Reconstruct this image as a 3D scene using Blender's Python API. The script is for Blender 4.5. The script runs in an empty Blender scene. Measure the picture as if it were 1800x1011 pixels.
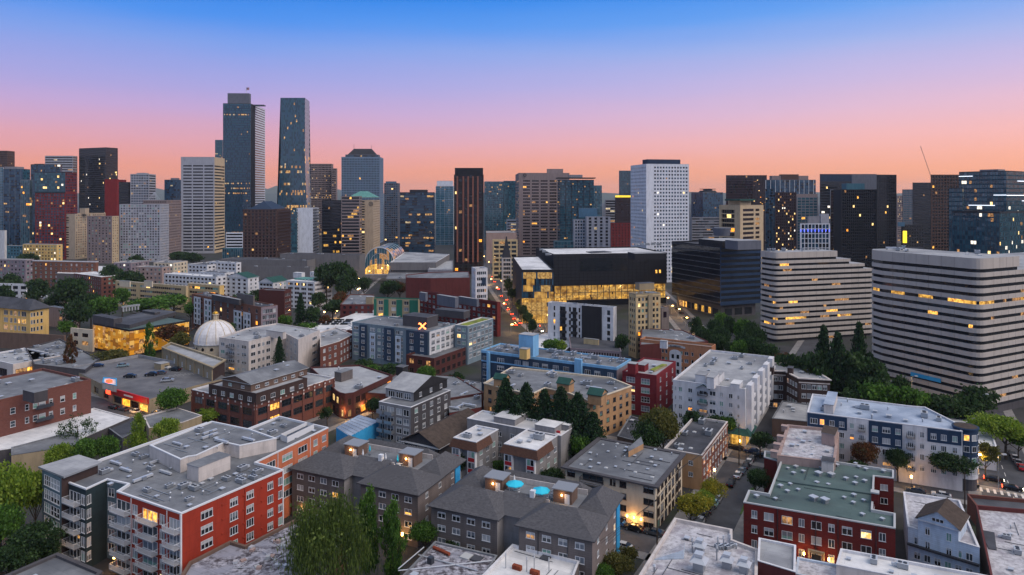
import bpy, math, random
from mathutils import Vector
SC = bpy.context.scene
C = SC.collection
rnd = random.Random(7)
# ---------------------------------------------------------------- camera
# level camera 78 m above the street with a vertical lens shift (verticals stay vertical)
F, CX, HY, CZ = 1211.0, 900.0, 345.0, 78.0          # in photograph pixels (1800 wide)
cam = bpy.data.cameras.new('camera'); camo = bpy.data.objects.new('camera', cam); C.objects.link(camo)
cam.sensor_width = 36; cam.lens = 36 * F / 1800; cam.shift_y = -(505.5 - HY) / 1800
cam.clip_start = 1; cam.clip_end = 60000
camo.location = (0, 0, CZ); camo.rotation_euler = (math.pi / 2, 0, 0); SC.camera = camo

def lin(c):
    c = c / 255.0
    return c / 12.92 if c <= 0.04045 else ((c + 0.055) / 1.055) ** 2.4
def S(r, g, b): return (lin(r), lin(g), lin(b), 1)

# ---------------------------------------------------------------- sky (dusk): one elevation gradient, warm side to the right
W = bpy.data.worlds.new('World'); SC.world = W; W.use_nodes = True
nt = W.node_tree; nt.nodes.clear()
def N(t, **k):
    n = nt.nodes.new(t)
    for a, b in k.items(): setattr(n, a, b)
    return n
out = N('ShaderNodeOutputWorld'); bg = N('ShaderNodeBackground'); nt.links.new(bg.outputs[0], out.inputs[0])
tc = N('ShaderNodeTexCoord'); nrm = N('ShaderNodeVectorMath', operation='NORMALIZE'); nt.links.new(tc.outputs['Generated'], nrm.inputs[0])
sep = N('ShaderNodeSeparateXYZ'); nt.links.new(nrm.outputs[0], sep.inputs[0])
smap = N('ShaderNodeMapping'); smap.inputs['Scale'].default_value = (1.6, 1.6, 14); nt.links.new(nrm.outputs[0], smap.inputs[0])
snz = N('ShaderNodeTexNoise'); snz.inputs['Scale'].default_value = 1.3; snz.inputs['Detail'].default_value = 5; nt.links.new(smap.outputs[0], snz.inputs['Vector'])
smr = N('ShaderNodeMath', operation='MULTIPLY_ADD'); smr.inputs[1].default_value = .03; smr.inputs[2].default_value = -.015; nt.links.new(snz.outputs[0], smr.inputs[0])
sadd = N('ShaderNodeMath', operation='ADD'); nt.links.new(sep.outputs['Z'], sadd.inputs[0]); nt.links.new(smr.outputs[0], sadd.inputs[1])
def ramp(stops):
    r = N('ShaderNodeValToRGB'); e = r.color_ramp.elements
    while len(e) > 1: e.remove(e[0])
    e[0].position = stops[0][0]; e[0].color = stops[0][1]
    for p, c in stops[1:]:
        q = e.new(p); q.color = c
    nt.links.new(sadd.outputs[0], r.inputs[0]); return r
SKY_A = [(0, S(246,152,112)), (.035, S(242,156,132)), (.075, S(224,162,178)), (.115, S(194,165,212)), (.155, S(163,163,224)),
         (.2, S(124,158,232)), (.24, S(74,144,236)), (.28, S(30,128,230)), (.42, S(96,146,212)), (.7, S(188,198,218)), (1, S(220,224,234))]
SKY_B = [(0, S(252,162,112)), (.035, S(250,168,134)), (.075, S(241,179,182)), (.115, S(222,182,208)), (.155, S(194,180,224)),
         (.2, S(158,176,232)), (.24, S(102,160,238)), (.28, S(48,140,236)), (.42, S(100,150,212)), (.7, S(188,198,218)), (1, S(220,224,234))]
SKY_E = [(0, S(168,166,188)), (.06, S(164,170,200)), (.14, S(150,172,212)), (.24, S(120,162,220)), (.42, S(112,154,212)), (.7, S(188,198,218)), (1, S(220,224,234))]
ra, rb, re_ = ramp(SKY_A), ramp(SKY_B), ramp(SKY_E)  # upper stops lie out of view, brightened as added fill light
mx = N('ShaderNodeMix', data_type='RGBA'); nt.links.new(ra.outputs[0], mx.inputs[6]); nt.links.new(rb.outputs[0], mx.inputs[7])
mr = N('ShaderNodeMapRange'); mr.inputs['From Min'].default_value = -.35; mr.inputs['From Max'].default_value = .45
nt.links.new(sep.outputs['X'], mr.inputs[0]); nt.links.new(mr.outputs[0], mx.inputs[0])
me_ = N('ShaderNodeMix', data_type='RGBA'); mre = N('ShaderNodeMapRange'); mre.inputs['From Min'].default_value = .55; mre.inputs['From Max'].default_value = -.25
nt.links.new(sep.outputs['Y'], mre.inputs[0]); nt.links.new(mre.outputs[0], me_.inputs[0]); nt.links.new(mx.outputs[2], me_.inputs[6]); nt.links.new(re_.outputs[0], me_.inputs[7]); mx = me_
# a little real Nishita twilight on top of the gradient
sky = N('ShaderNodeTexSky', sky_type='NISHITA', sun_disc=False, sun_elevation=math.radians(2), sun_rotation=math.radians(58))
skm = N('ShaderNodeMix', data_type='RGBA', blend_type='ADD'); skm.inputs[0].default_value = .012
nt.links.new(mx.outputs[2], skm.inputs[6]); nt.links.new(sky.outputs[0], skm.inputs[7])
nt.links.new(skm.outputs[2], bg.inputs[0]); bg.inputs[1].default_value = .59
# soft fill sun, high from behind right, added to brighten roofs and facing walls
sun = bpy.data.lights.new('sun', 'SUN'); suno = bpy.data.objects.new('sun', sun); C.objects.link(suno)
sun.energy = 1.5; sun.angle = math.radians(55); sun.color = (1, .85, .72)
suno.rotation_euler = Vector((-.62, .36, -.68)).to_track_quat("-Z", "Y").to_euler()
SC.view_settings.view_transform = 'Standard'; SC.view_settings.look = 'None'; SC.view_settings.gamma = 1
SC.view_settings.exposure = 0.8
SC.cycles.max_bounces = 5; SC.cycles.diffuse_bounces = 3; SC.cycles.glossy_bounces = 3; SC.cycles.sample_clamp_indirect = 3
SC.cycles.use_denoising = True

# ---------------------------------------------------------------- materials
MATS = {}
def newmat(name):
    m = bpy.data.materials.new(name); m.use_nodes = True; MATS[name] = m
    return m, m.node_tree, m.node_tree.nodes['Principled BSDF']
def mottled(name, c1, c2, scale=.25, rough=.85, detail=6, spec=.3, stretch=(1,1,1), bump=0, seam=0, wseam=None, c3=None, scale3=.06, lo=.35, hi=.65, metal=0):
    """two (three) tone noise: weathered paint, membrane, brick, asphalt"""
    if name in MATS: return MATS[name]
    m, t, b = newmat(name)
    g = t.nodes.new('ShaderNodeNewGeometry'); mp = t.nodes.new('ShaderNodeMapping'); mp.inputs['Scale'].default_value = stretch
    t.links.new(g.outputs['Position'], mp.inputs[0])
    n = t.nodes.new('ShaderNodeTexNoise'); n.inputs['Scale'].default_value = scale; n.inputs['Detail'].default_value = detail; n.inputs['Roughness'].default_value = .65
    t.links.new(mp.outputs[0], n.inputs['Vector'])
    r = t.nodes.new('ShaderNodeValToRGB'); r.color_ramp.elements[0].position = lo; r.color_ramp.elements[1].position = hi
    r.color_ramp.elements[0].color = c1; r.color_ramp.elements[1].color = c2
    t.links.new(n.outputs[0], r.inputs[0]); col = r.outputs[0]
    if c3:
        n3 = t.nodes.new('ShaderNodeTexNoise'); n3.inputs['Scale'].default_value = scale3; n3.inputs['Detail'].default_value = 4
        t.links.new(mp.outputs[0], n3.inputs['Vector'])
        mr = t.nodes.new('ShaderNodeMapRange'); mr.inputs['From Min'].default_value = .5; mr.inputs['From Max'].default_value = .66
        t.links.new(n3.outputs[0], mr.inputs[0])
        k = t.nodes.new('ShaderNodeMix'); k.data_type = 'RGBA'; k.inputs[7].default_value = c3
        t.links.new(mr.outputs[0], k.inputs[0]); t.links.new(col, k.inputs[6]); col = k.outputs[2]
    if wseam:
        cz_ = t.nodes.new('ShaderNodeSeparateXYZ'); t.links.new(g.outputs['Position'], cz_.inputs[0]); ad = t.nodes.new('ShaderNodeMath'); ad.operation = 'ADD'; t.links.new(cz_.outputs[0], ad.inputs[0]); t.links.new(cz_.outputs[1], ad.inputs[1])
        cb = t.nodes.new('ShaderNodeCombineXYZ'); t.links.new(ad.outputs[0], cb.inputs[0]); t.links.new(cz_.outputs[2], cb.inputs[1])
        bk = t.nodes.new('ShaderNodeTexBrick'); bk.inputs['Scale'].default_value = 1; bk.offset = wseam[3]; bk.inputs['Brick Width'].default_value = wseam[0]; bk.inputs['Row Height'].default_value = wseam[1]; bk.inputs['Mortar Size'].default_value = .03
        bk.inputs['Color1'].default_value = (1, 1, 1, 1); bk.inputs['Color2'].default_value = (.9, .9, .9, 1); q_ = 1-wseam[2]; bk.inputs['Mortar'].default_value = (q_, q_, q_, 1); t.links.new(cb.outputs[0], bk.inputs['Vector'])
        mu = t.nodes.new('ShaderNodeMix'); mu.data_type = 'RGBA'; mu.blend_type = 'MULTIPLY'; mu.inputs[0].default_value = 1; t.links.new(col, mu.inputs[6]); t.links.new(bk.outputs['Color'], mu.inputs[7]); col = mu.outputs[2]
    if seam:
        m2 = t.nodes.new('ShaderNodeMapping'); m2.inputs['Rotation'].default_value = (0, 0, math.radians(29.3)); t.links.new(g.outputs['Position'], m2.inputs[0])
        bk = t.nodes.new('ShaderNodeTexBrick'); bk.inputs['Scale'].default_value = 1; bk.inputs['Brick Width'].default_value = 9; bk.inputs['Row Height'].default_value = 1.5; bk.inputs['Mortar Size'].default_value = .045; bk.inputs['Mortar Smooth'].default_value = .3
        bk.inputs['Color1'].default_value = (1, 1, 1, 1); bk.inputs['Color2'].default_value = (.93, .93, .94, 1); bk.inputs['Mortar'].default_value = (1-seam, 1-seam, 1-seam, 1); t.links.new(m2.outputs[0], bk.inputs['Vector'])
        mu = t.nodes.new('ShaderNodeMix'); mu.data_type = 'RGBA'; mu.blend_type = 'MULTIPLY'; mu.inputs[0].default_value = 1; t.links.new(col, mu.inputs[6]); t.links.new(bk.outputs['Color'], mu.inputs[7]); col = mu.outputs[2]
    t.links.new(col, b.inputs['Base Color']); b.inputs['Roughness'].default_value = rough; b.inputs['Specular IOR Level'].default_value = spec
    b.inputs['Metallic'].default_value = metal
    if bump:
        bp = t.nodes.new('ShaderNodeBump'); bp.inputs['Strength'].default_value = bump; t.links.new(n.outputs[0], bp.inputs['Height']); t.links.new(bp.outputs[0], b.inputs['Normal'])
    return m
def wallm(name, r, g, b, var=.74, **k):
    """painted or masonry wall: base tone with slightly darker streaks"""
    c = S(r, g, b); d = (c[0]*var, c[1]*var, c[2]*var, 1)
    k.setdefault('scale', .7); k.setdefault('stretch', (1, 1, .22)); k.setdefault('lo', .3); k.setdefault('hi', .56); k.setdefault('detail', 8)
    return mottled(name, d, c, **k)
def glass(name, c, rough=.08, ior=1.6, metal=0.0, jit=.02):
    m, t, b = newmat(name)
    b.inputs['Base Color'].default_value = c; b.inputs['Roughness'].default_value = rough; b.inputs['IOR'].default_value = ior; b.inputs['Metallic'].default_value = metal
    if jit:
        g = t.nodes.new('ShaderNodeNewGeometry'); n = t.nodes.new('ShaderNodeTexNoise'); n.inputs['Scale'].default_value = .22; n.inputs['Detail'].default_value = 2
        t.links.new(g.outputs['Position'], n.inputs['Vector'])
        bp = t.nodes.new('ShaderNodeBump'); bp.inputs['Strength'].default_value = jit * 4; bp.inputs['Distance'].default_value = 1
        t.links.new(n.outputs[0], bp.inputs['Height']); t.links.new(bp.outputs[0], b.inputs['Normal'])
    return m
def lit(name, c1, c2, strength, scale=1.1):
    """room seen through a lit window: uneven warm glow behind glass"""
    m, t, b = newmat(name)
    b.inputs['Base Color'].default_value = (.03, .03, .03, 1); b.inputs['Roughness'].default_value = .1
    g = t.nodes.new('ShaderNodeNewGeometry'); n = t.nodes.new('ShaderNodeTexNoise'); n.inputs['Scale'].default_value = scale; n.inputs['Detail'].default_value = 3
    t.links.new(g.outputs['Position'], n.inputs['Vector'])
    r = t.nodes.new('ShaderNodeValToRGB'); r.color_ramp.elements[0].position = .36; r.color_ramp.elements[1].position = .64
    r.color_ramp.elements[0].color = c1; r.color_ramp.elements[1].color = c2
    t.links.new(n.outputs[0], r.inputs[0]); t.links.new(r.outputs[0], b.inputs['Emission Color']); b.inputs['Emission Strength'].default_value = strength
    return m
def plain(name, c, rough=.6, metal=0, emit=0, spec=.4):
    if name in MATS: return MATS[name]
    m, t, b = newmat(name)
    b.inputs['Base Color'].default_value = c; b.inputs['Roughness'].default_value = rough; b.inputs['Metallic'].default_value = metal; b.inputs['Specular IOR Level'].default_value = spec
    if emit: b.inputs['Emission Color'].default_value = c; b.inputs['Emission Strength'].default_value = emit
    return m
glass('glass_dark', (.012, .016, .022, 1)); glass('glass_mid', (.03, .045, .06, 1)); glass('glass_black', (.009, .012, .019, 1), ior=1.55)
glass('glass_teal', (.018, .075, .11, 1), ior=1.75); glass('glass_teal2', (.03, .11, .15, 1), ior=1.75); glass('glass_teal3', (.012, .045, .072, 1), ior=1.75)
glass('glass_navy', (.012, .045, .085, 1), ior=1.7); glass('glass_navy2', (.022, .07, .12, 1), ior=1.7); glass('glass_sky', (.05, .12, .17, 1), ior=1.9)
glass('glass_plum', (.02, .012, .02, 1), ior=1.5); glass('glass_brown', (.022, .014, .012, 1), ior=1.5)
plain('curtain', S(168, 170, 172), .7); plain('curtain_grey', S(104, 112, 122), .6); plain('curtain_green', S(110, 150, 140), .6)
lit('lit_amber', (.25, .09, .01, 1), (1, .5, .09, 1), 1.3); lit('lit_warm', (.5, .26, .06, 1), (1, .72, .3, 1), 1.5)
lit('lit_gold', (.22, .09, .008, 1), (.92, .5, .09, 1), .7, .9); lit('lit_dim', (.05, .02, .006, 1), (.4, .2, .07, 1), 1.0); lit('lit_orange', (.5, .13, .01, 1), (1, .36, .03, 1), 1.6)
lit('lit_t1', (.12, .05, .012, 1), (.8, .46, .16, 1), .75, .5); lit('lit_t2', (.2, .12, .05, 1), (.75, .6, .36, 1), .65, .5)
lit('lit_hall', (.24, .1, .012, 1), (.9, .48, .09, 1), .42, .3); lit('lit_hall2', (.34, .16, .03, 1), (.9, .54, .15, 1), .4, .8)
lit('lit_white', (.5, .45, .38, 1), (1, .9, .75, 1), 1.2)
plain('lamp_warm', (1, .5, .13, 1), emit=18); plain('lamp_white', (1, .93, .8, 1), emit=10); plain('tail_red', (1, .04, .01, 1), emit=14)
plain('lamp_blue', (.08, .12, 1, 1), emit=1.6); plain('sign_yellow', (.9, .62, .03, 1), emit=1.0); plain('sign_red', (1, .06, .02, 1), emit=2.2); plain('sign_orange', (1, .2, .05, 1), emit=3)
plain('frame_white', S(206, 208, 212), .5); plain('frame_dark', S(48, 50, 56), .5); plain('frame_grey', S(128, 132, 138), .5); plain('frame_brown', S(70, 54, 46), .6)
plain('metal_grey', S(150, 156, 164), .35, .6); plain('metal_dark', S(62, 66, 74), .45, .4); plain('metal_light', S(186, 190, 196), .4, .3)
mottled('roof_grey', S(104,107,112), S(126,129,134), .3, c3=S(88,91,97), spec=.2, seam=.22); mottled('roof_white', S(192,193,195), S(218,218,219), .3, c3=S(170,171,174), spec=.2, seam=.22)
mottled('roof_dark', S(58,60,66), S(78,80,88), .15, c3=S(92,94,100), spec=.2, seam=.22); mottled('roof_green', S(74,92,92), S(88,106,104), .2, c3=S(70,84,86), scale3=.1, spec=.2, seam=.22)
mottled('roof_pale', S(142,144,148), S(164,166,169), .3, c3=S(122,124,129), spec=.2, seam=.22); mottled('roof_shingle', S(70,70,74), S(90,90,94), 1.4, stretch=(1,1,4), c3=S(78,78,82), spec=.15, bump=.2)
mottled('roof_worn', S(74,70,76), S(172,172,182), .9, detail=12, lo=.42, hi=.6, c3=S(140,142,154), scale3=.22, spec=.2, seam=.3)
mottled('roof_flaky', S(126,124,128), S(190,189,194), 1.1, detail=12, lo=.3, hi=.56, c3=S(146,142,150), scale3=.3, spec=.2, seam=.3)
mottled('roof_brown', S(60,52,48), S(80,70,64), .9, spec=.15); mottled('roof_teal', S(70,120,116), S(96,146,140), .5); mottled('roof_darkgreen', S(26,62,58), S(36,78,72), .6)
mottled('roof_lblue', S(138,152,172), S(170,182,200), .18, c3=S(120,134,156), spec=.2, seam=.22)
mottled('asphalt', S(56,58,64), S(76,78,84), .2, c3=S(64,64,68), rough=.8); mottled('pavement', S(110,108,108), S(134,132,132), .4); mottled('ground', S(42,44,46), S(62,62,64), .08, c3=S(46,54,40))
mottled('grass', S(46,74,30), S(74,104,44), .8); mottled('deck_asphalt', S(88,88,92), S(108,108,111), .25, c3=S(80,80,84), rough=.8); mottled('concrete', S(120,120,124), S(146,146,150), .3)
plain('road_white', S(190,190,190), .7); plain('road_yellow', S(200,160,60), .7)

def M(n): return MATS[n]
# ---------------------------------------------------------------- mesh builder
class MB:
    def __init__(s): s.v = []; s.f = []; s.mi = []; s.mats = []; s.ix = {}
    def mat(s, n):
        if n not in s.ix: s.ix[n] = len(s.mats); s.mats.append(n)
        return s.ix[n]
    def poly(s, pts, m):
        i = len(s.v); s.v.extend(pts); s.f.append(tuple(range(i, i + len(pts)))); s.mi.append(s.mat(m))
    def box(s, o, ux, uy, x0, x1, y0, y1, z0, z1, m, bottom=True):
        """box in the frame origin o (xy), unit ux, uy (xy)"""
        def p(x, y, z): return (o[0] + ux[0]*x + uy[0]*y, o[1] + ux[1]*x + uy[1]*y, z)
        i = len(s.v); k = s.mat(m)
        s.v += [p(x0,y0,z0), p(x1,y0,z0), p(x1,y1,z0), p(x0,y1,z0), p(x0,y0,z1), p(x1,y0,z1), p(x1,y1,z1), p(x0,y1,z1)]
        fs = [(0,1,5,4), (1,2,6,5), (2,3,7,6), (3,0,4,7), (4,5,6,7)] + ([(3,2,1,0)] if bottom else [])
        for f in fs: s.f.append(tuple(i + q for q in f)); s.mi.append(k)
    def prism(s, poly, z0, z1, m, top=None, cap=True):
        n = len(poly)
        for i in range(n):
            a, b = poly[i], poly[(i+1) % n]
            s.poly([(a[0],a[1],z0), (b[0],b[1],z0), (b[0],b[1],z1), (a[0],a[1],z1)], m)
        if cap: s.poly([(p[0],p[1],z1) for p in poly], top or m)
    def cyl(s, x, y, r0, r1, z0, z1, m, n=10, cap=True):
        a = [(x + r0*math.cos(2*math.pi*k/n), y + r0*math.sin(2*math.pi*k/n), z0) for k in range(n)]
        b = [(x + r1*math.cos(2*math.pi*k/n), y + r1*math.sin(2*math.pi*k/n), z1) for k in range(n)]
        for k in range(n): s.poly([a[k], a[(k+1)%n], b[(k+1)%n], b[k]], m)
        if cap: s.poly(b, m)
    def tube(s, p, q, r, m, n=6):
        p, q = Vector(p), Vector(q); d = (q - p).normalized(); u = d.orthogonal().normalized(); w = d.cross(u)
        a = [tuple(p + (u*math.cos(2*math.pi*k/n) + w*math.sin(2*math.pi*k/n))*r) for k in range(n)]
        b = [tuple(q + (u*math.cos(2*math.pi*k/n) + w*math.sin(2*math.pi*k/n))*r) for k in range(n)]
        for k in range(n): s.poly([a[k], a[(k+1)%n], b[(k+1)%n], b[k]], m)
        s.poly(b, m)
    def mesh(s, name, off=(0,0,0)):
        me = bpy.data.meshes.new(name)
        me.from_pydata([(x-off[0], y-off[1], z-off[2]) for x, y, z in s.v], [], s.f)
        for n in s.mats: me.materials.append(MATS[n])
        me.polygons.foreach_set('material_index', s.mi); me.update()
        return me
    def build(s, name, root=None, kind=None, label=None, smooth=False):
        if not s.f: return None
        o = bpy.data.objects.new(name, s.mesh(name, root.location if root else (0,0,0))); C.objects.link(o)
        if root: o.parent = root
        if kind: o['kind'] = kind
        if label: o['label'] = label
        if smooth: o.data.polygons.foreach_set('use_smooth', [True]*len(s.f))
        return o
def thing(name, label, cat, loc, group=None):
    o = bpy.data.objects.new(name, None); C.objects.link(o); o.location = loc; o.empty_display_size = .5
    o['label'] = label; o['category'] = cat
    if group: o['group'] = group
    return o
def tag(o, label, cat, group=None):
    o['label'] = label; o['category'] = cat
    if group: o['group'] = group
    return o
def inst(name, me, root, loc, rz=0, scale=None, kind=None):
    o = bpy.data.objects.new(name, me); C.objects.link(o)
    if root: o.parent = root; o.location = (loc[0]-root.location[0], loc[1]-root.location[1], loc[2]-root.location[2])
    else: o.location = loc
    o.rotation_euler = (0, 0, rz)
    if scale: o.scale = scale
    if kind: o['kind'] = kind
    return o
def copy_tree(o, loc, rz, label, group=None, parent=None):
    c = o.copy(); C.objects.link(c); c.location = loc; c.rotation_euler = (0, 0, rz); c['label'] = label
    if group: c['group'] = group
    def rec(src, dst):
        for ch in src.children:
            d = ch.copy(); C.objects.link(d); d.parent = dst; rec(ch, d)
    rec(o, c)
    return c

# ---------------------------------------------------------------- placing: a point of the photograph on a level plane of the place
GA = math.degrees(math.atan(.5615))                  # street grid of the hill: 29.3 degrees right of the view
DT = -3.0                                            # downtown grid
def P(u, v, z=0):
    d = F * (CZ - z) / (v - HY); return ((u - CX) / F * d, d)
def X(u, d): return ((u - CX) / F * d, d)
def Z(v, d): return CZ - (v - HY) * d / F
def ab(th): t = math.radians(th); return (math.sin(t), math.cos(t)), (-math.cos(t), math.sin(t))
def along(c, dr, u):
    """length along dr from c until the photograph column u (complex 20j = 20 metres)"""
    if isinstance(u, complex): return u.imag
    k = (u - CX) / F
    r = (k*c[1] - c[0]) / (dr[0] - k*dr[1])
    if not 0 < r < 260: print('LONG', u, c, r)
    return r
def rect(c, uR, uL, th=GA):
    a, b = ab(th); ta, tb = along(c, a, uR), along(c, b, uL)
    A = (c[0]+a[0]*ta, c[1]+a[1]*ta); B = (c[0]+b[0]*tb, c[1]+b[1]*tb)
    return [c, A, (A[0]+b[0]*tb, A[1]+b[1]*tb), B]
def box(u, v, z, uR, uL, th=GA): return rect(P(u, v, z), uR, uL, th)
def tow(u, d, uR, uL, th=DT): return rect(X(u, d), uR, uL, th)
def pp(z, *uv): return [P(u, v, z) for u, v in uv]
def area(p): return sum(p[i][0]*p[(i+1)%len(p)][1] - p[(i+1)%len(p)][0]*p[i][1] for i in range(len(p))) / 2
def offset(poly, d):
    """inset (d>0) a CCW polygon"""
    n = len(poly); o = []
    for i in range(n):
        p0, p1, p2 = poly[i-1], poly[i], poly[(i+1) % n]
        e1 = Vector((p1[0]-p0[0], p1[1]-p0[1])).normalized(); e2 = Vector((p2[0]-p1[0], p2[1]-p1[1])).normalized()
        n1 = Vector((-e1.y, e1.x)); n2 = Vector((-e2.y, e2.x)); k = n1 + n2; q = max(.25, 1 + n1.dot(n2))
        o.append((p1[0] + k.x/q*d, p1[1] + k.y/q*d))
    return o
def inside(poly, x, y):
    c = False; n = len(poly)
    for i in range(n):
        (x1, y1), (x2, y2) = poly[i], poly[(i+1) % n]
        if (y1 > y) != (y2 > y) and x < (x2-x1)*(y-y1)/(y2-y1) + x1: c = not c
    return c
def edist(poly, x, y):
    best = 1e9; n = len(poly)
    for i in range(n):
        a, b = Vector(poly[i]), Vector(poly[(i+1) % n]); ab_ = b-a; p = Vector((x, y))
        t = max(0, min(1, (p-a).dot(ab_)/max(ab_.length_squared, 1e-6))); best = min(best, (a+ab_*t-p).length)
    return best

# ---------------------------------------------------------------- windows
CACHE = {}
def frame_mesh(w, h, fm, nv, nh, sill=True, dp=.1):
    k = ('f', round(w,2), round(h,2), fm, nv, nh)
    if k in CACHE: return CACHE[k]
    m = MB(); o = (0,0); ux, uy = (1,0), (0,1); b = .085; e = .006; x = w/2 - e
    m.box(o,ux,uy,-x,x,-.04,dp, e,b, fm); m.box(o,ux,uy,-x,x,-.04,dp, h-b,h-e, fm)
    m.box(o,ux,uy,-x,-x+b,-.035,dp, b,h-b, fm); m.box(o,ux,uy,x-b,x,-.035,dp, b,h-b, fm)
    for i in range(1, nv): c = -x + 2*x*i/nv; m.box(o,ux,uy,c-.05,c+.05,-.02,dp, b,h-b, fm)
    for i in range(1, nh): c = h*i/nh; m.box(o,ux,uy,-x+b,x-b,-.01,dp, c-.035,c+.035, fm)
    if sill: m.box(o,ux,uy,-x-.08,x+.08,-.1,-.045, -.02,.1, fm)
    CACHE[k] = m.mesh('window'); return CACHE[k]
def pane_mesh(w, h, g, dp=.08, bl=0):
    k = ('p', round(w,2), round(h,2), g, dp, bl)
    if k in CACHE: return CACHE[k]
    m = MB(); zt = h-.02; x = w/2-.02
    if bl:
        zc = zt-(h-.04)*bl; m.poly([(-x,dp,zc), (x,dp,zc), (x,dp,zt), (-x,dp,zt)], 'curtain' if bl < .5 else 'curtain_grey'); zt = zc
    m.poly([(-x,dp,.02), (x,dp,.02), (x,dp,zt), (-x,dp,zt)], g)
    CACHE[k] = m.mesh('pane'); return CACHE[k]
def balcony_mesh(w, d, rail, slab, solid=False):
    k = ('b', round(w,2), d, rail, slab, solid)
    if k in CACHE: return CACHE[k]
    m = MB(); o = (0,0); ux, uy = (1,0), (0,1); x = w/2
    m.box(o,ux,uy,-x,x,-d,-.01,-.18,0, slab)
    if solid:
        m.box(o,ux,uy,-x,x,-d-.03,-d+.05,.01,1.0, rail); m.box(o,ux,uy,-x-.03,-x+.05,-d+.06,-.01,.01,1.0, rail); m.box(o,ux,uy,x-.05,x+.03,-d+.06,-.01,.01,1.0, rail)
    else:
        m.box(o,ux,uy,-x,x,-d,-d+.06,1.0,1.08, rail); m.box(o,ux,uy,-x,-x+.06,-d+.06,-.01,1.0,1.08, rail); m.box(o,ux,uy,x-.06,x,-d+.06,-.01,1.0,1.08, rail)
        m.box(o,ux,uy,-x,x,-d,-d+.05,.08,.14, rail)
        n = max(4, int(w/.22))
        for i in range(n+1): c = -x + (2*x-.05)*i/n; m.box(o,ux,uy,c,c+.045,-d+.005,-d+.05,0,1.0, rail, False)
        for i in range(1, 6):
            c = -d*i/6
            for sx in (-x+.005, x-.05): m.box(o,ux,uy,sx,sx+.045,c,c+.045,0,1.0, rail, False)
    CACHE[k] = m.mesh('balcony'); return CACHE[k]

GL = {'dark': ['glass_dark']*5 + ['glass_mid']*3 + ['curtain_grey'], 'home': ['glass_dark']*7 + ['glass_mid']*4 + ['curtain']*1 + ['curtain_grey']*2 + ['curtain_green']*2,
      'teal': ['glass_teal']*5 + ['glass_teal2']*3 + ['glass_teal3']*4 + ['glass_sky'], 'navy': ['glass_navy']*5 + ['glass_navy2']*4 + ['glass_dark']*3, 'black': ['glass_black']*8 + ['glass_dark'],
      'plum': ['glass_plum']*6 + ['glass_brown']*3 + ['glass_dark']*2, 'sky': ['glass_sky']*4 + ['glass_teal2']*4 + ['glass_teal']*3}
LIT = {'a': ['lit_amber', 'lit_warm', 'lit_dim', 'lit_dim', 'lit_orange'], 'w': ['lit_warm', 'lit_white', 'lit_dim'], 'd': ['lit_dim'], 'g': ['lit_gold', 'lit_gold', 'lit_amber', 'lit_dim'], 'h': ['lit_hall', 'lit_hall', 'lit_hall2', 'lit_hall2', 'lit_gold'], 't': ['lit_t1', 'lit_t1', 'lit_t2', 'lit_dim', 'lit_dim']}
def pick(g, litp, lk='a'):
    if lk == 'a': litp *= .5
    elif lk == 't': litp *= .6
    if rnd.random() < litp: return rnd.choice(LIT[lk])
    return rnd.choice(GL[g]) if g in GL else g

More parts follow.
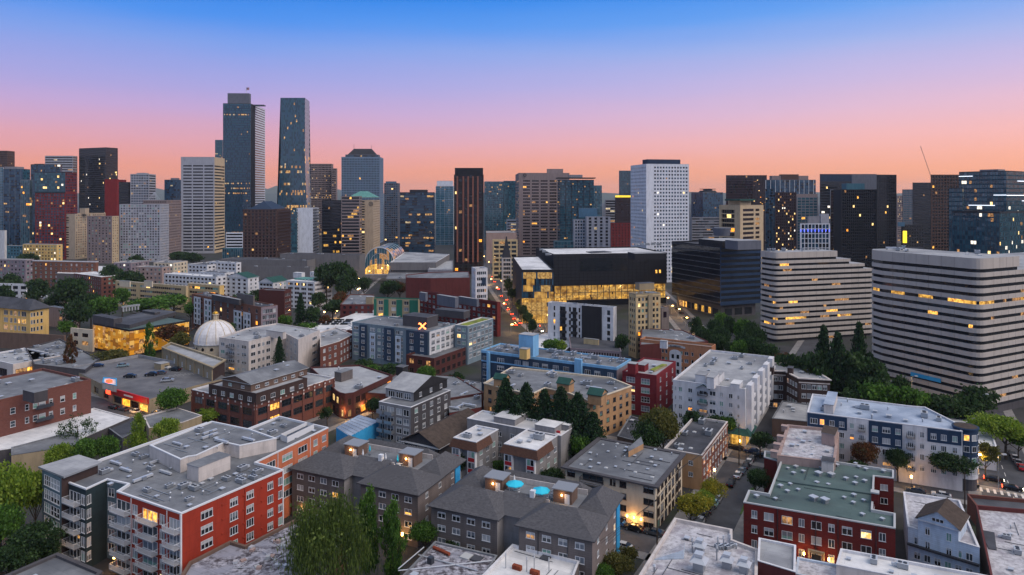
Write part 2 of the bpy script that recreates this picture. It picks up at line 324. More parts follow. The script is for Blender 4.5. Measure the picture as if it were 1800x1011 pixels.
def st(**k): return k
def facade(Wm, Gm, root, p, q, z0, z1, s, ind):
    """one wall from p to q (outside to the right of p>q) with real openings.
    s: sp column spacing, fl storey, ww wh window, sill, mrg end margin, top, us explicit photograph columns [(u0,u1[,flags])],
    g glass set, lit share, fm frame, nv nh divisions, sub panes per opening, band True = ribbon windows, curtain, wm wall material"""
    L = math.hypot(q[0]-p[0], q[1]-p[1])
    if L < .3: return
    t = ((q[0]-p[0])/L, (q[1]-p[1])/L); n = (t[1], -t[0]); inn = (-n[0], -n[1]); rz = math.atan2(t[1], t[0])
    wm = s.get('wm', 'wall')
    def pt(x, z, y=0): return (p[0]+t[0]*x+inn[0]*y, p[1]+t[1]*x+inn[1]*y, z)
    def quad(x0, x1, a, b, m, y=0, mb=Wm):
        if x1-x0 > 1e-4 and b-a > 1e-4: mb.poly([pt(x0,a,y), pt(x1,a,y), pt(x1,b,y), pt(x0,b,y)], m)
    if s.get('none') or not s: quad(0, L, z0, z1, wm); return
    fl = s.get('fl', 3.0); top = s.get('top', .6); g = s.get('g', 'dark'); lp = s.get('lit', .08); lk = s.get('lk', 'a')
    base = s.get('base', 0)
    nf = s.get('nf') or max(1, int((z1 - z0 - top - base + .6) / fl))
    if s.get('curtain'):
        sp = s.get('sp', 1.6); nc = max(1, round(L/sp)); w = L/nc; sd = s.get('spand', .0); zt = z1 - top
        if top > 0: quad(0, L, zt, z1, wm)
        zb = zt - nf*fl
        if zb > z0 + .01: quad(0, L, z0, zb, wm)
        rl = s.get('rowlit'); lr = {}
        for j in range(nf):
            a = zt - (j+1)*fl; b = a + fl
            lpj = lp if not rl or rnd.random() > rl[0] else rl[1]
            if sd: quad(0, L, a, a+sd, s.get('sm', wm)); 
            run = 0; cur = None
            for i in range(nc):
                if run <= 0:
                    cur = pick(g, lpj, lk); run = (rnd.randint(4,9) if lk == 'h' else rnd.choice((1,1,2))) if cur.startswith('lit') else 1
                run -= 1
                if lk == 't' and cur.startswith('lit'):
                    base_ = pick(g, 0); Gm.poly([pt(i*w+w*.14,a+sd+.15,-.02), pt((i+1)*w-w*.14,a+sd+.15,-.02), pt((i+1)*w-w*.14,b-.55,-.02), pt(i*w+w*.14,b-.55,-.02)], cur)
                else: base_ = cur
                Gm.poly([pt(i*w,a+sd,0), pt((i+1)*w,a+sd,0), pt((i+1)*w,b,0), pt(i*w,b,0)], base_)
        mv = s.get('mv'); mm = s.get('mm', 'frame_dark'); ev = s.get('ev', 1); mw = s.get('mw', .08); pr = s.get('pr', .14)
        if mv:
            for i in range(0, nc+1, ev): Wm.box(p, t, n, i*w-mw, i*w+mw, .004, pr, zb, zt-.005, mm, False)
        if s.get('mh'):
            for j in range(0, nf+1, s.get('eh', 1)): Wm.box(p, t, n, 0, L, .004, pr*.8, zt-j*fl-mw, zt-j*fl+mw, mm)
        return
    ww = s.get('ww', 1.4); wh = s.get('wh', 1.5); sill = s.get('sill', .9); rec = s.get('rec', .12); mrg = s.get('mrg', .8)
    cols = []
    if s.get('us'):
        for c in s['us']:
            xa, xb = [along(p, t, u) for u in c[:2]]
            if xa > xb: xa, xb = xb, xa
            cols.append((max(.1, xa), min(L-.1, xb)) + tuple(c[2:]))
        cols.sort(key=lambda c: c[0])
    elif s.get('band'): cols = [(mrg, L-mrg)]
    else:
        nc = s.get('nc') or max(1, round((L-2*mrg)/s.get('sp', 3.0))); w = (L-2*mrg)/nc
        if w < ww + .15: ww = w - .2
        cols = [(mrg+(i+.5)*w-ww/2, mrg+(i+.5)*w+ww/2) for i in range(nc)]
        if s.get('pair'): cols = [c for a, b in cols for c in ((a-ww*.28, a+ww*.42), (b-ww*.42, b+ww*.28))]
    cols = [c for c in cols if c[1]-c[0] > .2]
    zprev = z1
    for j in range(nf):
        zt = z1 - top - j*fl - (fl - sill - wh); zb = zt - wh
        if zb < z0 + .02: break
        quad(0, L, zt, zprev, wm); zprev = zb
        xs = 0
        rl = s.get('rowlit'); lpj = lp if not rl or rnd.random() > rl[0] else rl[1]
        for c in cols:
            x0, x1 = c[0], c[1]; fg = c[2] if len(c) > 2 else ''
            quad(xs, x0, zb, zt, wm); xs = x1
            if s.get('skip') and rnd.random() < s['skip']: quad(x0, x1, zb, zt, wm); continue
            w = x1-x0; rm = s.get('rm', wm)
            Wm.poly([pt(x0,zb), pt(x0,zb,rec), pt(x0,zt,rec), pt(x0,zt)], rm); Wm.poly([pt(x1,zb,rec), pt(x1,zb), pt(x1,zt), pt(x1,zt,rec)], rm)
            Wm.poly([pt(x0,zb,rec), pt(x0,zb), pt(x1,zb), pt(x1,zb,rec)], rm); Wm.poly([pt(x0,zt), pt(x0,zt,rec), pt(x1,zt,rec), pt(x1,zt)], rm)
            if ind:
                fm = s.get('fm', 'frame_white'); nv = s.get('nv', 2)
                if w > 2.6: nv = 3
                fo = inst('window', frame_mesh(w, wh, fm, nv, s.get('nh', 1), s.get('sl', True)), root, pt((x0+x1)/2, zb), rz)
                po = bpy.data.objects.new('pane', pane_mesh(w, wh, pick(g, lpj, lk), .08, rnd.choice((0,0,0,.3,.45,.62)) if g == 'home' else 0)); C.objects.link(po); po.parent = fo
                quad(x0, x1, zb, zt, 'frame_dark', rec)
                if 'b' in fg:
                    inst('balcony', balcony_mesh(w+.5, 1.5, s.get('rail', 'frame_white'), s.get('slab', 'concrete'), s.get('solid', False)), root, pt((x0+x1)/2, zb-.1), rz)
            else:
                sw = s.get('sub')
                k = max(1, round(w/sw)) if sw else 1
                run = 0; cur = None
                for i in range(k):
                    if run <= 0:
                        cur = pick(g, lpj, lk); run = rnd.randint(1, 3)
                    run -= 1
                    a, b = x0+w*i/k, x0+w*(i+1)/k
                    Gm.poly([pt(a,zb,rec), pt(b,zb,rec), pt(b,zt,rec), pt(a,zt,rec)], cur)
                    if s.get('mul') and i: Wm.box(p, t, inn, a-.05, a+.05, rec-.08, rec-.004, zb+.003, zt-.003, s['mul'], False)
                if s.get('fr'):
                    fm = s['fr']; fw = s.get('fw', .1)
                    for (a, b, c0, c1) in ((x0+.004,x1-.004,zb+.004,zb+fw), (x0+.004,x1-.004,zt-fw,zt-.004), (x0+.004,x0+fw,zb+fw,zt-fw), (x1-fw,x1-.004,zb+fw,zt-fw)):
                        quad(a, b, c0, c1, fm, rec-.03)
                    if w > 1.2: quad((x0+x1)/2-.05, (x0+x1)/2+.05, zb+fw, zt-fw, fm, rec-.03)
                if s.get('bal') or 'b' in fg:
                    Wm.box(p, t, n, x0-.3, x1+.3, .004, 1.2, zb-.3, zb-.1, s.get('slab', 'concrete')); Wm.box(p, t, n, x0-.3, x1+.3, 1.12, 1.2, zb-.095, zb+.95, s.get('rail', 'frame_dark'))
        quad(xs, L, zb, zt, wm)
    quad(0, L, z0, zprev, wm)
    bd = s.get('belt')
    if bd:
        for j in bd[0]:
            zc = z1 - top - j*fl; Wm.box(p, t, n, 0, L, .003, .16, zc-bd[2]/2, zc+bd[2]/2, bd[1])
    if s.get('pil'):
        k, pm, pw, pd = s['pil']
        for i in range(k+1): c = L*i/k; Wm.box(p, t, n, max(0,c-pw/2), min(L,c+pw/2), .003, pd, z0, z1-.01, pm, False)

# small roof pieces shared by every roof
def roof_bits():
    o, ux, uy = (0,0), (1,0), (0,1)
    m = MB(); m.box(o,ux,uy,-.45,.45,-.45,.45,0,.45,'metal_grey'); m.box(o,ux,uy,-.6,.6,-.6,.6,.5,.62,'metal_light'); m.box(o,ux,uy,-.3,.3,-.3,.3,.45,.5,'metal_dark'); CACHE['vent'] = m.mesh('roof_vent')
    m = MB(); m.cyl(0,0,.16,.16,0,.9,'metal_grey',8); m.cyl(0,0,.32,.2,.9,1.15,'metal_light',8); CACHE['pipe'] = m.mesh('vent_pipe')
    m = MB(); m.box(o,ux,uy,-1.1,1.1,-.7,.7,.15,1.2,'metal_grey'); m.box(o,ux,uy,-1.15,1.15,-.75,.75,1.2,1.28,'metal_light'); m.cyl(-.5,0,.42,.42,1.28,1.4,'metal_dark',10); m.cyl(.5,0,.42,.42,1.28,1.4,'metal_dark',10)
    m.box(o,ux,uy,1.1,2.2,-.3,.3,.3,.8,'metal_light'); m.box(o,ux,uy,-1,-.8,-.6,.6,0,.15,'metal_dark'); m.box(o,ux,uy,.8,1,-.6,.6,0,.15,'metal_dark'); CACHE['unit'] = m.mesh('air_handler')
    m = MB(); m.box(o,ux,uy,-.6,.6,-.6,.6,0,.25,'metal_light'); m.poly([(-.55,-.55,.25),(.55,-.55,.25),(0,0,.55)],'curtain'); m.poly([(.55,-.55,.25),(.55,.55,.25),(0,0,.55)],'curtain'); m.poly([(.55,.55,.25),(-.55,.55,.25),(0,0,.55)],'curtain'); m.poly([(-.55,.55,.25),(-.55,-.55,.25),(0,0,.55)],'curtain'); CACHE['sky'] = m.mesh('skylight')
    m = MB(); m.box(o,ux,uy,-2.5,2.5,-.35,.35,.3,.85,'metal_light'); m.box(o,ux,uy,-2.5,-1.9,-.3,.3,0,.3,'metal_dark'); m.box(o,ux,uy,1.9,2.5,-.3,.3,0,.3,'metal_dark'); m.box(o,ux,uy,-.5,.5,-.8,-.35,.1,.9,'metal_grey'); CACHE['duct'] = m.mesh('roof_duct')
roof_bits()
BITN = {'vent': 'roof_vent', 'pipe': 'vent_pipe', 'unit': 'air_handler', 'sky': 'skylight', 'duct': 'roof_duct'}
def bits(root, poly, z, n, kinds=('vent','vent','pipe','unit','sky'), rz=None, sc=1.0, mind=1.6):
    xs = [p[0] for p in poly]; ys = [p[1] for p in poly]; k = 0; tries = 0; pts = []
    while k < n and tries < n*60:
        tries += 1; x = rnd.uniform(min(xs), max(xs)); y = rnd.uniform(min(ys), max(ys))
        if not inside(poly, x, y) or edist(poly, x, y) < mind: continue
        if any((x-a)**2+(y-b)**2 < 6 for a, b in pts): continue
        kd = rnd.choice(kinds); s = sc*rnd.uniform(.8, 1.25)
        inst(BITN[kd], CACHE[kd], root, (x, y, z), (math.radians(90-GA) if rz is None else rz) + rnd.choice((0, math.pi/2)), (s,s,s)); pts.append((x, y)); k += 1

def roofset(root, poly, z, ph, roof, par, pt=.35, name='roof', over=.06, capt=.14):
    R = MB(); R.poly([(p[0],p[1],z-ph) for p in (offset(poly, pt*.5) if ph > .05 else poly)], roof); R.build(name, root)
    if ph > .05:
        R = MB(); o = offset(poly, -over); i = offset(poly, pt); n = len(poly)
        for k in range(n):
            a, b, c, d = o[k], o[(k+1)%n], i[(k+1)%n], i[k]
            R.poly([(a[0],a[1],z-capt), (b[0],b[1],z-capt), (b[0],b[1],z), (a[0],a[1],z)], par)
            R.poly([(a[0],a[1],z), (b[0],b[1],z), (c[0],c[1],z), (d[0],d[1],z)], par)
            R.poly([(c[0],c[1],z-ph-.05), (d[0],d[1],z-ph-.05), (d[0],d[1],z), (c[0],c[1],z)], par)
            R.poly([(b[0],b[1],z-capt), (a[0],a[1],z-capt), (poly[k][0],poly[k][1],z-capt), (poly[(k+1)%n][0],poly[(k+1)%n][1],z-capt)], par)
        R.build('parapet', root)
def volume(root, poly, z0, z, wall, roof='roof_grey', par=None, faces=None, default=None, ph=.6, ind=False, wname='wall', nb=0, kinds=('vent','vent','pipe','unit','sky'), wins='window_grid', over=.06, capt=.14, pt=.35, sc=1.0):
    """prism of building with openings; adds wall, roof, parapet, window parts to root"""
    if area(poly) < 0: poly = poly[::-1]
    Wm, Gm = MB(), MB(); Wm.mat(wall); faces = faces or {}
    for i in range(len(poly)):
        s = dict(faces.get(i, default or {'none': 1})); s.setdefault('wm', wall)
        facade(Wm, Gm, root, poly[i], poly[(i+1) % len(poly)], z0, z - (.02 if ph > .05 else 0), s, ind and not s.get('far'))
    Wm.build(wname, root); Gm.build(wins, root, kind='stuff')
    if roof: roofset(root, poly, z, ph, roof, par or wall, pt=pt, over=over, capt=capt)
    if nb: bits(root, poly, z-ph, nb, kinds, sc=sc)
def bld(label, poly, z, wall, name='apartment_building', cat='building', group=None, z0=0, **k):
    if area(poly) < 0: poly = poly[::-1]
    cx = sum(p[0] for p in poly)/len(poly); cy = sum(p[1] for p in poly)/len(poly)
    root = thing(name, label, cat, (cx, cy, 0), group)
    volume(root, poly, z0, z, wall, **k)
    return root
def hip(root, r, ze, zr, m, over=.6, name='roof', fascia='frame_dark', th=.18, gable=False, along_a=None, gm=None):
    """hip (or gable) roof over rectangle r=[C,A,D,B]"""
    p = offset(r, -over); e0 = math.dist(p[0], p[1]); e1 = math.dist(p[1], p[2]); R = MB()
    if along_a is None: along_a = e0 >= e1
    if not along_a: p = p[1:] + p[:1]; e0, e1 = e1, e0
    # ridge parallel to p0-p1
    k = (0 if gable else min(.5, e1/2/e0)); mid = lambda a, b, t: (a[0]+(b[0]-a[0])*t, a[1]+(b[1]-a[1])*t)
    s0, s1 = mid(p[0], p[3], .5), mid(p[1], p[2], .5); r0, r1 = mid(s0, s1, k), mid(s0, s1, 1-k)
    v = lambda q, z: (q[0], q[1], z)
    R.poly([v(p[0],ze), v(p[1],ze), v(r1,zr), v(r0,zr)], m); R.poly([v(p[2],ze), v(p[3],ze), v(r0,zr), v(r1,zr)], m)
    if gable:
        w = list(r) if math.dist(r[0], r[1]) and along_a else list(r[1:]) + list(r[:1])
        zg = ze + (zr-ze)*.96; g1, g0 = mid(w[1], w[2], .5), mid(w[3], w[0], .5); gm_ = gm or fascia
        R.poly([v(w[1],ze), v(w[2],ze), v(g1,zg)], gm_); R.poly([v(w[3],ze), v(w[0],ze), v(g0,zg)], gm_)
    else: R.poly([v(p[1],ze), v(p[2],ze), v(r1,zr)], m); R.poly([v(p[3],ze), v(p[0],ze), v(r0,zr)], m)
    for i in range(4):
        a, b = p[i], p[(i+1)%4]; R.poly([v(a,ze-th), v(b,ze-th), v(b,ze), v(a,ze)], fascia)
    R.poly([v(q,ze-th) for q in p[::-1]], fascia)
    return R.build(name, root)
def penthouse(root, poly, z0, z, wall, roof='roof_grey', name='penthouse', door=None):
    """small box on a roof: one part"""
    if area(poly) < 0: poly = poly[::-1]
    R = MB(); R.prism(poly, z0-.02, z-.12, wall, roof, cap=False); R.prism(offset(poly, -.12), z-.12, z, 'frame_grey', roof); R.build(name, root)
# ================================================================ ground, streets
GA_, GB_ = ab(GA)
def strip(name, a, b, w, z, m, kind='structure'):
    a, b = Vector(a), Vector(b); d = (b-a).normalized(); n = Vector((-d.y, d.x))*w/2
    R = MB(); R.poly([(*(a-n),z), (*(b-n),z), (*(b+n),z), (*(a+n),z)], m); o = R.build(name); o['kind'] = kind; return o
def slab(name, poly, z0, z1, m, kind='structure'):
    if area(poly) < 0: poly = poly[::-1]
    R = MB(); R.prism(poly, z0, z1, m); o = R.build(name); o['kind'] = kind; return o
G = MB(); G.poly([(-13000,-300,0), (13000,-300,0), (13000,13000,0), (-13000,13000,0)], 'ground'); o = G.build('ground'); o['kind'] = 'structure'
wallm('b_red', 158,54,36, c3=S(142,46,34), wseam=(4.2,2.95,.3,0)); wallm('b_orange', 192,112,80, wseam=(4.2,2.95,.3,0)); wallm('b_tealdark', 36,52,58, wseam=(3,1.5,.3,0)); wallm('b_offwhite', 200,192,188, wseam=(3.4,3.0,.15,0)); wallm('b_greyblue', 92,112,122)
wallm('b_brick', 112,70,62, scale=1.6, stretch=(1,1,3), wseam=(1.2,.4,.2,.5)); wallm('b_brick2', 124,84,70, scale=1.6, stretch=(1,1,3), wseam=(1.2,.4,.2,.5)); wallm('b_darkbrick', 84,46,44, scale=1.6, stretch=(1,1,3), wseam=(1.2,.4,.2,.5)); wallm('b_maroon', 104,34,32, scale=1.6, stretch=(1,1,3), wseam=(1.2,.4,.2,.5), c3=S(86,30,30))
wallm('b_taupe', 106,99,98, wseam=(7,.42,.26,.5)); wallm('b_taupe2', 124,114,112, wseam=(7,.42,.26,.5)); wallm('b_graywall', 138,136,138, wseam=(5,1.4,.2,0)); wallm('b_dkgray', 74,72,76); wallm('b_black', 40,40,44); wallm('b_white', 208,208,212, wseam=(4,2.9,.14,0)); wallm('b_cream', 204,190,168)
wallm('b_tan', 178,140,104, wseam=(5,2.9,.2,0)); wallm('b_beige', 188,166,128); wallm('b_lblue', 120,172,212); wallm('b_navy', 36,58,84); wallm('b_crimson', 124,40,48, wseam=(4,3.2,.25,0)); wallm('b_peach', 172,118,86, scale=1.4); wallm('b_pinkgrey', 160,138,132)
wallm('b_green', 30,98,82); wallm('b_yellow', 214,178,112); wallm('b_brown', 106,86,76); wallm('b_stone', 150,136,112); wallm('b_ltblue', 188,202,218, wseam=(9,.4,.22,.5)); wallm('b_brownred', 92,44,44); wallm('b_xnavy', 44,64,86); wallm('b_xgrey', 112,130,142)
wallm('b_dkbrown', 64,50,48); wallm('b_mauve', 132,120,128)
mottled('b_mansard', S(72,50,42), S(94,66,54), 1.5, stretch=(1,1,3)); mottled('b_brightblue', S(40,140,196), S(56,156,210), .4); mottled('b_redpanel', S(150,30,40), S(164,38,48), .6)
mottled('rust', S(110,48,32), S(140,70,44), .8); mottled('grass_roof', S(96,110,34), S(140,146,54), .9, c3=S(84,92,40), scale3=.3)
W2 = st(sp=3.4, fl=3.0, ww=1.6, wh=1.6, g='home', lit=.1)
def wins(sp=3.2, fl=3.0, ww=1.6, wh=1.6, **k): return st(sp=sp, fl=fl, ww=ww, wh=wh, g=k.pop('g', 'home'), lit=k.pop('lit', .08), **k)

# ================================================================ foreground: red, teal and orange apartment complex
zr = 17
pr = pp(zr, (318,902),(498,825),(450,812),(577,751),(491,731),(425,757),(363,742),(178,806),(103,841),(151,859),(188,842),(225,850),(205,863))
red = thing('apartment_building', 'red, teal and orange apartment block with flat grey roof and white balconies, lower left', 'building', (pr[0][0], pr[0][1]+20, 0))
fR = st(us=[(353,374),(404,418),(433,446),(470,480),(489,497)], fl=2.95, wh=1.75, sill=.6, top=.9, g='home', lit=.04, nv=3, wm='b_red', nf=5)
fL = st(us=[(205.5,229,'b'),(233,242),(251,277,'b'),(281,290),(298,316.5,'b')], fl=2.95, wh=2.1, sill=.25, top=.9, g='home', lit=.07, nv=3, wm='b_red', nf=6, rail='frame_white')
fT = st(us=[(106,120),(122.5,141,'b'),(143,149.5)], fl=2.95, wh=2.2, sill=.3, top=1.0, g='home', lit=.05, nv=2, nh=1, wm='b_tealdark', nf=5)
fO = st(us=[(468,484),(496,514),(524,540),(551,558),(566,573)], fl=2.95, wh=1.7, sill=.6, top=.9, g='home', lit=.05, nv=3, wm='b_orange', nf=4)
fTs = st(us=[(152.5,160)], fl=2.95, wh=2.0, sill=.4, top=1.0, g='home', lit=.0, wm='b_tealdark', nf=5)
volume(red, pr, 0, zr, 'b_greyblue', 'roof_grey', 'frame_white', ind=True, ph=.55, capt=.3, faces={0: fR, 1: {'wm':'b_offwhite','none':1}, 2: fO, 3: {'wm':'b_offwhite','none':1}, 8: fT, 9: fTs, 10: st(us=[(190,201)], fl=2.95, wh=1.9, top=1.6, wm='b_greyblue', lit=.2, g='home'), 11: {'wm':'b_red','none':1}, 12: fL}, default={'none':1, 'wm':'b_offwhite'})
R_ = MB(); c_ = pr[0]; R_.box(c_, GA_, GB_, -.22, .1, -.22, .1, 0, zr-.32, 'frame_white'); c_ = pr[1]; R_.box(c_, GA_, GB_, -.25, .06, -.1, .2, 0, zr-.32, 'frame_white'); R_.build('corner_trim', red)
# glass corner block with the overhanging slab roof
pg = pp(18.6, (108,839),(172,815),(136,803),(74,823))
volume(red, pg, 0, 18.4, 'b_dkbrown', None, faces={3: st(us=[(78,88),(89,105)], fl=2.95, wh=2.3, sill=.3, top=.5, g='home', lit=.05, nv=2, nh=2, wm='b_greyblue', nf=5)}, default={'none':1}, ind=True, ph=.0)
R_ = MB(); R_.prism(pp(18.8, (112,838),(180,812),(138,799),(67,820)), 18.42, 18.8, 'frame_grey', 'roof_pale'); R_.build('slab_roof', red)
# raised roof block and stair box
pu = pp(19.6, (317,807),(330,802),(345,800),(395,777),(421,783),(486,770),(440,754),(372,740),(263,782))
volume(red, pu, zr-.5, 19.6, 'b_offwhite', 'roof_grey', 'frame_white', ind=True, ph=.35, capt=.2, faces={}, default={'none':1, 'wm':'b_offwhite'}, wname='upper_wall')
penthouse(red, box(349, 821, 19.8, 405, 329), zr-.5, 19.8, 'b_offwhite', 'roof_grey', 'stair_box')
bits(red, offset(pp(zr,(318,902),(498,825),(440,812),(360,835),(205,863)), .5), zr-.55, 22, ('vent','unit','unit','pipe','vent','unit'), sc=.72)
bits(red, pp(zr,(205,863),(151,859),(178,806),(263,785),(317,812),(330,826)), zr-.55, 15, ('vent','unit','duct','pipe','duct'), sc=.72)
bits(red, pp(19.6,(317,807),(486,770),(440,756),(372,742),(270,781)), 19.25, 14, ('vent','unit','unit','pipe','duct'), sc=.72)
bits(red, pp(zr,(500,782),(577,751),(491,731),(430,757)), zr-.55, 9, ('vent','unit','duct'), sc=.72)
R_ = MB(); q_ = pp(zr,(505,775),(552,752),(540,748),(493,770)); R_.prism(q_, zr-.5, zr+1.0, 'frame_white', cap=False); R_.prism(offset(q_, 1.2), zr-.5, zr+.6, 'metal_grey', 'metal_dark'); R_.build('equipment_screen', red)
bits(red, offset(q_, 1.4), zr+.6, 5, ('unit',), mind=.2, sc=.7)

# ================================================================ the two grey hip roofed apartment houses
def grey_house(label, dx, dy, side):
    root = thing('apartment_house', label, 'building', (P(960,930,12)[0]+dx, P(960,930,12)[1]+dy+12, 0), 'grey hip roofed apartment houses')
    a, b = ab(24)
    cR = P(1041,949,12); lr = along(cR, b, 912)
    def q(s, t): return (cR[0]+a[0]*s+b[0]*t+dx, cR[1]+a[1]*s+b[1]*t+dy)      # s deep, t to the left, metres
    cL = P(874,912,12); tL = (cL[0]-cR[0])*b[0]+(cL[1]-cR[1])*b[1]; sL = (cL[0]-cR[0])*a[0]+(cL[1]-cR[1])*a[1]; lL = along(cL, b, 758)
    TW = tL + lL; D = 21.5
    pl = [q(0,0), q(D-2,0), q(D,5), q(D,TW), q(sL,TW), q(sL,tL), q(sL+3.2,tL), q(3.2,lr), q(0,lr)]
    f = wins(fl=2.75, ww=1.9, wh=1.35, lit=.08, fm='frame_white', top=.55, nf=4, sill=.9)
    fr = dict(f, us=None, nc=4); fl_ = dict(f, nc=4, wm='b_taupe'); fs = dict(f, nc=3, ww=1.2, sp=5)
    z = 12
    volume(root, pl, 0, z, 'b_taupe', None, ind=True, ph=0, faces={0: dict(fs, wm='b_taupe2'), 4: dict(fl_), 8: dict(fr, wm='b_taupe'), 5: {'none':1,'wm':'b_graywall'}, 6: {'none':1,'wm':'b_graywall'}, 7: {'none':1,'wm':'b_graywall'}, 3: dict(f, nc=5)})
    zr_ = 15.2
    hip(root, [q(0,0), q(10,0), q(10,lr), q(0,lr)], z, zr_, 'roof_shingle', over=.7)
    hip(root, [q(sL,tL), q(sL+10.5,tL), q(sL+10.5,TW), q(sL,TW)], z, zr_, 'roof_shingle', over=.7)
    hip(root, [q(10.1,-.02), q(D,-.02), q(D,6.6), q(10.1,6.6)], z+.02, zr_-.3, 'roof_shingle', over=.6, along_a=True)
    hip(root, [q(17.2,6.8), q(D,6.8), q(D,TW-7), q(17.2,TW-7)], z+.04, zr_-.9, 'roof_shingle', over=.5)
    hip(root, [q(sL+9.5,TW-7.5), q(D,TW-7.5), q(D,TW+.02), q(sL+9.5,TW+.02)], z+.03, zr_-.3, 'roof_shingle', over=.5, along_a=True)
    R = MB()
    R.poly([(*q(2.5,tL+.5),z), (*q(2.5,lr-.5),z), (*q(9.5,lr-2.5),z+2), (*q(9.5,tL+2.5),z+2)][::-1], 'roof_shingle'); R.build('link_roof', root)
    R = MB(); dk = [q(9,5), q(18,5), q(18,TW-6.5), q(9,TW-6.5)]; R.poly([(*p,z+.6) for p in dk], 'roof_grey'); R.build('roof_deck', root)
    for s0, s1, t0, t1 in ((17.3,17.5,6.5,TW-6.8), (9.2,9.4,lr-3,tL+4)):
        R = MB(); R.box(q(0,0), a, b, s0, s1, t0, t1, z+.5, z+1.7, 'b_offwhite'); R.build('deck_parapet', root)
    for (s0, s1, t0, t1) in ((11.2,15,8,12.2), (10.6,14.6,TW-12,TW-7.8)):
        R = MB(); R.box(q(0,0), a, b, s0, s1, t0, t1, z+.4, z+3.4, 'b_brown'); R.box(q(0,0), a, b, s0-.25, s1+.25, t0-.25, t1+.25, z+3.4, z+3.6, 'frame_grey'); st_ = R.build('stair_box', root)
        R = MB(); R.box(q(0,0), a, b, s0-.08, s0-.01, t0+.5, t0+1.6, z+.62, z+2.7, 'frame_white'); d = R.build('door', root)
        R = MB(); R.box(q(0,0), a, b, s0-.22, s0-.02, t0+2.1, t0+2.35, z+2.2, z+2.5, 'lamp_warm'); R.build('wall_lamp', root)
        l = bpy.data.lights.new('deck_light', 'POINT'); l.energy = 45; l.color = (1,.55,.2); l.shadow_soft_size = .2; lo_ = bpy.data.objects.new('deck_light', l); C.objects.link(lo_); lo_.location = (*q(s0-.6, t0+2.2), z+2.3)
    # blue end wall strip on the right
    R = MB(); R.box(q(0,0), a, b, D-4.6, D-2.2, -.25, -.01, 0, z-.3, 'b_brightblue'); R.build('blue_panel', root)
    R = MB(); R.box(q(0,0), a, b, 8.6, 9.6, lr+.2, lr+1.2, z+.5, z+3.2, 'frame_white'); R.build('chimney', root)
    
    return root, q, z, TW
g2, q2, zg, TW2 = grey_house('grey hip roofed apartment house with a roof deck and open turquoise umbrellas', 0, 0, 1)
dgx, dgy = GB_[0]*41.6, GB_[1]*41.6
g1, q1, _, _ = grey_house('grey hip roofed apartment house with closed umbrellas on its deck, left of its twin', dgx, dgy, 0)
plain('umbrella_turq', S(40,186,214), .6); plain('umbrella_white', S(214,216,220), .6)
def umbrella(x, y, z, label, open_, mat='umbrella_turq', r=2.0, group=None):
    u = thing('umbrella', label, 'umbrella', (x, y, z), group)
    R = MB(); R.cyl(x,y,.05,.05,z,z+2.6,'metal_grey',6); R.cyl(x,y,.35,.3,z,z+.1,'metal_dark',8); R.build('pole', u)
    R = MB()
    if open_:
        n = 8
        for k in range(n):
            a0, a1 = 2*math.pi*k/n, 2*math.pi*(k+1)/n; p0 = (x+r*math.cos(a0), y+r*math.sin(a0)); p1 = (x+r*math.cos(a1), y+r*math.sin(a1)); m_ = (x+r*.97*math.cos((a0+a1)/2), y+r*.97*math.sin((a0+a1)/2))
            R.poly([(*p0,z+2.0), (*p1,z+2.0), (x,y,z+2.75)], mat); R.poly([(*p0,z+2.0), (*p0,z+1.82), (*p1,z+1.82), (*p1,z+2.0)], mat)
    else: R.cyl(x,y,.1,.28,z+.9,z+1.4,mat,8); R.cyl(x,y,.28,.05,z+1.4,z+2.6,mat,8)
    R.build('canopy', u); return u
dk = zg + .6
def at_deck(u, v): return P(u, v, dk)
for (u, v, lb, op, mt) in ((905,866,'open turquoise umbrella on the deck, beside the stair box with a lit white door',1,'umbrella_turq'),(951,878,'open turquoise umbrella nearer the middle of the deck, over white chairs',1,'umbrella_turq'),
    (904,855,'closed white umbrella behind the left open turquoise umbrella',0,'umbrella_white'),(974,872,'closed white umbrella beside the right stair box of the deck',0,'umbrella_white'),
    (638,808,'closed white umbrella left of the closed turquoise one on the left deck',0,'umbrella_white'),(650,800,'closed turquoise umbrella at the far left of the left deck',0,'umbrella_turq'),(678,815,'closed white umbrella alone at the front of the left deck',0,'umbrella_white'),(699,818,'closed turquoise umbrella right of the front white one on the left deck',0,'umbrella_turq')):
    x, y = at_deck(u, v); umbrella(x, y, dk, lb, op, mt)
def table_set(x, y, z, lb, mat='curtain'):
    t = thing('table', lb, 'table', (x,y,z), 'outdoor tables on the grey roof decks'); R = MB(); R.cyl(x,y,.6,.6,z+.7,z+.76,mat,10); R.build('table_top', t); R = MB(); R.cyl(x,y,.05,.05,z,z+.7,'metal_dark',6); R.build('leg', t)
def chair_mesh():
    m = MB(); o=(0,0); ux,uy=(1,0),(0,1); m.box(o,ux,uy,-.25,.25,-.25,.25,.4,.46,'frame_white'); m.box(o,ux,uy,-.25,.25,.2,.26,.46,.95,'frame_white')
    for sx in (-.24,.2):
        for sy in (-.24,.2): m.box(o,ux,uy,sx,sx+.04,sy,sy+.04,0,.4,'frame_white')
    return m.mesh('garden_chair')
CH = chair_mesh()
for i, (u, v) in enumerate(((951,879),(905,868),(974,875),(699,821),(640,812),(678,818))):
    x, y = at_deck(u, v); table_set(x+.2, y+.2, dk, 'small round table under an umbrella on a grey roof deck')
    for k in range(3):
        an = k*2.1+i; o = inst('garden_chair', CH, None, (x+.2+1.15*math.cos(an), y+.2+1.15*math.sin(an), dk), an-math.pi/2); tag(o, 'small white garden chair around an umbrella table on a grey roof deck', 'chair', 'garden chairs on the roof decks')

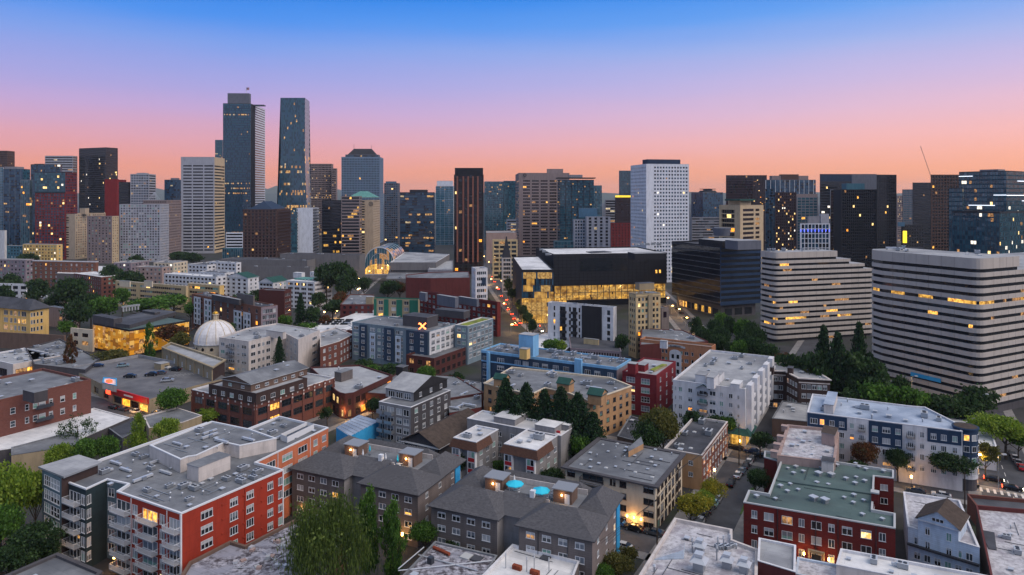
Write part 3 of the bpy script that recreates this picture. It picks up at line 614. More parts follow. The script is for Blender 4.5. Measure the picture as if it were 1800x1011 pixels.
# ================================================================ foreground right: dark red brick block with the green roof
pgz = 10.5
pgp = pp(pgz, (1307,882),(1574,928),(1574,902),(1534,895),(1537,836),(1571,840),(1571,826),(1344,792),(1343,803),(1372,811),(1351,867),(1316,861))
fg = st(us=[(1321,1331),(1343,1360),(1374,1393),(1404,1414),(1426,1444),(1456,1467),(1480,1498),(1513,1532),(1545,1557)], fl=3.25, wh=1.75, sill=.8, top=.8, g='home', lit=.22, wm='b_maroon', nf=3)
gr = bld('dark red brick apartment block with green flat roof full of small vents', pgp, pgz, 'b_maroon', faces={0: fg, 3: wins(5, 3.25, 1.3, 1.6, top=1), 9: st(nc=1, fl=3.25, ww=1.6, wh=1.6, g='home', top=1), 4: st(nc=1, fl=3.25, ww=1.6, wh=1.5, g='home', top=1), 2: st(nc=2, fl=3.25, ww=1.4, wh=1.6, g='home', top=1)}, default={'none':1}, ind=True, ph=.6, roof='roof_green', par='curtain', capt=.25)
for (u,v) in ((1389,807),(1400,807),(1385,825),(1399,823),(1412,831),(1395,834),(1372,857),(1384,866),(1403,863),(1389,853),(1436,815),(1443,824),(1462,824),(1471,820),(1504,817),(1510,823),(1522,827),(1553,831),(1487,844),(1505,841),(1520,848),(1503,852),(1436,851),(1456,854),(1430,880),(1450,884),(1484,877),(1501,873),(1518,882),(1500,886),(1516,907),(1551,915),(1330,875),(1363,879)):
    x, y = P(u, v, pgz-.6); s_ = 1.3 if (u, v) in ((1430,880),(1450,884)) else rnd.uniform(.6,.85); inst('roof_vent', CACHE['vent'], gr, (x, y, pgz-.6), .5, (s_,s_,s_*1.3))
for (u,v) in ((1439,836),(1461,838)): x, y = P(u, v, pgz-.6); inst('roof_vent', CACHE['vent'], gr, (x, y, pgz-.6), .5, (1.2,1.2,1.5))
R_ = MB(); q_ = pp(pgz, (1366,838),(1533,862),(1533,866),(1366,842)); R_.prism(q_, pgz-.62, pgz-.25, 'roof_green'); R_.build('roof_step', gr)
penthouse(gr, box(1465, 813, pgz+2.2, 1467, 1444), pgz-.6, pgz+2.2, 'b_offwhite', 'roof_dark')
R_ = MB(); x, y = P(1538, 880, pgz); R_.box((x,y), GA_, GB_, -.7,.7,-.7,.7, pgz-.6, pgz+1.8, 'b_maroon'); R_.box((x,y), GA_, GB_, -.85,.85,-.85,.85, pgz+1.8, pgz+2.1, 'curtain'); R_.build('chimney', gr)
# entrance
R_ = MB(); a_, b_ = GA_, GB_; t_ = along(pgp[0], (-b_[0],-b_[1]), 1435); nn = (-a_[0], -a_[1]); bb = (-b_[0], -b_[1])
R_.box(pgp[0], bb, nn, t_-1.6, t_+1.6, .01, .5, 3.0, 3.5, 'b_stone'); R_.box(pgp[0], bb, nn, t_-1.6, t_-1.2, .01, .4, 0, 3.0, 'b_stone'); R_.box(pgp[0], bb, nn, t_+1.2, t_+1.6, .01, .4, 0, 3.0, 'b_stone'); R_.box(pgp[0], bb, nn, t_-.9, t_+.9, .02, .12, 0, 2.6, 'frame_dark'); R_.build('entrance_porch', gr)
for dt in (-2.4, 2.4):
    R_ = MB(); R_.box(pgp[0], bb, nn, t_+dt-.15, t_+dt+.15, .02, .32, 2.0, 2.5, 'lamp_warm'); R_.build('wall_lamp', gr)
    l = bpy.data.lights.new('porch_light', 'POINT'); l.energy = 90; l.color = (1,.5,.15); l.shadow_soft_size = .2; lo_ = bpy.data.objects.new('porch_light', l); C.objects.link(lo_); lo_.location = (pgp[0][0]+bb[0]*(t_+dt)+nn[0]*.9, pgp[0][1]+bb[1]*(t_+dt)+nn[1]*.9, 2.3)
# pinkish crenellated building behind
pk = bld('pinkish grey building with stepped parapet behind the green roof', pp(12, (1366,800),(1468,812),(1475,760),(1446,752),(1384,746),(1376,770)), 12, 'b_pinkgrey', faces={}, default={'none':1}, ph=.7, roof='roof_flaky', par='b_pinkgrey', pt=.6, nb=8, kinds=('sky','sky','vent'), ind=True)
penthouse(pk, pp(14.5, (1467,765),(1473,752),(1449,747),(1444,760)), 11.4, 14.5, 'b_pinkgrey', 'roof_brown')
for (u,v) in ((1366,795),(1371,782),(1377,768),(1384,750)): penthouse(pk, rect(P(u,v,12.9), 1.6j, 1.6j), 11.3, 12.9, 'b_pinkgrey', 'b_pinkgrey', 'crenel')

# light blue house with gables and worn roof
lb_ = bld('light blue gabled house with a worn white flat roof behind', pp(9.0, (1596,925),(1722,962),(1687,879),(1588,864)), 9.0, 'b_ltblue', name='house', cat='house', roof='roof_flaky', par='b_white', ph=.5, faces={0: st(nc=6, fl=3, ww=1.2, wh=1.5, g='home', top=1.2, lit=.1)}, ind=True)
fb = Vector(P(1596,925,9)); fe = Vector(P(1722,962,9)); dq_ = (fe-fb).normalized(); nq_ = (dq_.y, -dq_.x); dq_ = tuple(dq_)
s0_, s1_ = along(fb, dq_, 1614), along(fb, dq_, 1685); o_ = (fb.x+nq_[0]*.2, fb.y+nq_[1]*.2); g_ = lambda s, dp: (o_[0]+dq_[0]*s-nq_[0]*dp, o_[1]+dq_[1]*s-nq_[1]*dp)
fp = [g_(s1_,0), g_(s1_,8), g_(s0_,8), g_(s0_,0)]
volume(lb_, fp, 5.2, 11.4, 'b_ltblue', None, ind=True, ph=0, faces={3: st(us=[(1626,1635),(1663,1673)], fl=3.0, wh=1.7, sill=.6, top=.6, g='home', lit=.1, nf=2)}, wname='gable_wall')
hip(lb_, fp, 11.4, 13.9, 'roof_brown', over=.5, gable=True, along_a=True, name='gable_roof', fascia='b_white', gm='b_ltblue')
mid = g_((s0_+s1_)/2, 0); bb = dq_; nn = nq_
aw = MB(); aw.box(mid, bb, nn, -1.1, 1.1, .02, .08, 11.7, 12.4, 'frame_white')
for k in (-1, 0, 1): aw.box(mid, bb, nn, k*.7-.28, k*.7+.28, .085, .1, 11.77, 12.33, 'glass_dark')
aw.build('attic_window', lb_)
R_ = MB(); R_.box(fb, bb, nn, 0, (fe-fb).length, .25, .9, 5.4, 5.8, 'frame_dark'); R_.build('cornice', lb_)
R_ = MB(); R_.prism(pp(9.2, (1640,897),(1684,906),(1686,902),(1642,893)), 8.4, 9.2, 'roof_brown'); R_.build('roof_ridge', lb_)
# worn building at the right edge
rw = bld('low building with worn white roof and brick parapet at the right edge', pp(7.5, (1742,1012),(1900,1060),(1860,900),(1716,888)), 7.5, 'b_dkbrown', roof='roof_flaky', par='b_brownred', ph=.9, pt=.3)
R_ = MB(); R_.prism(pp(7.5, (1722,925),(1748,930),(1752,960),(1738,958)), 6.4, 6.8, 'roof_dark'); R_.build('roof_well', rw)
bw = bld('low dark roof with long brick parapet wall by the crossing on the right', pp(5.0, (1716,888),(1880,905),(1830,880),(1700,868)), 5.0, 'b_brick', roof='roof_dark', par='b_brick', ph=.8)
# bottom right white roofs
bld('long white flat roof at the bottom right edge', pp(8.5, (1470,992),(1720,1040),(1740,1012),(1478,964)), 8.5, 'b_offwhite', roof='roof_white', par='b_white', ph=.5, nb=7, kinds=('vent','unit','vent'), sc=.7)
bld('low pale blue roof with peeling patches at the bottom right', pp(6.5, (1398,1008),(1720,1075),(1740,1042),(1402,979)), 6.5, 'b_offwhite', roof='roof_flaky', par='b_ltblue', ph=.4)
bld('small dark maroon box building beside the worn lavender roof', pp(9.5, (1332,985),(1398,1005),(1399,958),(1334,945)), 9.5, 'b_brownred', roof='roof_pale', par='b_white', ph=.4)
wl = bld('worn lavender white flat roof with pagoda vents, bottom centre right', pp(8.5, (1105,1040),(1330,1075),(1332,965),(1287,948),(1287,930),(1186,910)), 8.5, 'b_taupe', roof='roof_flaky', par='b_offwhite', ph=.7, pt=.5, nb=3, kinds=('pipe','vent'))
def pagoda(root, x, y, z, s):
    R = MB(); c = (x, y); a, b = (1,0), (0,1); R.box(c, GA_, GB_, -.6*s,.6*s,-.6*s,.6*s, z, z+1.2*s, 'metal_grey')
    e = lambda r, zz: [(x+GA_[0]*i*r+GB_[0]*j*r, y+GA_[1]*i*r+GB_[1]*j*r, zz) for i, j in ((-1,-1),(1,-1),(1,1),(-1,1))]
    lo, hi = e(.95*s, z+1.2*s), e(.35*s, z+1.75*s)
    for k in range(4): R.poly([lo[k], lo[(k+1)%4], hi[(k+1)%4], hi[k]][::-1], 'metal_light')
    R.poly(lo[::-1], 'metal_dark'); R.poly(hi, 'metal_light'); R.box(c, GA_, GB_, -.5*s,.5*s,-.5*s,.5*s, z+1.76*s, z+2.1*s, 'metal_light'); R.build('roof_cowl', root)
for (u,v,s_) in ((1230,972,1.3),(1229,1003,1.6),(1278,998,1.3),(1308,1006,1.3)): pagoda(wl, *P(u,v,7.8), 7.8, s_)
for (u,v) in ((1217,972),(1260,985),(1262,970),(1272,968),(1283,966)): x,y = P(u,v,7.8); inst('vent_pipe', CACHE['pipe'], wl, (x,y,7.8), 0, (.8,.8,2.6))
R_ = MB(); q_ = pp(7.8, (1150,985),(1202,983),(1204,968)); R_.poly([(*q_[0],7.85), (*q_[1],7.85), (*q_[1],9.6), (*q_[0],8.0)], 'b_ltblue'); R_.poly([(*q_[1],7.85), (*q_[2],7.85), (*q_[2],9.5), (*q_[1],9.6)], 'b_ltblue'); R_.poly([(*q_[0],8.0), (*q_[1],9.6), (*q_[2],9.5)], 'roof_flaky'); R_.build('roof_hatch', wl)
for k in range(5): x,y = P(1262+k*6, 962+k%2*3, 7.8); inst('air_handler', CACHE['unit'], wl, (x,y,7.8), .5, (.55,.55,.55))
# bottom centre roofs
bl = bld('low worn grey roof with white stains at the bottom centre', pp(7, (680,1040),(830,1045),(874,976),(765,951)), 7, 'b_dkgray', roof='roof_worn', par='roof_grey', ph=.35, nb=1, kinds=('vent',))
R_ = MB()
for (p0, p1, r_) in (((700,1003),(870,985),.12),((735,975),(840,1003),.12),((745,962),(700,1000),.12)): a0, a1 = P(*p0,6.9), P(*p1,6.9); R_.tube((*a0,6.9), (*a1,6.9), r_, 'metal_light', 5)
R_.build('roof_pipe', bl)
R_ = MB(); a0, a1 = P(762,963,6.9), P(790,975,6.9); R_.tube((*a0,7.0), (*a1,7.0), .35, 'rust', 6); R_.build('rusty_beam', bl)
for (u,v,m_) in ((820,978,'curtain'),(838,982,'roof_dark')): x,y = P(u,v,6.75); R_ = MB(); R_.box((x,y), GA_, GB_, -1,1,-1,1, 6.66, 6.9, m_); R_.build('roof_patch', bl)
x,y = P(757,990,6.7); R_ = MB(); R_.box((x,y), GA_, GB_, -.5,.5,-.5,.5, 6.6, 7.9, 'metal_dark'); R_.build('chimney', bl)
bwh = bld('clean white flat roof with rust red vents at the bottom edge', pp(7.5, (800,1060),(990,1060),(1018,986),(901,956)), 7.5, 'b_taupe', roof='roof_white', par='b_white', ph=.6)
for (u,v) in ((909,1000),(940,1009)): x,y = P(u,v,7); R_ = MB(); R_.box((x,y), GB_, GA_, -.9,.9,-.4,.4, 6.9, 7.7, 'rust'); R_.build('rusty_vent', bwh)
for (u,v) in ((889,998),(939,1000),(926,1004),(965,1006)): x,y = P(u,v,7); inst('vent_pipe', CACHE['pipe'], bwh, (x,y,6.9), 0, (.5,.5,2.5))
x,y = P(959,981,6.95); R_ = MB(); R_.box((x,y), GA_, GB_, -.9,.9,-.9,.9, 6.9, 7.15, 'roof_dark'); R_.build('roof_hatch', bwh)
# worn roof with brown tile parapet, bottom left centre
wr = bld('badly worn roof with brown tiled parapet and strewn debris, lower left', pp(8, (300,1040),(560,1060),(610,930),(556,893),(431,958),(405,950),(333,987)), 8, 'b_brick', roof='roof_worn', par='b_brown', ph=.6, pt=.5)
R_ = MB(); r4 = random.Random(5)
for k in range(26):
    u, v = r4.uniform(390,540), r4.uniform(945,1000); x,y = P(u,v,7.5)
    if not inside(pp(8, (330,1030),(560,1050),(600,930),(556,900),(431,962),(405,956)), x, y): continue
    if k % 3: R_.box((x,y), (math.cos(k),math.sin(k)), (-math.sin(k),math.cos(k)), -r4.uniform(.3,.8),.5,-.4,.4, 7.4, 7.4+r4.uniform(.2,.7), r4.choice(('metal_light','b_pinkgrey','curtain')))
    else:
        an = r4.uniform(0,3); l_ = r4.uniform(2,5); R_.tube((x,y,7.55), (x+l_*math.cos(an), y+l_*math.sin(an), 7.6), .07, 'metal_light', 4)
R_.build('roof_debris', wr, kind='stuff')
dl = bld('dark grey low flat roof cut by the bottom left corner', pp(9, (-60,1040),(110,1075),(180,1004),(101,971)), 9, 'b_dkgray', roof='roof_grey', par='b_dkgray', ph=.5, pt=.7, nb=4, kinds=('vent','sky'))

# ================================================================ second row
# mansard building with red and white bays
mb_ = thing('apartment_building', 'grey apartment block with white roofs, brown mansards and red and white bays', 'building', (*P(900,760,13), 0))
def bay(root, u, v, z, uR, uL, back):
    p = box(u, v, z, uR, uL); f = wins(3.4, 2.9, 1.5, 1.5, top=1.6, g='home', lit=.1, nf=4)
    f['top'] = 2.2
    volume(root, p, 0, z, 'b_graywall', 'roof_white', 'b_white', faces={0: dict(f, nc=3), 3: {'none':1}}, ph=.4, ind=True, over=.08, capt=.2, pt=.4)
    o1, o2 = offset(p, -.12), offset(p, -.95); R = MB()
    for i, k0, k1 in ((3, 0, 1), (0, 0, .6)):
        e = lambda o, t: (o[i][0]+(o[(i+1)%4][0]-o[i][0])*t, o[i][1]+(o[(i+1)%4][1]-o[i][1])*t)
        R.poly([(*e(o2,k0),z-2.3), (*e(o2,k1),z-2.3), (*e(o1,k1),z-.22), (*e(o1,k0),z-.22)], 'b_mansard'); R.poly([(*e(p,k0),z-2.3), (*e(p,k1),z-2.3), (*e(o2,k1),z-2.3), (*e(o2,k0),z-2.3)][::-1], 'frame_dark')
    R.build('mansard', root)
    a, b = GA_, GB_; L = math.dist(p[3], p[0])
    for t in (L*.14, L*.82):
        R = MB(); c = (p[0][0]+b[0]*t, p[0][1]+b[1]*t); nn = (-a[0],-a[1])
        R.box(c, b, nn, -1.25, 1.25, .004, .85, 0, z-2.25, 'frame_white'); bw_ = R.build('bay', root)
        R = MB()
        for j in range(4):
            zz = z-2.4-2.9*j; R = MB(); R.box(c, b, nn, -1.0, 1.0, .855, .9, zz-2.75, zz-1.75, 'b_redpanel'); R.build('red_panel', root)
        for j in range(4):
            zz = z-2.4-2.9*j
            for s_ in (-.5, .5): R = MB(); R.box(c, b, nn, s_-.42, s_+.42, .855, .875, zz-1.6, zz-.15, pick('home', .1)); R.build('pane', root)
bay(mb_, 837, 777, 13, 876, 797, 0); bay(mb_, 943, 791, 13, 984, 886, 0)
volume(mb_, box(986, 766, 13, 1009, 821), 0, 13.02, 'b_graywall', 'roof_white', 'b_white', ph=.5, faces={3: wins(4, 2.9, 1.4, 1.4, top=1.5)}, ind=True)
R_ = MB(); p_ = box(983, 764, 12.5, 985, 971); R_.prism(p_, 0, 13.3, 'b_redpanel'); R_.build('red_wall', mb_)
for (u,v,uR,uL,z) in ((975,752,990,940,14.5),(1000,748,1010,985,14.2),(905,738,930,868,14.3),(985,734,1004,948,14.2)): penthouse(mb_, box(u,v,z,uR,uL), 12.4, z, 'b_graywall', 'roof_white')
bits(mb_, box(937,790,13,978,893), 12.6, 3, ('unit','vent')); bits(mb_, box(834,776,13,872,803), 12.6, 3, ('unit','vent'))
# flat roofed 1960s block
fx = bld('four storey cream block with large overhanging grey flat roof', box(1152, 853, 11, 1199, 994), 11, 'b_cream', roof='roof_grey', par='b_dkgray', ph=.25, over=.9, capt=.35, ind=True,
    faces={3: st(us=[(997,1011),(1024,1060,'b'),(1072,1076),(1078,1082),(1089,1101),(1131,1149)], fl=2.75, wh=1.5, sill=.8, top=.3, g='home', lit=.08, fm='frame_brown', rail='frame_dark'),
           0: st(nc=7, fl=2.75, ww=2.0, wh=2.0, sill=.4, top=.3, g='home', lit=.1, fm='frame_brown')}, nb=0)
R_ = MB()
for k in range(6):
    t_ = 3.2+k*6; R_.box(P(1152,853,11), GA_, (-GB_[0],-GB_[1]), t_, t_+2.6, .01, 1.3, .2, 10.4, "b_dkgray")
bits(fx, box(1150, 850, 11, 1197, 998), 10.75, 30, ('pipe','vent','pipe','vent','sky'), sc=.6)
R_ = MB(); q_ = pp(11, (1105,802),(1131,788),(1127,775),(1104,795)); R_.prism(q_, 10.7, 12.2, 'b_tan', 'roof_grey'); R_.build('roof_hatch', fx)
for k in range(3):
    c = P(1152,853,11); t_ = 3.4+k*1.7; p_ = (c[0]+GB_[0]*t_-GA_[0]*.2, c[1]+GB_[1]*t_-GA_[1]*.2)
    R_ = MB(); R_.box(p_, GA_, GB_, -.1,.1,-.15,.15, 2.2, 2.6, 'lamp_warm'); R_.build('wall_lamp', fx)
    if k == 1:
        l = bpy.data.lights.new('wall_light', 'POINT'); l.energy = 260; l.color = (1,.5,.15); l.shadow_soft_size = .4; lo_ = bpy.data.objects.new('wall_light', l); C.objects.link(lo_); lo_.location = (p_[0]-GA_[0]*1.0, p_[1]-GA_[1]*1.0, 2.2)
# brick building with peach corner
bld('brick corner building with peach front and stepped parapet, behind the cream block', box(1234, 800, 9.5, 1279, 1167), 9.5, 'b_brick2', roof='roof_dark', par='b_offwhite', ph=.7, capt=.2, ind=True,
    faces={0: wins(3.4, 3.0, 1.5, 1.7, top=.9, wm='b_brick', belt=((0,), 'b_offwhite', .25)), 3: wins(5.4, 3.0, 1.2, 1.3, top=1.2, wm='b_tan')}, nb=9, kinds=('vent','pipe','sky','unit'))
bld('narrow low grey roof between the tan block and the large dark trees', pp(5, (1085,766),(1130,778),(1140,740),(1108,730)), 5, 'b_brown', roof='roof_dark', par='roof_grey', ph=.3, nb=4, kinds=('vent','pipe'))
# brown gabled house
bh = bld('brown gabled house with wide eaves between the black block and grey house', box(770, 786, 8, 848, 711), 8, 'b_dkgray', name='house', cat='house', roof=None, ph=0, ind=True, faces={3: st(nc=3, fl=2.8, ww=2.6, wh=1.8, sill=.7, g='dark', lit=.1, rail='frame_white'), 0: {'none':1}})
hip(bh, box(770, 786, 8, 848, 711), 8, 11.5, 'roof_brown', over=1.2, gable=True, along_a=True, fascia='frame_white', gm='b_dkgray')
# black and grey modern block
mk = bld('modern block with black sloped upper storey, grey lower floors and balconies', box(722, 716, 12.2, 792, 666), 12.2, 'b_graywall', roof='roof_grey', par='b_white', ph=.3, ind=True,
    faces={3: st(us=[(668,676,'b'),(681,692,'b'),(697,706),(709,719)], fl=2.9, wh=2.0, sill=.3, top=.5, g='home', lit=.15, rail='metal_grey', solid=True), 0: wins(4, 2.9, 1.6, 1.7, top=.6, wm='b_dkgray')})
mp = box(727, 705, 12.2, 786, 678); volume(mk, mp, 12, 15, 'b_black', None, ind=True, ph=0, wname='upper_wall', faces={3: st(nc=3, fl=2.9, ww=2.8, wh=2.0, sill=.4, top=.2, g='home', wm='b_graywall'), 0: wins(6, 2.9, 1.3, 1.5, top=.3)})
R_ = MB(); p_ = offset(mp, -.35); e = [(p_[0][0]+(p_[1][0]-p_[0][0])*.5, p_[0][1]+(p_[1][1]-p_[0][1])*.5), (p_[3][0]+(p_[2][0]-p_[3][0])*.5, p_[3][1]+(p_[2][1]-p_[3][1])*.5)]
R_.poly([(*p_[0],15.0), (*e[0],18.2), (*e[1],18.2), (*p_[3],15.0)], 'roof_pale'); R_.poly([(*e[0],18.2), (*p_[1],15.0), (*p_[2],15.0), (*e[1],18.2)], 'roof_pale'); R_.poly([(*p_[0],15.0), (*p_[1],15.0), (*e[0],18.2)], 'b_black'); R_.poly([(*p_[2],15.0), (*p_[3],15.0), (*e[1],18.2)], 'b_black'); R_.build('sloped_roof', mk)
penthouse(mk, rect(e[1], 3j, 3j), 16.5, 19.6, 'b_black', 'roof_dark', 'chimney')
# blue shop shed
bs_ = bld('low bright blue shed with corrugated metal roof beside the orange wall', pp(5, (615,767),(666,740),(631,729),(591,752)), 5, 'b_brightblue', name='shed', cat='shed', roof='roof_lblue', ph=.05, par='roof_lblue')
for k in range(7):
    c0_, c1_ = P(597+k*8.5,764-k*4.2,5), P(597+k*8.5+8,752-k*4.2,5); R_ = MB(); q_ = pp(5, (591+3+k*5.4,752-k*3.1)), pp(5, (615+3+k*7,767-k*3.8)); R_.tube((*q_[0][0],5.04), (*q_[1][0],5.04), .08, 'metal_light', 4); R_.build('roof_rib', bs_)
# brick dealership with penthouses
bk = bld('long brown brick corner building with pale square tiles along its parapet and set back penthouse', box(449, 708, 12, 588, 337), 12, 'b_brick', roof='roof_pale', par='b_white', ph=.6, capt=.25, ind=True,
    faces={0: st(nc=7, fl=4.1, ww=4.4, wh=2.2, sill=1.0, top=1.2, g='dark', lit=.15, nv=3, nh=2, fm='frame_dark', pil=(7,'b_brick',.9,.25)), 3: st(nc=5, fl=4.1, ww=4.2, wh=2.2, sill=1.0, top=1.2, g='dark', lit=.2, nv=3, nh=2, fm='frame_dark', pil=(5,'b_brick',.9,.25))})
C0 = P(449,708,12)
for dr, L, n_, nn in ((GA_, along(C0,GA_,588), 14, (-GB_[0],-GB_[1])), (GB_, along(C0,GB_,337), 10, (-GA_[0],-GA_[1]))):
    for k in range(n_+1):
        for zz in ((11.05,) if k % 2 else (11.05, 9.9)):
            if (n_ == 14 and k % 2 == 0 or n_ == 10 and k % 2 == 0) is False and zz < 11: continue
            R_ = MB(); R_.box(C0, dr, nn, max(.2, L*k/n_-.28), min(L-.2, L*k/n_+.28), .26 if k % 2 == 0 else .01, .36 if k % 2 == 0 else .1, zz-.28, zz+.28, 'b_offwhite'); R_.build('tile', bk)
volume(bk, box(450, 692, 15, 540, 367), 11.4, 15, 'b_dkbrown', 'roof_pale', 'b_dkbrown', ph=.4, ind=True, wname='penthouse_wall', faces={0: wins(4.2, 3, 1.8, 1.5, top=.8), 3: wins(4, 3, 1.8, 1.5, top=.8)})
ph_ = box(441, 675, 17.2, 540, 391); volume(bk, ph_, 14.6, 17.2, 'b_brown', None, ph=0, ind=True, wname='attic_wall', faces={0: wins(4, 2.5, 1.6, 1.0, top=.4), 3: wins(5, 2.5, 1.6, 1.0, top=.4)})
hip(bk, ph_, 17.2, 19.0, 'roof_grey', over=.5, gable=True, along_a=True, fascia='curtain', gm='b_brown')
bits(bk, offset(ph_, 1.5), 17.9, 5, ('sky','vent','pipe'))
for (u,v,lb,zz) in ((497,684,'first pale green umbrella on the brick building roof terrace',12),(510,680,'second pale green umbrella on the brick building roof terrace, to the right',12)):
    plain('umbrella_green', S(150,196,178), .6); x,y = P(u,v,zz); umbrella(x,y,11.4,lb,1,'umbrella_green',2.2)
# dark red brick shops with rounded corner
sb = bld('low dark brick shop block with rounded corner and glowing windows', pp(9, (590,686),(597,690),(607,692),(622,690),(690,659),(632,641),(545,645)), 9, 'b_darkbrick', roof='roof_pale', par='b_darkbrick', ph=.6, ind=True, nb=6,
    faces={i: st(sp=3.4, fl=4, ww=2.6, wh=2.4, sill=.8, top=1.0, g='plum', lit=.5, lk='a', fm='frame_brown', nv=3) for i in (0,1,2,3,6)})
penthouse(sb, box(600, 655, 12, 620, 588), 8.4, 12, 'b_taupe', 'roof_grey')
wsr = bld('grey flat roofs patchwork with vents between the brick shops and the tan block', pp(7, (640,690),(790,700),(850,690),(800,660),(700,655)), 7, 'b_darkbrick', roof='roof_grey', par='b_darkbrick', ph=.3)
wsr2 = bld('grey flat roof with three flat plates right of the black modern block', pp(6.5, (790,725),(846,715),(846,672),(783,662)), 6.5, 'b_brownred', roof='roof_grey', par='roof_grey', ph=.3, nb=8, kinds=('unit','vent','duct'))
# white L shaped block
wb = bld('white L shaped plaster apartment block with flat roof and dark windows', pp(15, (437,600),(500,585),(524,597),(562,580),(486,568),(433,577),(385,593)), 15, 'b_offwhite', roof='roof_pale', par='b_offwhite', ph=.6, ind=True, nb=12,
    faces={0: st(us=[(441,449),(453,458),(461,465),(468,475)], fl=3.3, wh=1.7, top=1.2, g='dark', lit=.03, fm='frame_white'), 1: st(nc=3, fl=3.3, ww=1.6, wh=1.6, top=1.2, g='home', lit=.1), 2: st(us=[(549,557)], fl=3.3, wh=1.5, top=1.2, g='dark'), 6: st(us=[(388,395),(402,412,'b'),(417,421),(425,433)], fl=3.3, wh=1.6, top=1.2, g='home', lit=.3, rail='frame_dark')})
penthouse(wb, box(497, 584, 17.5, 503, 468), 14.4, 17.5, 'b_offwhite', 'roof_pale')

def roof_lines(root, poly, z, n, seed, m='metal_grey', r_=.07):
    r = random.Random(seed); k = t = 0; xs = [p[0] for p in poly]; ys = [p[1] for p in poly]
    while k < n and t < 300:
        t += 1; a = (r.uniform(min(xs), max(xs)), r.uniform(min(ys), max(ys))); d = r.choice((GA_, GB_)); l = r.uniform(3, 9); b = (a[0]+d[0]*l, a[1]+d[1]*l)
        if inside(poly, *a) and inside(poly, *b): R = MB(); R.tube((*a, z+.12), (*b, z+.12), r_, m, 5); R.build('roof_pipe', root); k += 1
roof_lines(red, pp(zr,(318,897),(492,825),(440,815),(360,838),(210,863)), zr-.55, 9, 1); roof_lines(red, pp(19.6,(317,805),(480,770),(440,758),(372,744),(275,781)), 19.25, 7, 2)
roof_lines(fx, box(1150, 850, 11, 1197, 998), 10.75, 12, 3, 'roof_dark'); roof_lines(gr, offset(pgp, 1), pgz-.6, 6, 4, 'metal_dark', .05); roof_lines(wl, pp(8.5,(1120,1035),(1325,1060),(1325,966),(1282,946),(1190,915)), 7.8, 10, 5, 'metal_dark', .06); roof_lines(bwh, pp(7.5,(810,1050),(985,1050),(1010,988),(903,962)), 6.9, 5, 6, 'metal_dark', .05); roof_lines(rw, pp(7.5,(1750,1010),(1880,1050),(1850,905),(1722,892)), 6.6, 8, 7, 'metal_dark', .06); roof_lines(lb_, pp(9,(1600,915),(1700,945),(1680,882),(1592,868)), 8.5, 5, 8, 'metal_dark', .05)
bits(rw, pp(7.5,(1760,1000),(1870,1040),(1845,910),(1740,900)), 6.6, 7, ('vent','pipe','unit'), sc=.7); bits(pk, pp(12,(1370,795),(1462,806),(1440,765),(1385,755)), 11.3, 6, ('sky','vent'), sc=.6)

# downpipes and wall vents on the nearest walls
def downpipes(root, p, q, z0, z1, us, m='frame_grey'):
    L = math.dist(p, q); t = ((q[0]-p[0])/L, (q[1]-p[1])/L); n = (t[1], -t[0])
    for u in us:
        x = along(p, t, u); R = MB(); R.box(p, t, n, x-.06, x+.06, .02, .14, z0, z1, m, False); R.build('downpipe', root)
def wall_vents(root, p, q, zs, us, m):
    L = math.dist(p, q); t = ((q[0]-p[0])/L, (q[1]-p[1])/L); n = (t[1], -t[0])
    for u in us:
        for z in zs: x = along(p, t, u); R = MB(); R.box(p, t, n, x-.18, x+.18, .02, .16, z-.14, z+.14, m); R.build('wall_vent', root)
wall_vents(red, pr[0], pr[1], [zr-1.9-2.95*k for k in range(4)], (391,428,460), 'b_red'); downpipes(red, pr[0], pr[1], 0, zr-.4, (430,), 'b_red'); downpipes(red, pr[12], pr[0], 0, zr-.4, (231,294), 'frame_white'); downpipes(red, pr[2], pr[3], 4, zr-.4, (488,545), 'frame_white')
downpipes(gr, pgp[0], pgp[1], 0, pgz-.3, (1367,1434,1473,1540), 'frame_dark'); downpipes(fx, P(1152,853,11), box(1152, 853, 11, 1199, 994)[1], 0, 10.5, (1170,1188), 'frame_dark')
cq = P(1041,949,12); b24 = ab(24)[1]; downpipes(g2, (cq[0]+b24[0]*along(cq,b24,912), cq[1]+b24[1]*along(cq,b24,912)), cq, 0, 11.8, (946,998), 'frame_dark')
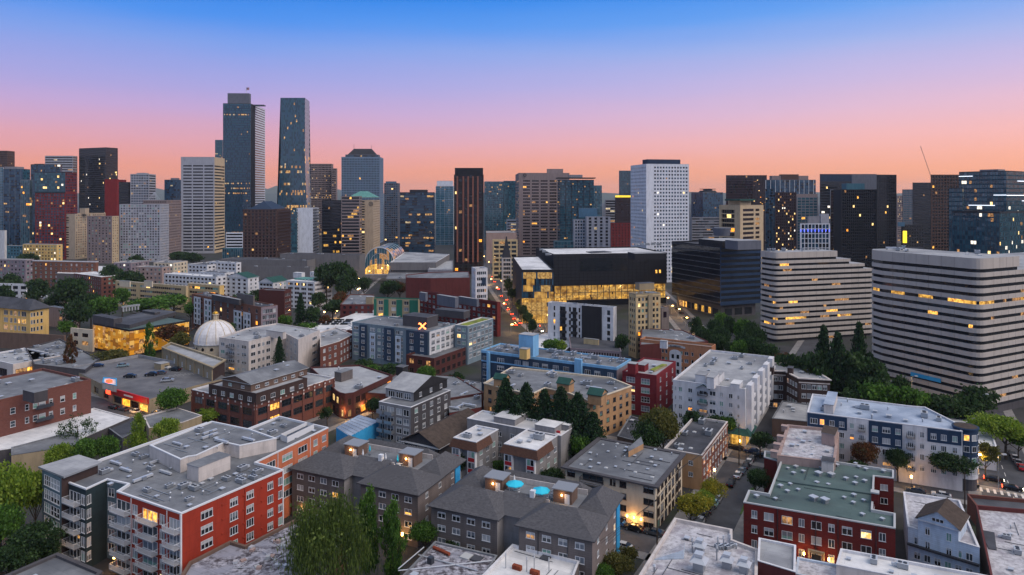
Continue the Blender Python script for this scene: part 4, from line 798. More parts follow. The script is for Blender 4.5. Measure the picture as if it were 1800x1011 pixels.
# ================================================================ downtown towers
GL['teal2'] = ['glass_teal', 'glass_teal2', 'glass_navy2']; GL['f5'] = ['glass_navy2']*4 + ['glass_teal']*4 + ['glass_teal3']*4
plain('light_bar', (.85, .9, 1, 1), emit=1.0)
wallm('w_cream', 176,158,138); wallm('w_grey', 128,128,136); wallm('w_lgrey', 158,160,170); wallm('w_white', 206,210,220); wallm('w_dark', 44,46,54); wallm('w_brown', 82,62,58)
wallm('w_redgrid', 112,36,40); wallm('w_red', 122,34,38); wallm('w_taupe', 134,120,120); wallm('w_navy', 34,52,76); wallm('w_teal', 60,104,120); wallm('w_plum', 52,42,50); wallm('w_beige', 186,166,138)
wallm('w_black', 32,35,43); wallm('w_blueglass', 70,108,136); wallm('w_conc', 132,134,138); wallm('w_wing', 96,100,112)
wallm('wall', 150,150,150)
def tower(label, u, vt, d, uR, uL, wall, th=DT, f=None, s=None, both=None, roof='roof_dark', cat='tower', ph=.8, par=None, z0=0, mech=None, name='tower', bay=None):
    """u,d: near vertical edge; both: style for the two seen sides (f right side, s front)"""
    poly = tow(u, d, uR, uL, th); z = Z(vt, d)
    fs = {0: f or both or {'none': 1}, 3: s or both or {'none': 1}, 1: {'none': 1, 'far': 1}, 2: {'none': 1}}
    root = bld(label, poly, z, wall, name=name, cat=cat, z0=z0, faces=fs, roof=roof, ph=ph, par=par, wins='window_panes')
    if mech:
        for (mu, mR, mL, mv, mw) in mech:
            mp = tow(mu, d + 9, mR, mL, th); penthouse(root, mp, z-ph, Z(mv, d+9), mw, roof, 'machine_room')
    return root
SPM = {'teal': 'w_spteal', 'navy': 'w_spnavy', 'f5': 'w_spnavy', 'black': 'w_dark', 'plum': 'w_plum', 'sky': 'w_blueglass', 'teal2': 'w_spteal'}
wallm('w_blueframe', 112,132,156); wallm('w_spteal', 34,74,92); wallm('w_spnavy', 30,54,84)
def cur(g, sp=1.7, fl=3.6, **k):
    k.setdefault('lk', 't'); k.setdefault('spand', fl*.28); k.setdefault('sm', SPM.get(g, 'w_dark')); return st(curtain=1, g=g, sp=sp, fl=fl, **k)
def rib(g='dark', fl=3.7, wh=1.6, **k): k.setdefault('lk', 't'); return st(band=1, g=g, fl=fl, wh=wh, sill=.9, rec=.3, sub=2.2, mrg=.6, **k)
def grid(g='dark', sp=3, fl=3.2, ww=1.7, wh=1.7, **k): k.setdefault('lk', 't'); return st(g=g, sp=sp, fl=fl, ww=ww, wh=wh, sill=.8, rec=.3, **k)

tower('dark brown tower top cut by the left edge of the picture', 13, 265, 1250, 20j, -60, 'w_brown', both=grid('plum', 3, 4, 2.2, 2.2))
tower('blue grey glass tower with dark vertical stripes beside the left edge', 40, 297, 900, 53, 6, 'w_navy', s=cur('navy', 2.4, 3.6, lit=.015, mv=1, ev=3, mm='frame_grey'), f=cur('teal', 2, 3.6, lit=.02), mech=[(30, 14j, 8, 293, 'w_grey')])
tower('narrow glass tower slice left of the striped blue grey tower', 6, 294, 930, 7, -40, 'w_lgrey', s=cur('sky', 3, 3.6, lit=.01, mv=1, mm='frame_white'))
tower('lower glass block with warm reflections beside the striped blue grey tower', 52, 316, 860, 57, 37, 'w_grey', both=cur('teal', 2, 3.6, lit=.12, lk='a', mv=1, mm='frame_grey'))
tower('dark tower with a lit crown band behind the red gridded tower', 106, 289, 1100, 109, 54, 'w_dark', both=cur('navy', 2.2, 4, lit=.05, lk='w', mv=1, ev=2), mech=[(76, 4j, 60, 288, 'w_dark')])
tower('pale tower with dark horizontal bands, left of the big black slab', 128, 274, 1300, 136, 79, 'w_lgrey', both=rib('black', 4.6, 2.2), ph=3)
rt = tower('red gridded residential tower with dark teal upper floors', 115, 340, 850, 136, 62, 'w_redgrid', both=grid('navy', 3.4, 3.4, 2.4, 2.3, lit=.05, lk='w'), roof='roof_dark')
volume(rt, tow(115, 851, 135, 61), Z(340,850)+.02, Z(303,850), 'w_dark', 'roof_dark', faces={3: cur('teal', 2.4, 3.4, lit=.06, lk='w', mv=1), 0: grid('navy', 3.4, 3.4, 2.4, 2.3, lit=.05, wm='w_redgrid')}, ph=.5, wname='upper_wall', wins='upper_panes')
tower('big black slab tower left of the pale grey office tower', 186, 259, 1280, 207, 139, 'w_black', th=24, both=cur('black', 1.9, 4.0, lit=.012, lk='w', mv=1, ev=1, mm='frame_dark', rowlit=(.03, .25)), mech=[])
tower('dark red blank walled tower in front of the black slab', 205, 315, 900, 209, 184, 'w_red', ph=.5)
tower('dark glass office block with a red top, right of the red tower', 226, 320, 1010, 231, 203, 'w_dark', both=cur('black', 2, 3.8, lit=.02), mech=[(216, 10j, 202, 316, 'w_red')])
tower('stepped pale tower with a square window grid left of the pale office tower', 262, 306, 1000, 274, 229, 'w_lgrey', s=grid('navy', 3.6, 3.7, 2.4, 2.2), f=rib('black', 3.7, 1.7), mech=[(256, 10j, 240, 304, 'w_lgrey')])
tower('dark blue flat tower with one lit band behind the pale office tower', 318, 316, 1200, 322, 289, 'w_navy', both=cur('navy', 2, 4, lit=.02, rowlit=(.04, .6)), mech=[(312, 8j, 300, 313, 'w_grey')])
tg = tower('brown grey gridded office block with a roof frame, left of the pale tower', 294, 352, 850, 319, 251, 'w_taupe', s=grid('plum', 2.2, 3.4, 1.4, 1.9), f=grid('plum', 2.2, 3.4, 1.4, 1.9), roof='roof_dark')
R_ = MB()
for k in range(7):
    a_, b_ = X(258+k*4, 862), X(260+k*4, 862); zt_ = Z(352,850); R_.tube((a_[0],a_[1],zt_), (X(272,862)[0],862,zt_+10), .25, 'metal_light', 4)
R_.build('roof_frame', tg)
# cream twin apartment blocks
tower('cream slab apartment tower with small square windows, left of twin', 132, 376, 850, 189, 97, 'w_cream', s=st(us=[(106,112),(115,121)], g='home', fl=3.0, wh=1.4, lit=.12, rec=.3), f=grid('home', 3.4, 3.0, 1.5, 1.4, lit=.06), th=10, roof='roof_pale', mech=[(150, 6j, 140, 366, 'w_cream')])
tower('grey beige apartment block with recessed bays attached right of the cream slab', 197, 380, 800, 209, 153, 'w_taupe', th=6, s=grid('home', 4.2, 3.0, 1.7, 1.5, lit=.1), f=grid('home', 4, 3.0, 1.3, 1.3, wm='w_beige', lit=.06), roof='roof_pale')
tower('pale grey apartment tower of sixteen floors with brown bays, left of the office slab', 282, 359, 820, 297, 210, 'w_lgrey', s=grid('home', 3.1, 3.05, 1.8, 1.7, lit=.09), f=grid('dark', 2.6, 3.05, 1.4, 1.6, lit=.08), roof='roof_pale', ph=5, par='w_lgrey')
po = tower('tall pale grey office tower with long dark ribbon windows in three columns', 377, 276, 940, 395, 318, 'w_lgrey', s=st(us=[(322,337),(339,357),(359,375)], g='black', fl=4.25, wh=1.9, sill=1.1, rec=.4, sub=2.2, top=10, lit=.02), f=rib('black', 4.25, 1.9, wm='w_beige', top=10), roof='roof_pale')
tower('small teal tower top peeping out between the pale office tower and the tallest tower', 391, 246, 1500, 396, 378, 'w_teal', both=cur('teal2', 3, 4), ph=.5)
# tallest: glass front, banded pale right side, curved crown
f5 = tower('tallest tower: blue glass front, pale banded side and a raised grey crown with a flag', 441, 182, 1150, 466, 392, 'w_dark', s=cur('f5', 1.6, 4.1, lit=.012, rowlit=(.09, .8), mh=1, eh=2, mm='frame_dark', mw=.1), f=st(us=[(448.5,465.6)], g='black', fl=4.1, wh=1.9, sill=1.0, rec=.4, wm='w_white', lit=.03, top=1), roof='roof_pale', ph=.5)
za = Z(182,1150)
R_ = MB(); zc = Z(163.5,1150); R_.prism(tow(438, 1154, 9j, 400), za-.3, zc, 'w_wing', 'roof_pale'); R_.prism(tow(463.5, 1162, 12j, 441.5), za-.3, Z(184,1150), 'w_wing'); R_.build('crown', f5)
a_, b_ = ab(DT); R_ = MB(); R_.box(X(441,1150), a_, (-b_[0],-b_[1]), .2, along(X(441,1150),a_,448), .01, .5, 0, za-.6, 'w_black'); R_.build('dark_corner', f5)
R_ = MB(); xx = X(433, 1160); R_.tube((*xx, zc-1), (*xx, zc+11), .35, 'metal_light', 5); R_.build('flagpole', f5)
R_ = MB()
plain('flag_red', S(170,60,70), .7); plain('flag_blue', S(40,50,110), .7)
for k in range(7): R_.box(xx, (1,0), (0,1), .4, 5.0, 0, .15, zc+6.4+k*.6, zc+6.98+k*.6, 'flag_red' if k % 2 == 0 else 'curtain')
R_.box(xx, (1,0), (0,1), .4, 2.3, -.05, .2, zc+8.3, zc+10.62, 'flag_blue'); R_.build('flag', f5)
# flared glass tower
d0 = 1100; secs = [(172,493,536,544), (270,493.3,536,544.5), (300,492,536.5,545), (330,490,538,546), (365,487.5,539.5,547), (400,485.5,541,547.5)]
rq = thing('tower', 'slim dark glass tower with a flared base right of the tallest tower', 'tower', (*X(515, d0), 0))
Wm, Gm = MB(), MB()
for (v0,l0,m0,r0), (v1,l1,m1,r1) in zip(secs[:-1], secs[1:]):
    zt_, zb_ = Z(v0,d0), Z(v1,d0); nf = max(1, round((zt_-zb_)/3.9))
    for j in range(nf):
        for side in (0, 1):
            nc = 22 if side == 0 else 9
            warm = zt_ < Z(255,d0) and rnd.random() < .32
            for i in range(nc):
                def q(ii, jj):
                    k = jj/nf; l, m_, r = l0+(l1-l0)*k, m0+(m1-m0)*k, r0+(r1-r0)*k; z_ = zt_+(zb_-zt_)*k
                    if side == 0: a = X(l+(m_-l)*ii/nc, d0)
                    else:
                        a0, a1 = X(m_, d0), X(r, d0+42); a = (a0[0]+(a1[0]-a0[0])*ii/nc, a0[1]+(a1[1]-a0[1])*ii/nc)
                    return (a[0], a[1], z_)
                g = pick('f5' if side == 0 else 'w_lgrey', .62 if warm else .02, 't') if side == 0 or (i + j) % 2 else 'glass_navy'
                if v0 >= 400: g = 'glass_navy'
                Gm.poly([q(i,j+1), q(i+1,j+1), q(i+1,j), q(i,j)], g)
zb_ = Z(400,d0); Wm.prism([X(485.5,d0), X(541,d0), X(547.5,d0+42), X(492,d0+42)], 0, zb_, 'w_navy', cap=False)
zt_ = Z(172,d0); Wm.poly([(*X(493,d0),zt_), (*X(536,d0),zt_), (*X(544,d0+42),zt_), (*X(500,d0+42),zt_)], 'roof_dark')
Wm.poly([(*X(500,d0+42),zb_), (*X(500,d0+42),zt_), (*X(544,d0+42),zt_), (*X(547.5,d0+42),zb_)], 'w_navy'); Wm.poly([(*X(485.5,d0),zb_), (*X(493,d0),zt_), (*X(500,d0+42),zt_), (*X(492,d0+42),zb_)], 'w_navy')
Wm.build('wall', rq); Gm.build('window_panes', rq, kind='stuff')
tower('grey tower with lit office floors behind the flared tower', 583, 288, 1280, 586, 540, 'w_taupe', both=grid('black', 2.6, 4, 1.7, 2.2, lit=.12, rowlit=(.15, .6)), ph=3)
tower('lower grey shoulder tower right of the lit office floors tower', 591, 296, 1270, 593, 583, 'w_taupe', both=grid('black', 2.6, 4, 1.7, 2.2, lit=.05))
# mansard crowned tower
ms = tower('broad blue grey tower with setbacks and a dark mansard crown', 668, 276, 1150, 674, 600, 'w_blueframe', both=st(g='f5', sp=2.6, fl=4, ww=2.0, wh=3.2, sill=.4, rec=.3, lit=.015, top=2), ph=.5)
volume(ms, tow(665, 1156, 668, 607), Z(276,1150), Z(271.5,1150), 'w_wing', 'roof_dark', faces={3: rib('navy', 4, 2.4, lit=.1)}, ph=.3, wname='setback_wall', wins='setback_panes')
R_ = MB(); p0 = tow(661, 1158, 664.5, 611); p1 = offset(p0, 9); a0, a1 = Z(271.6,1150), Z(260.5,1150)
for i in range(4): R_.poly([(*p0[i],a0), (*p0[(i+1)%4],a0), (*p1[(i+1)%4],a1), (*p1[i],a1)], 'w_dark')
R_.poly([(*p,a1) for p in p1], 'w_dark'); R_.tube((*p1[3],a1), (*p1[3],a1+8), .3, 'metal_dark', 4); R_.tube((*p1[0],a1), (*p1[0],a1+6), .3, 'metal_dark', 4); R_.build('mansard_crown', ms)
tower('slender apartment tower with a violet lit top, right of the mansard tower', 700, 322, 1000, 703, 675, 'w_wing', both=st(g='navy', sp=3.2, fl=3.2, ww=2.4, wh=2.0, rec=.3, lit=.04), mech=[(696, 8j, 678, 319, 'w_blueglass')])
tower('dark blue office block with thin floor lines and scattered lights', 763, 338, 930, 764, 703, 'w_navy', both=rib('navy', 3.5, 2.3, lit=.03, rowlit=(.15, .35)), mech=[(751, 10j, 720, 333.5, 'w_dark')], cat='office block')
tower('teal glass tower with white lines left of the brown striped tower', 797, 327, 1100, 798, 766, 'w_lgrey', both=cur('sky', 1.8, 3.6, lit=.015, mv=1, ev=4, mm='frame_white', mh=1, eh=6), mech=[(796, 8j, 768, 318, 'w_white')])
# sheraton-like group: dark block, curved banded bay, white hotel slab
tower('black glass block left of the white hotel slab with teal roof', 602, 352, 800, 606, 566, 'w_black', both=cur('black', 1.8, 3.6, lit=.02, lk='g', rowlit=(.15, .25), mh=1, mm='frame_dark'), roof='roof_dark', cat='office block')
tower('beige tower with curved glass ribbons between black block and white hotel', 632, 345, 790, 636, 600, 'w_taupe', both=rib('black', 3.6, 2.3, lit=.05, lk='g', rowlit=(.15, .4)), roof='roof_pale')
ht = tower('white hotel slab with a round emblem and teal hipped roof', 656, 352, 820, 668, 634, 'w_cream', s=st(us=[(634.6,641)], g='dark', fl=3, wh=1.6, rec=.3, lit=.03), f=grid('dark', 3.0, 3.0, 1.8, 1.5, lit=.04), roof='roof_pale', ph=.4)
hip(ht, tow(662, 826, 667, 612), Z(347,820), Z(336,820), 'roof_teal', over=.2, fascia='w_cream')
R_ = MB(); e0 = X(652, 819.4); ze_ = Z(358.5,820)
for r0_, r1_ in ((2.6, 2.0), (1.2, .7)):
    for k in range(20):
        a, b = 2*math.pi*k/20, 2*math.pi*(k+1)/20; cs = lambda t_, r_: (e0[0]+r_*math.cos(t_), e0[1], ze_+r_*math.sin(t_))
        R_.poly([cs(a,r1_), cs(b,r1_), cs(b,r0_), cs(a,r0_)], 'frame_dark')
R_.build('emblem', ht)
ws = tower('white blank slab with a grey side left of the black glass block', 550, 366, 800, 561, 521, 'w_white', s=st(us=[(521.2,523.5)], g='dark', fl=3.4, wh=1.6, rec=.2), f=rib('dark', 3.4, 1.5, wm='w_lgrey', lit=.02), roof='roof_pale', cat='office block')
tower('teal side wing attached left of the white blank slab', 522, 372, 796, 2j, 510, 'w_teal', both=cur('teal', 2, 3.4), cat='office block')
# brown residential tower with hipped top
bt = tower('brown brick residential tower with balconies and a dark hipped top', 487, 368, 670, 511, 427, 'w_brown', s=grid('plum', 3.4, 3.1, 2.0, 1.9, lit=.06, belt=(range(0,30,1), 'w_plum', .35)), f=grid('plum', 3.6, 3.1, 2.2, 1.9, lit=.03, bal=1, slab='w_brown', rail='w_plum'), roof='roof_dark')
hip(bt, tow(478, 674, 502, 437), Z(368,670), Z(354,670), 'w_navy', over=.3, fascia='w_brown')
tower('low white block with black ribbon windows left of the brown residential tower', 427, 409, 840, 430, 397, 'w_white', both=rib('black', 3.6, 2.0), roof='roof_pale', cat='office block')
tower('small teal glass annex in front of the ribbon windowed white block', 440, 437, 790, 445, 391, 'w_teal', both=cur('teal', 2.4, 3.6, mv=1, mm='frame_grey'), roof='roof_teal', cat='annex')
tower('narrow pale teal block with an orange roof sign right of brown tower', 520, 444, 720, 523, 508, 'w_teal', both=cur('sky', 3, 4), cat='office block')
# brown striped tower in the centre
ol = tower('tall black and copper striped residential tower standing alone in the centre', 798, 307, 690, 850, 24j, 'w_black', th=88, f=st(us=[(800,805),(807,812),(817,822),(825,830),(834,839),(842,847)], g='plum', fl=3.2, wh=2.6, sill=.3, rec=.25, lit=.09), s={'none': 1}, roof='roof_dark')
R_ = MB(); wallm('w_copper', 128,84,74)
for uu in (804, 814.5, 823, 831.5, 840):
    c_ = X(uu, 690); R_.box((c_[0], 689.9), (1,0), (0,1), -.75, .75, -1.1, .1, 12, Z(310,690), 'w_copper')
R_.build('copper_fin', ol)
volume(ol, tow(799.5, 693, 849, 18j, 88), Z(307,690), Z(295,690), 'w_black', 'roof_dark', ph=.3, wname='crown', wins='crown_panes')
tower('teal residential towers pair left half with a green lit top edge', 852, 319, 1000, 885, 851, 'w_teal', th=87, f=cur('teal', 1.9, 3.2, lit=.035, mv=1, ev=3, mm='frame_grey', mh=1, eh=1, mw=.05), roof='roof_teal')
tower('teal residential towers pair right half, slightly lower behind', 885.5, 318, 1030, 906, 885, 'w_teal', th=87, f=cur('teal', 1.9, 3.2, lit=.03, mv=1, ev=3, mm='frame_dark'), roof='roof_dark')
sh = tower('broad brown grey hotel tower with rows of wide windows and a round emblem', 912, 304, 850, 1001, 906, 'w_taupe', th=87, f=st(g='plum', sp=10.5, fl=3.75, ww=8.6, wh=1.9, sill=.9, rec=.5, lit=.05, top=8, rowlit=(.15,.3), sub=2.2, mul='w_taupe', mrg=4), s=rib('plum', 3.75, 1.6, top=8), roof='roof_pale', mech=[(962, 990, 6j, 297, 'w_taupe')])
R_ = MB(); e0 = X(922.5, 849.5); ze_ = Z(308,850)
for k in range(20):
    a, b = 2*math.pi*k/20, 2*math.pi*(k+1)/20; cs = lambda t_, r_: (e0[0]+r_*math.cos(t_), e0[1], ze_+r_*math.sin(t_))
    R_.poly([cs(a,1.2), cs(b,1.2), cs(b,2.1), cs(a,2.1)], 'frame_dark')
R_.build('emblem', sh)
tb = tower('teal glass tower with balconies and a thin roof slab before the brown hotel', 984, 316, 800, 1044, 980, 'w_teal', th=84, f=cur('teal', 2.4, 3.0, lit=.05, mh=1, mm='frame_dark', mw=.16, pr=.7, mv=1, ev=3), s=cur('teal', 2.4, 3, lit=.03), roof='roof_dark')
R_ = MB(); R_.prism(tow(981, 797, 1047, 977, 84), Z(314,800), Z(312,800), 'w_dark'); R_.prism(tow(1000, 806, 1024, 999, 84), Z(312,800), Z(307,800), 'w_grey'); R_.build('roof_slab', tb)
tower('teal glass tower stepping down right of the balcony tower', 1043, 326, 840, 1058, 1042, 'w_teal', th=84, f=cur('teal', 2, 3.2, lit=.02, mv=1, mm='frame_grey', ev=2), roof='roof_teal')
wg = tower('pale gridded apartment block with square windows below the teal towers', 1031, 381, 700, 1073, 1029, 'w_lgrey', th=86, f=grid('dark', 5.2, 3.3, 2.6, 2.3, lit=.04), roof='roof_pale', mech=[(1018, 1050, 2j, 366, 'w_blueglass')])
tower('pale grey narrow block attached left of the gridded apartments', 1009, 386, 705, 1030, 1007, 'w_lgrey', th=86, f=grid('navy', 2.6, 3.3, 1.7, 2.0, lit=.04), roof='roof_pale')
tower('low teal podium block below the balcony tower', 975, 424, 690, 1008, 973, 'w_teal', th=86, f=cur('teal', 3, 3.5, mv=1, mm='frame_grey', mh=1), roof='roof_teal', cat='podium')
tower('teal tower with thin balcony slabs left of the white gridded tower', 1089, 300, 1100, 1112, 1088, 'w_teal', th=86, f=cur('teal', 2.4, 3.2, lit=.02, mh=1, mm='frame_grey', mw=.2, pr=1.2), roof='roof_teal')
tower('dark banded block behind the crown lit brown block', 1064, 351, 1000, 1084, 1063, 'w_grey', th=86, f=rib('black', 3.6, 2), roof='roof_pale')
cb = tower('brown block with a yellow lit crown rail left of the white tower', 1082, 347, 950, 1112, 1081, 'w_plum', th=86, f=grid('plum', 3, 3.6, 1.6, 1.8, lit=.02), roof='roof_dark')
R_ = MB()
for k in range(24): c_ = X(1082+k*1.25, 949); R_.box(c_, (1,0), (0,1), -.28, .28, -.5, 0, Z(347,950), Z(343.6,950), 'sign_yellow')
R_.build('lit_rail', cb)
tower('dark red brick block at the foot of the white gridded tower', 1074, 392, 850, 1114, 1073, 'w_redgrid', th=86, f=grid('plum', 4, 3.4, 1.6, 1.7, lit=.05), roof='roof_dark', cat='block')
# white gridded tower
wt = tower('bright white tower punched with a regular grid of small square windows', 1136, 288, 620, 1211, 1108.5, 'w_white', th=79, f=st(us=[(1150+k*5.05,1153+k*5.05) for k in range(12)], g='navy', fl=3.25, wh=1.6, sill=.8, rec=.4, lit=.02, top=1.6, lk='w'), s=st(nc=11, g='black', fl=3.25, ww=1.5, wh=1.6, sill=.8, rec=.4, top=1.6), roof='roof_pale', mech=[(1138, 1196, 12j, 280, 'w_navy')])
# right side
og = tower('octagonal dark grey tower with a small flared roof hat', 1236, 338, 1150, 1271, 1215, 'w_wing', th=60, both=cur('navy', 2, 4, lit=.01), roof='roof_dark')
R_ = MB(); cx_, cy_ = X(1244, 1175); z_ = Z(338,1150); R_.cyl(cx_,cy_,17,13,z_-1,z_+3,'w_dark',8); R_.cyl(cx_,cy_,8,8,z_+3,z_+5,'w_grey',8); R_.cyl(cx_,cy_,14,14,z_+5,z_+6,'w_dark',8); R_.build('roof_hat', og)
tower('wide grey apartment slab with balconies under the octagonal tower', 1216, 382, 800, 1266, 1213, 'w_grey', th=86, f=rib('dark', 3.1, 1.5, lit=.1), roof='roof_pale')
bg_ = tower('beige tower with a warm lit central recess and thin green roof', 1301, 361, 680, 1342, 1264, 'w_beige', th=52, f=st(us=[(1306,1325),(1328,1335)], g='plum', fl=4.6, wh=2.6, sill=1, rec=.6, lit=.15, lk='d', top=2.6), s=st(us=[(1268,1291)], g='black', fl=4.6, wh=3.6, sill=.5, rec=2, sub=2.6, lit=.35, mul='w_beige', top=4), roof='roof_pale')
R_ = MB(); R_.prism(tow(1301, 676, 1328, 1274, 52), Z(353,680), Z(350,680), 'roof_darkgreen'); R_.prism(tow(1301, 684, 1320, 1280, 52), Z(361,680), Z(353,680), 'w_beige'); R_.build('green_roof', bg_)
tower('dark plum tower with a lattice right half behind the beige tower', 1277, 308, 1000, 1323, 1276, 'w_plum', th=87, f=cur('plum', 2, 3.8, lit=.02, lk='a'), roof='roof_dark')
tower('lattice faced dark tower joined to the plum tower', 1323.5, 308, 1002, 1348, 1323, 'w_plum', th=87, f=st(g='black', sp=2.4, fl=1.9, ww=1.5, wh=1.0, sill=.4, rec=.3), roof='roof_dark')
tower('tall dark tower with white vertical fins and a pale roof box', 1346, 316, 900, 1434, 1345, 'w_wing', th=87, f=cur('navy', 3.2, 3.8, lit=.015, mv=1, ev=2, mm='frame_white', mw=.22, pr=.5), roof='roof_dark', mech=[(1357, 1421, 8j, 309, 'w_taupe'), (1374, 1404, 8j, 306.5, 'w_brown')])
tower('slim blue glass tower in front of the white finned tower', 1345.5, 332, 800, 1362, 1345, 'w_navy', th=87, f=cur('navy', 2.2, 3.2, lit=.03, mv=1, ev=2, mm='frame_grey'), roof='roof_dark')
tower('dark plum apartment tower sprinkled with small lit windows', 1362.5, 338, 760, 1400, 1362, 'w_plum', th=87, f=grid('plum', 2.2, 3.1, 1.3, 1.8, lit=.12, lk='w'), roof='roof_dark')
tower('light blue glass tower right of the sprinkled plum tower', 1400.5, 346, 770, 1438, 1400, 'w_grey', th=87, f=st(g='sky', sp=5, fl=3.1, ww=4, wh=2.3, sill=.4, rec=.3, lit=.08), roof='roof_pale', mech=[(1398.5, 1437, 6j, 341, 'w_taupe')])
wf = tower('white framed grid block with a row of blue lights', 1407, 393, 650, 1459, 1406, 'w_white', th=87, f=st(nc=8, g='navy', fl=4.5, ww=2.7, wh=3.9, sill=.3, rec=.5, lit=.0, top=.6), roof='roof_pale', mech=[(1421, 1458, 3j, 380, 'w_grey'), (1443, 1457, 3j, 376, 'w_lgrey')])
R_ = MB()
for k in range(9): c_ = X(1407.5+k*6.3, 649.4); R_.box(c_, (1,0), (0,1), -.3, .3, -.2, .1, Z(407,650), Z(403.5,650), 'lamp_blue')
R_.build('blue_light', wf)
tower('dark tower with two rows of lit windows below its rim', 1441.5, 306, 960, 1500, 1441, 'w_navy', th=87, f=cur('black', 2.2, 3.8, lit=.04, lk='w', rowlit=(.1, .6), top=10), roof='roof_dark')
bd = tower('large near black twin tower, lower left half with a teal roof box', 1541, 333, 715, 20j, 1479, 'w_black', th=3, s=st(g='black', sp=2.2, fl=3.1, ww=1.7, wh=2.4, sill=.4, rec=.25, lit=.03), roof='roof_dark')
penthouse(bd, tow(1520, 722, 12j, 1488, 3), Z(333,715)-.8, Z(322,715), 'w_teal', 'roof_teal', 'roof_box')
bs = tower('large near black twin tower, taller right half', 1541.5, 307, 714, 1576, 1541, 'w_black', th=80, f=st(g='black', sp=2.2, fl=3.1, ww=1.7, wh=2.4, sill=.4, rec=.25, lit=.03), roof='roof_dark')
tower('dark gridded side tower left of the near black twin tower', 1460, 333, 760, 1480, 1459, 'w_wing', th=87, f=cur('plum', 2.4, 3.2, lit=.04, mv=1, ev=2, mm='frame_grey', mh=1, eh=8, mw=.15), roof='roof_dark')
tower('pale grey stack box behind the near black twin tower', 1498, 306, 760, 1541, 1497, 'w_wing', th=87, f={'none': 1}, roof='roof_dark')
R_ = MB()
tower('distant block with rows of lit windows right of the near black tower', 1577, 344, 1150, 1592, 1576, 'w_taupe', th=87, f=grid('black', 2.2, 3.6, 1.4, 2, lit=.5), roof='roof_dark')
tower('pale stepped apartment tower between two dark towers on the right', 1587, 333, 900, 1619, 1586, 'w_wing', th=87, f=st(g='sky', sp=4, fl=3, ww=3.2, wh=1.3, sill=1, rec=.4, lit=.01), roof='roof_pale')
tower('dark tower with a lit top floor left of the brown black tower', 1605, 321, 850, 1640, 1604, 'w_dark', th=87, f=cur('black', 2.2, 3.4, lit=.03, mh=1, eh=1, mm='frame_dark'), roof='roof_dark')
tower('brown black balcony tower left of the light bar tower', 1637, 307, 690, 1690, 1636, 'w_brown', th=87, f=st(g='black', sp=3, fl=3.2, ww=2.2, wh=2.2, sill=.4, rec=.5, lit=.03), roof='roof_dark')
lb = tower('big dark teal glass tower with scattered horizontal white light bars', 1769, 300, 520, 1850, 1686, 'w_dark', th=56, both=cur('teal', 1.8, 3.3, lit=.03, lk='w', mv=1, ev=1, mm='frame_dark', mw=.06), roof='roof_dark', mech=[(1755, 12j, 1722, 297.5, 'w_grey')])
R_ = MB(); a_, b_ = ab(56); c_ = X(1769, 520)
for (u0, u1, v) in ((1686,1710,310),(1747,1769,343),(1703,1749,361),(1737,1769,388),(1691,1713,410),(1717,1769,427),(1694,1705,394)):
    s0, s1 = along(c_, b_, u0), along(c_, b_, u1); zz = Z(v, c_[1] + (s0+s1)/2*b_[1]); R_.box(c_, b_, a_, min(s0,s1), max(s0,s1), -.6, -.15, zz-.22, zz+.22, 'light_bar')
for (u0, u1, v) in ((1769,1800,343.5),(1788,1830,319),(1769,1800,389),(1769,1794,430),(1796,1830,353)):
    s0, s1 = along(c_, a_, u0), along(c_, a_, u1); zz = Z(v, c_[1] + (s0+s1)/2*a_[1]); R_.box(c_, a_, b_, s0, s1, -.6, -.15, zz-.22, zz+.22, 'light_bar')
R_.build('light_bar', lb)
tower('dark glass wing with white light bars attached left of the light bar tower', 1692, 330, 500, 3j, 1668, 'w_dark', th=50, both=cur('teal', 1.8, 3.3, lit=.08, mv=1, mm='frame_dark', mw=.06), roof='roof_dark')
ob = tower('dark glass lower block sticking out under the light bar tower', 1757, 372, 480, 1850, 1668, 'w_dark', th=56, both=cur('teal', 1.8, 3.3, lit=.035, lk='w', mv=1, ev=1, mm='frame_dark', mw=.06, top=1.4), roof='roof_dark', cat='office block')
tower('low pale block behind the banded offices under the crane', 1572, 436, 700, 1625, 1568, 'w_grey', th=87, f=rib('dark', 4, 1.6, lit=.25), roof='roof_pale', cat='block')
ny = tower('dark low block carrying a tall yellow lit sign', 1588, 395, 780, 1625, 1584, 'w_dark', th=87, f=grid('black', 3, 3.5, 1.6, 1.8, lit=.1), roof='roof_dark', cat='block')
R_ = MB(); R_.box(X(1590,779), (1,0), (0,1), -2, 2, -1.2, -.1, Z(427,779), Z(406,779), 'sign_yellow'); R_.build('sign', ny)
R_ = MB(); R_.box(X(1583,779), (1,0), (0,1), -3.5, 4, -1.2, -.1, Z(398,779), Z(390.5,779), 'w_blueglass'); R_.build('sign_board', ny)
# crane
cr = thing('tower_crane', 'thin pale luffing crane jib rising above the brown black tower', 'crane', (*X(1637, 1000), 0))
R_ = MB(); a_ = (*X(1637,1000), Z(312,1000)); b_ = (*X(1618,1000), Z(257,1000))
R_.tube((a_[0],a_[1],0), a_, .9, 'w_taupe', 4); R_.build('mast', cr)
R_ = MB(); va, vb = Vector(a_), Vector(b_)
for dx in (-.5, .5): R_.tube((a_[0]+dx,a_[1],a_[2]), (b_[0]+dx*.4,b_[1],b_[2]), .16, 'w_taupe', 4)
for k in range(16):
    p_ = va.lerp(vb, k/16); q_ = va.lerp(vb, (k+1)/16); R_.tube((p_.x-.5,p_.y,p_.z), (q_.x+.4,q_.y,q_.z), .1, 'w_taupe', 4)
R_.build('jib', cr)
R_ = MB(); R_.box((a_[0]+3,a_[1]), (1,0), (0,1), -3, 3, -1, 1, a_[2]-1, a_[2]+2, 'w_taupe'); R_.build('counterweight', cr)
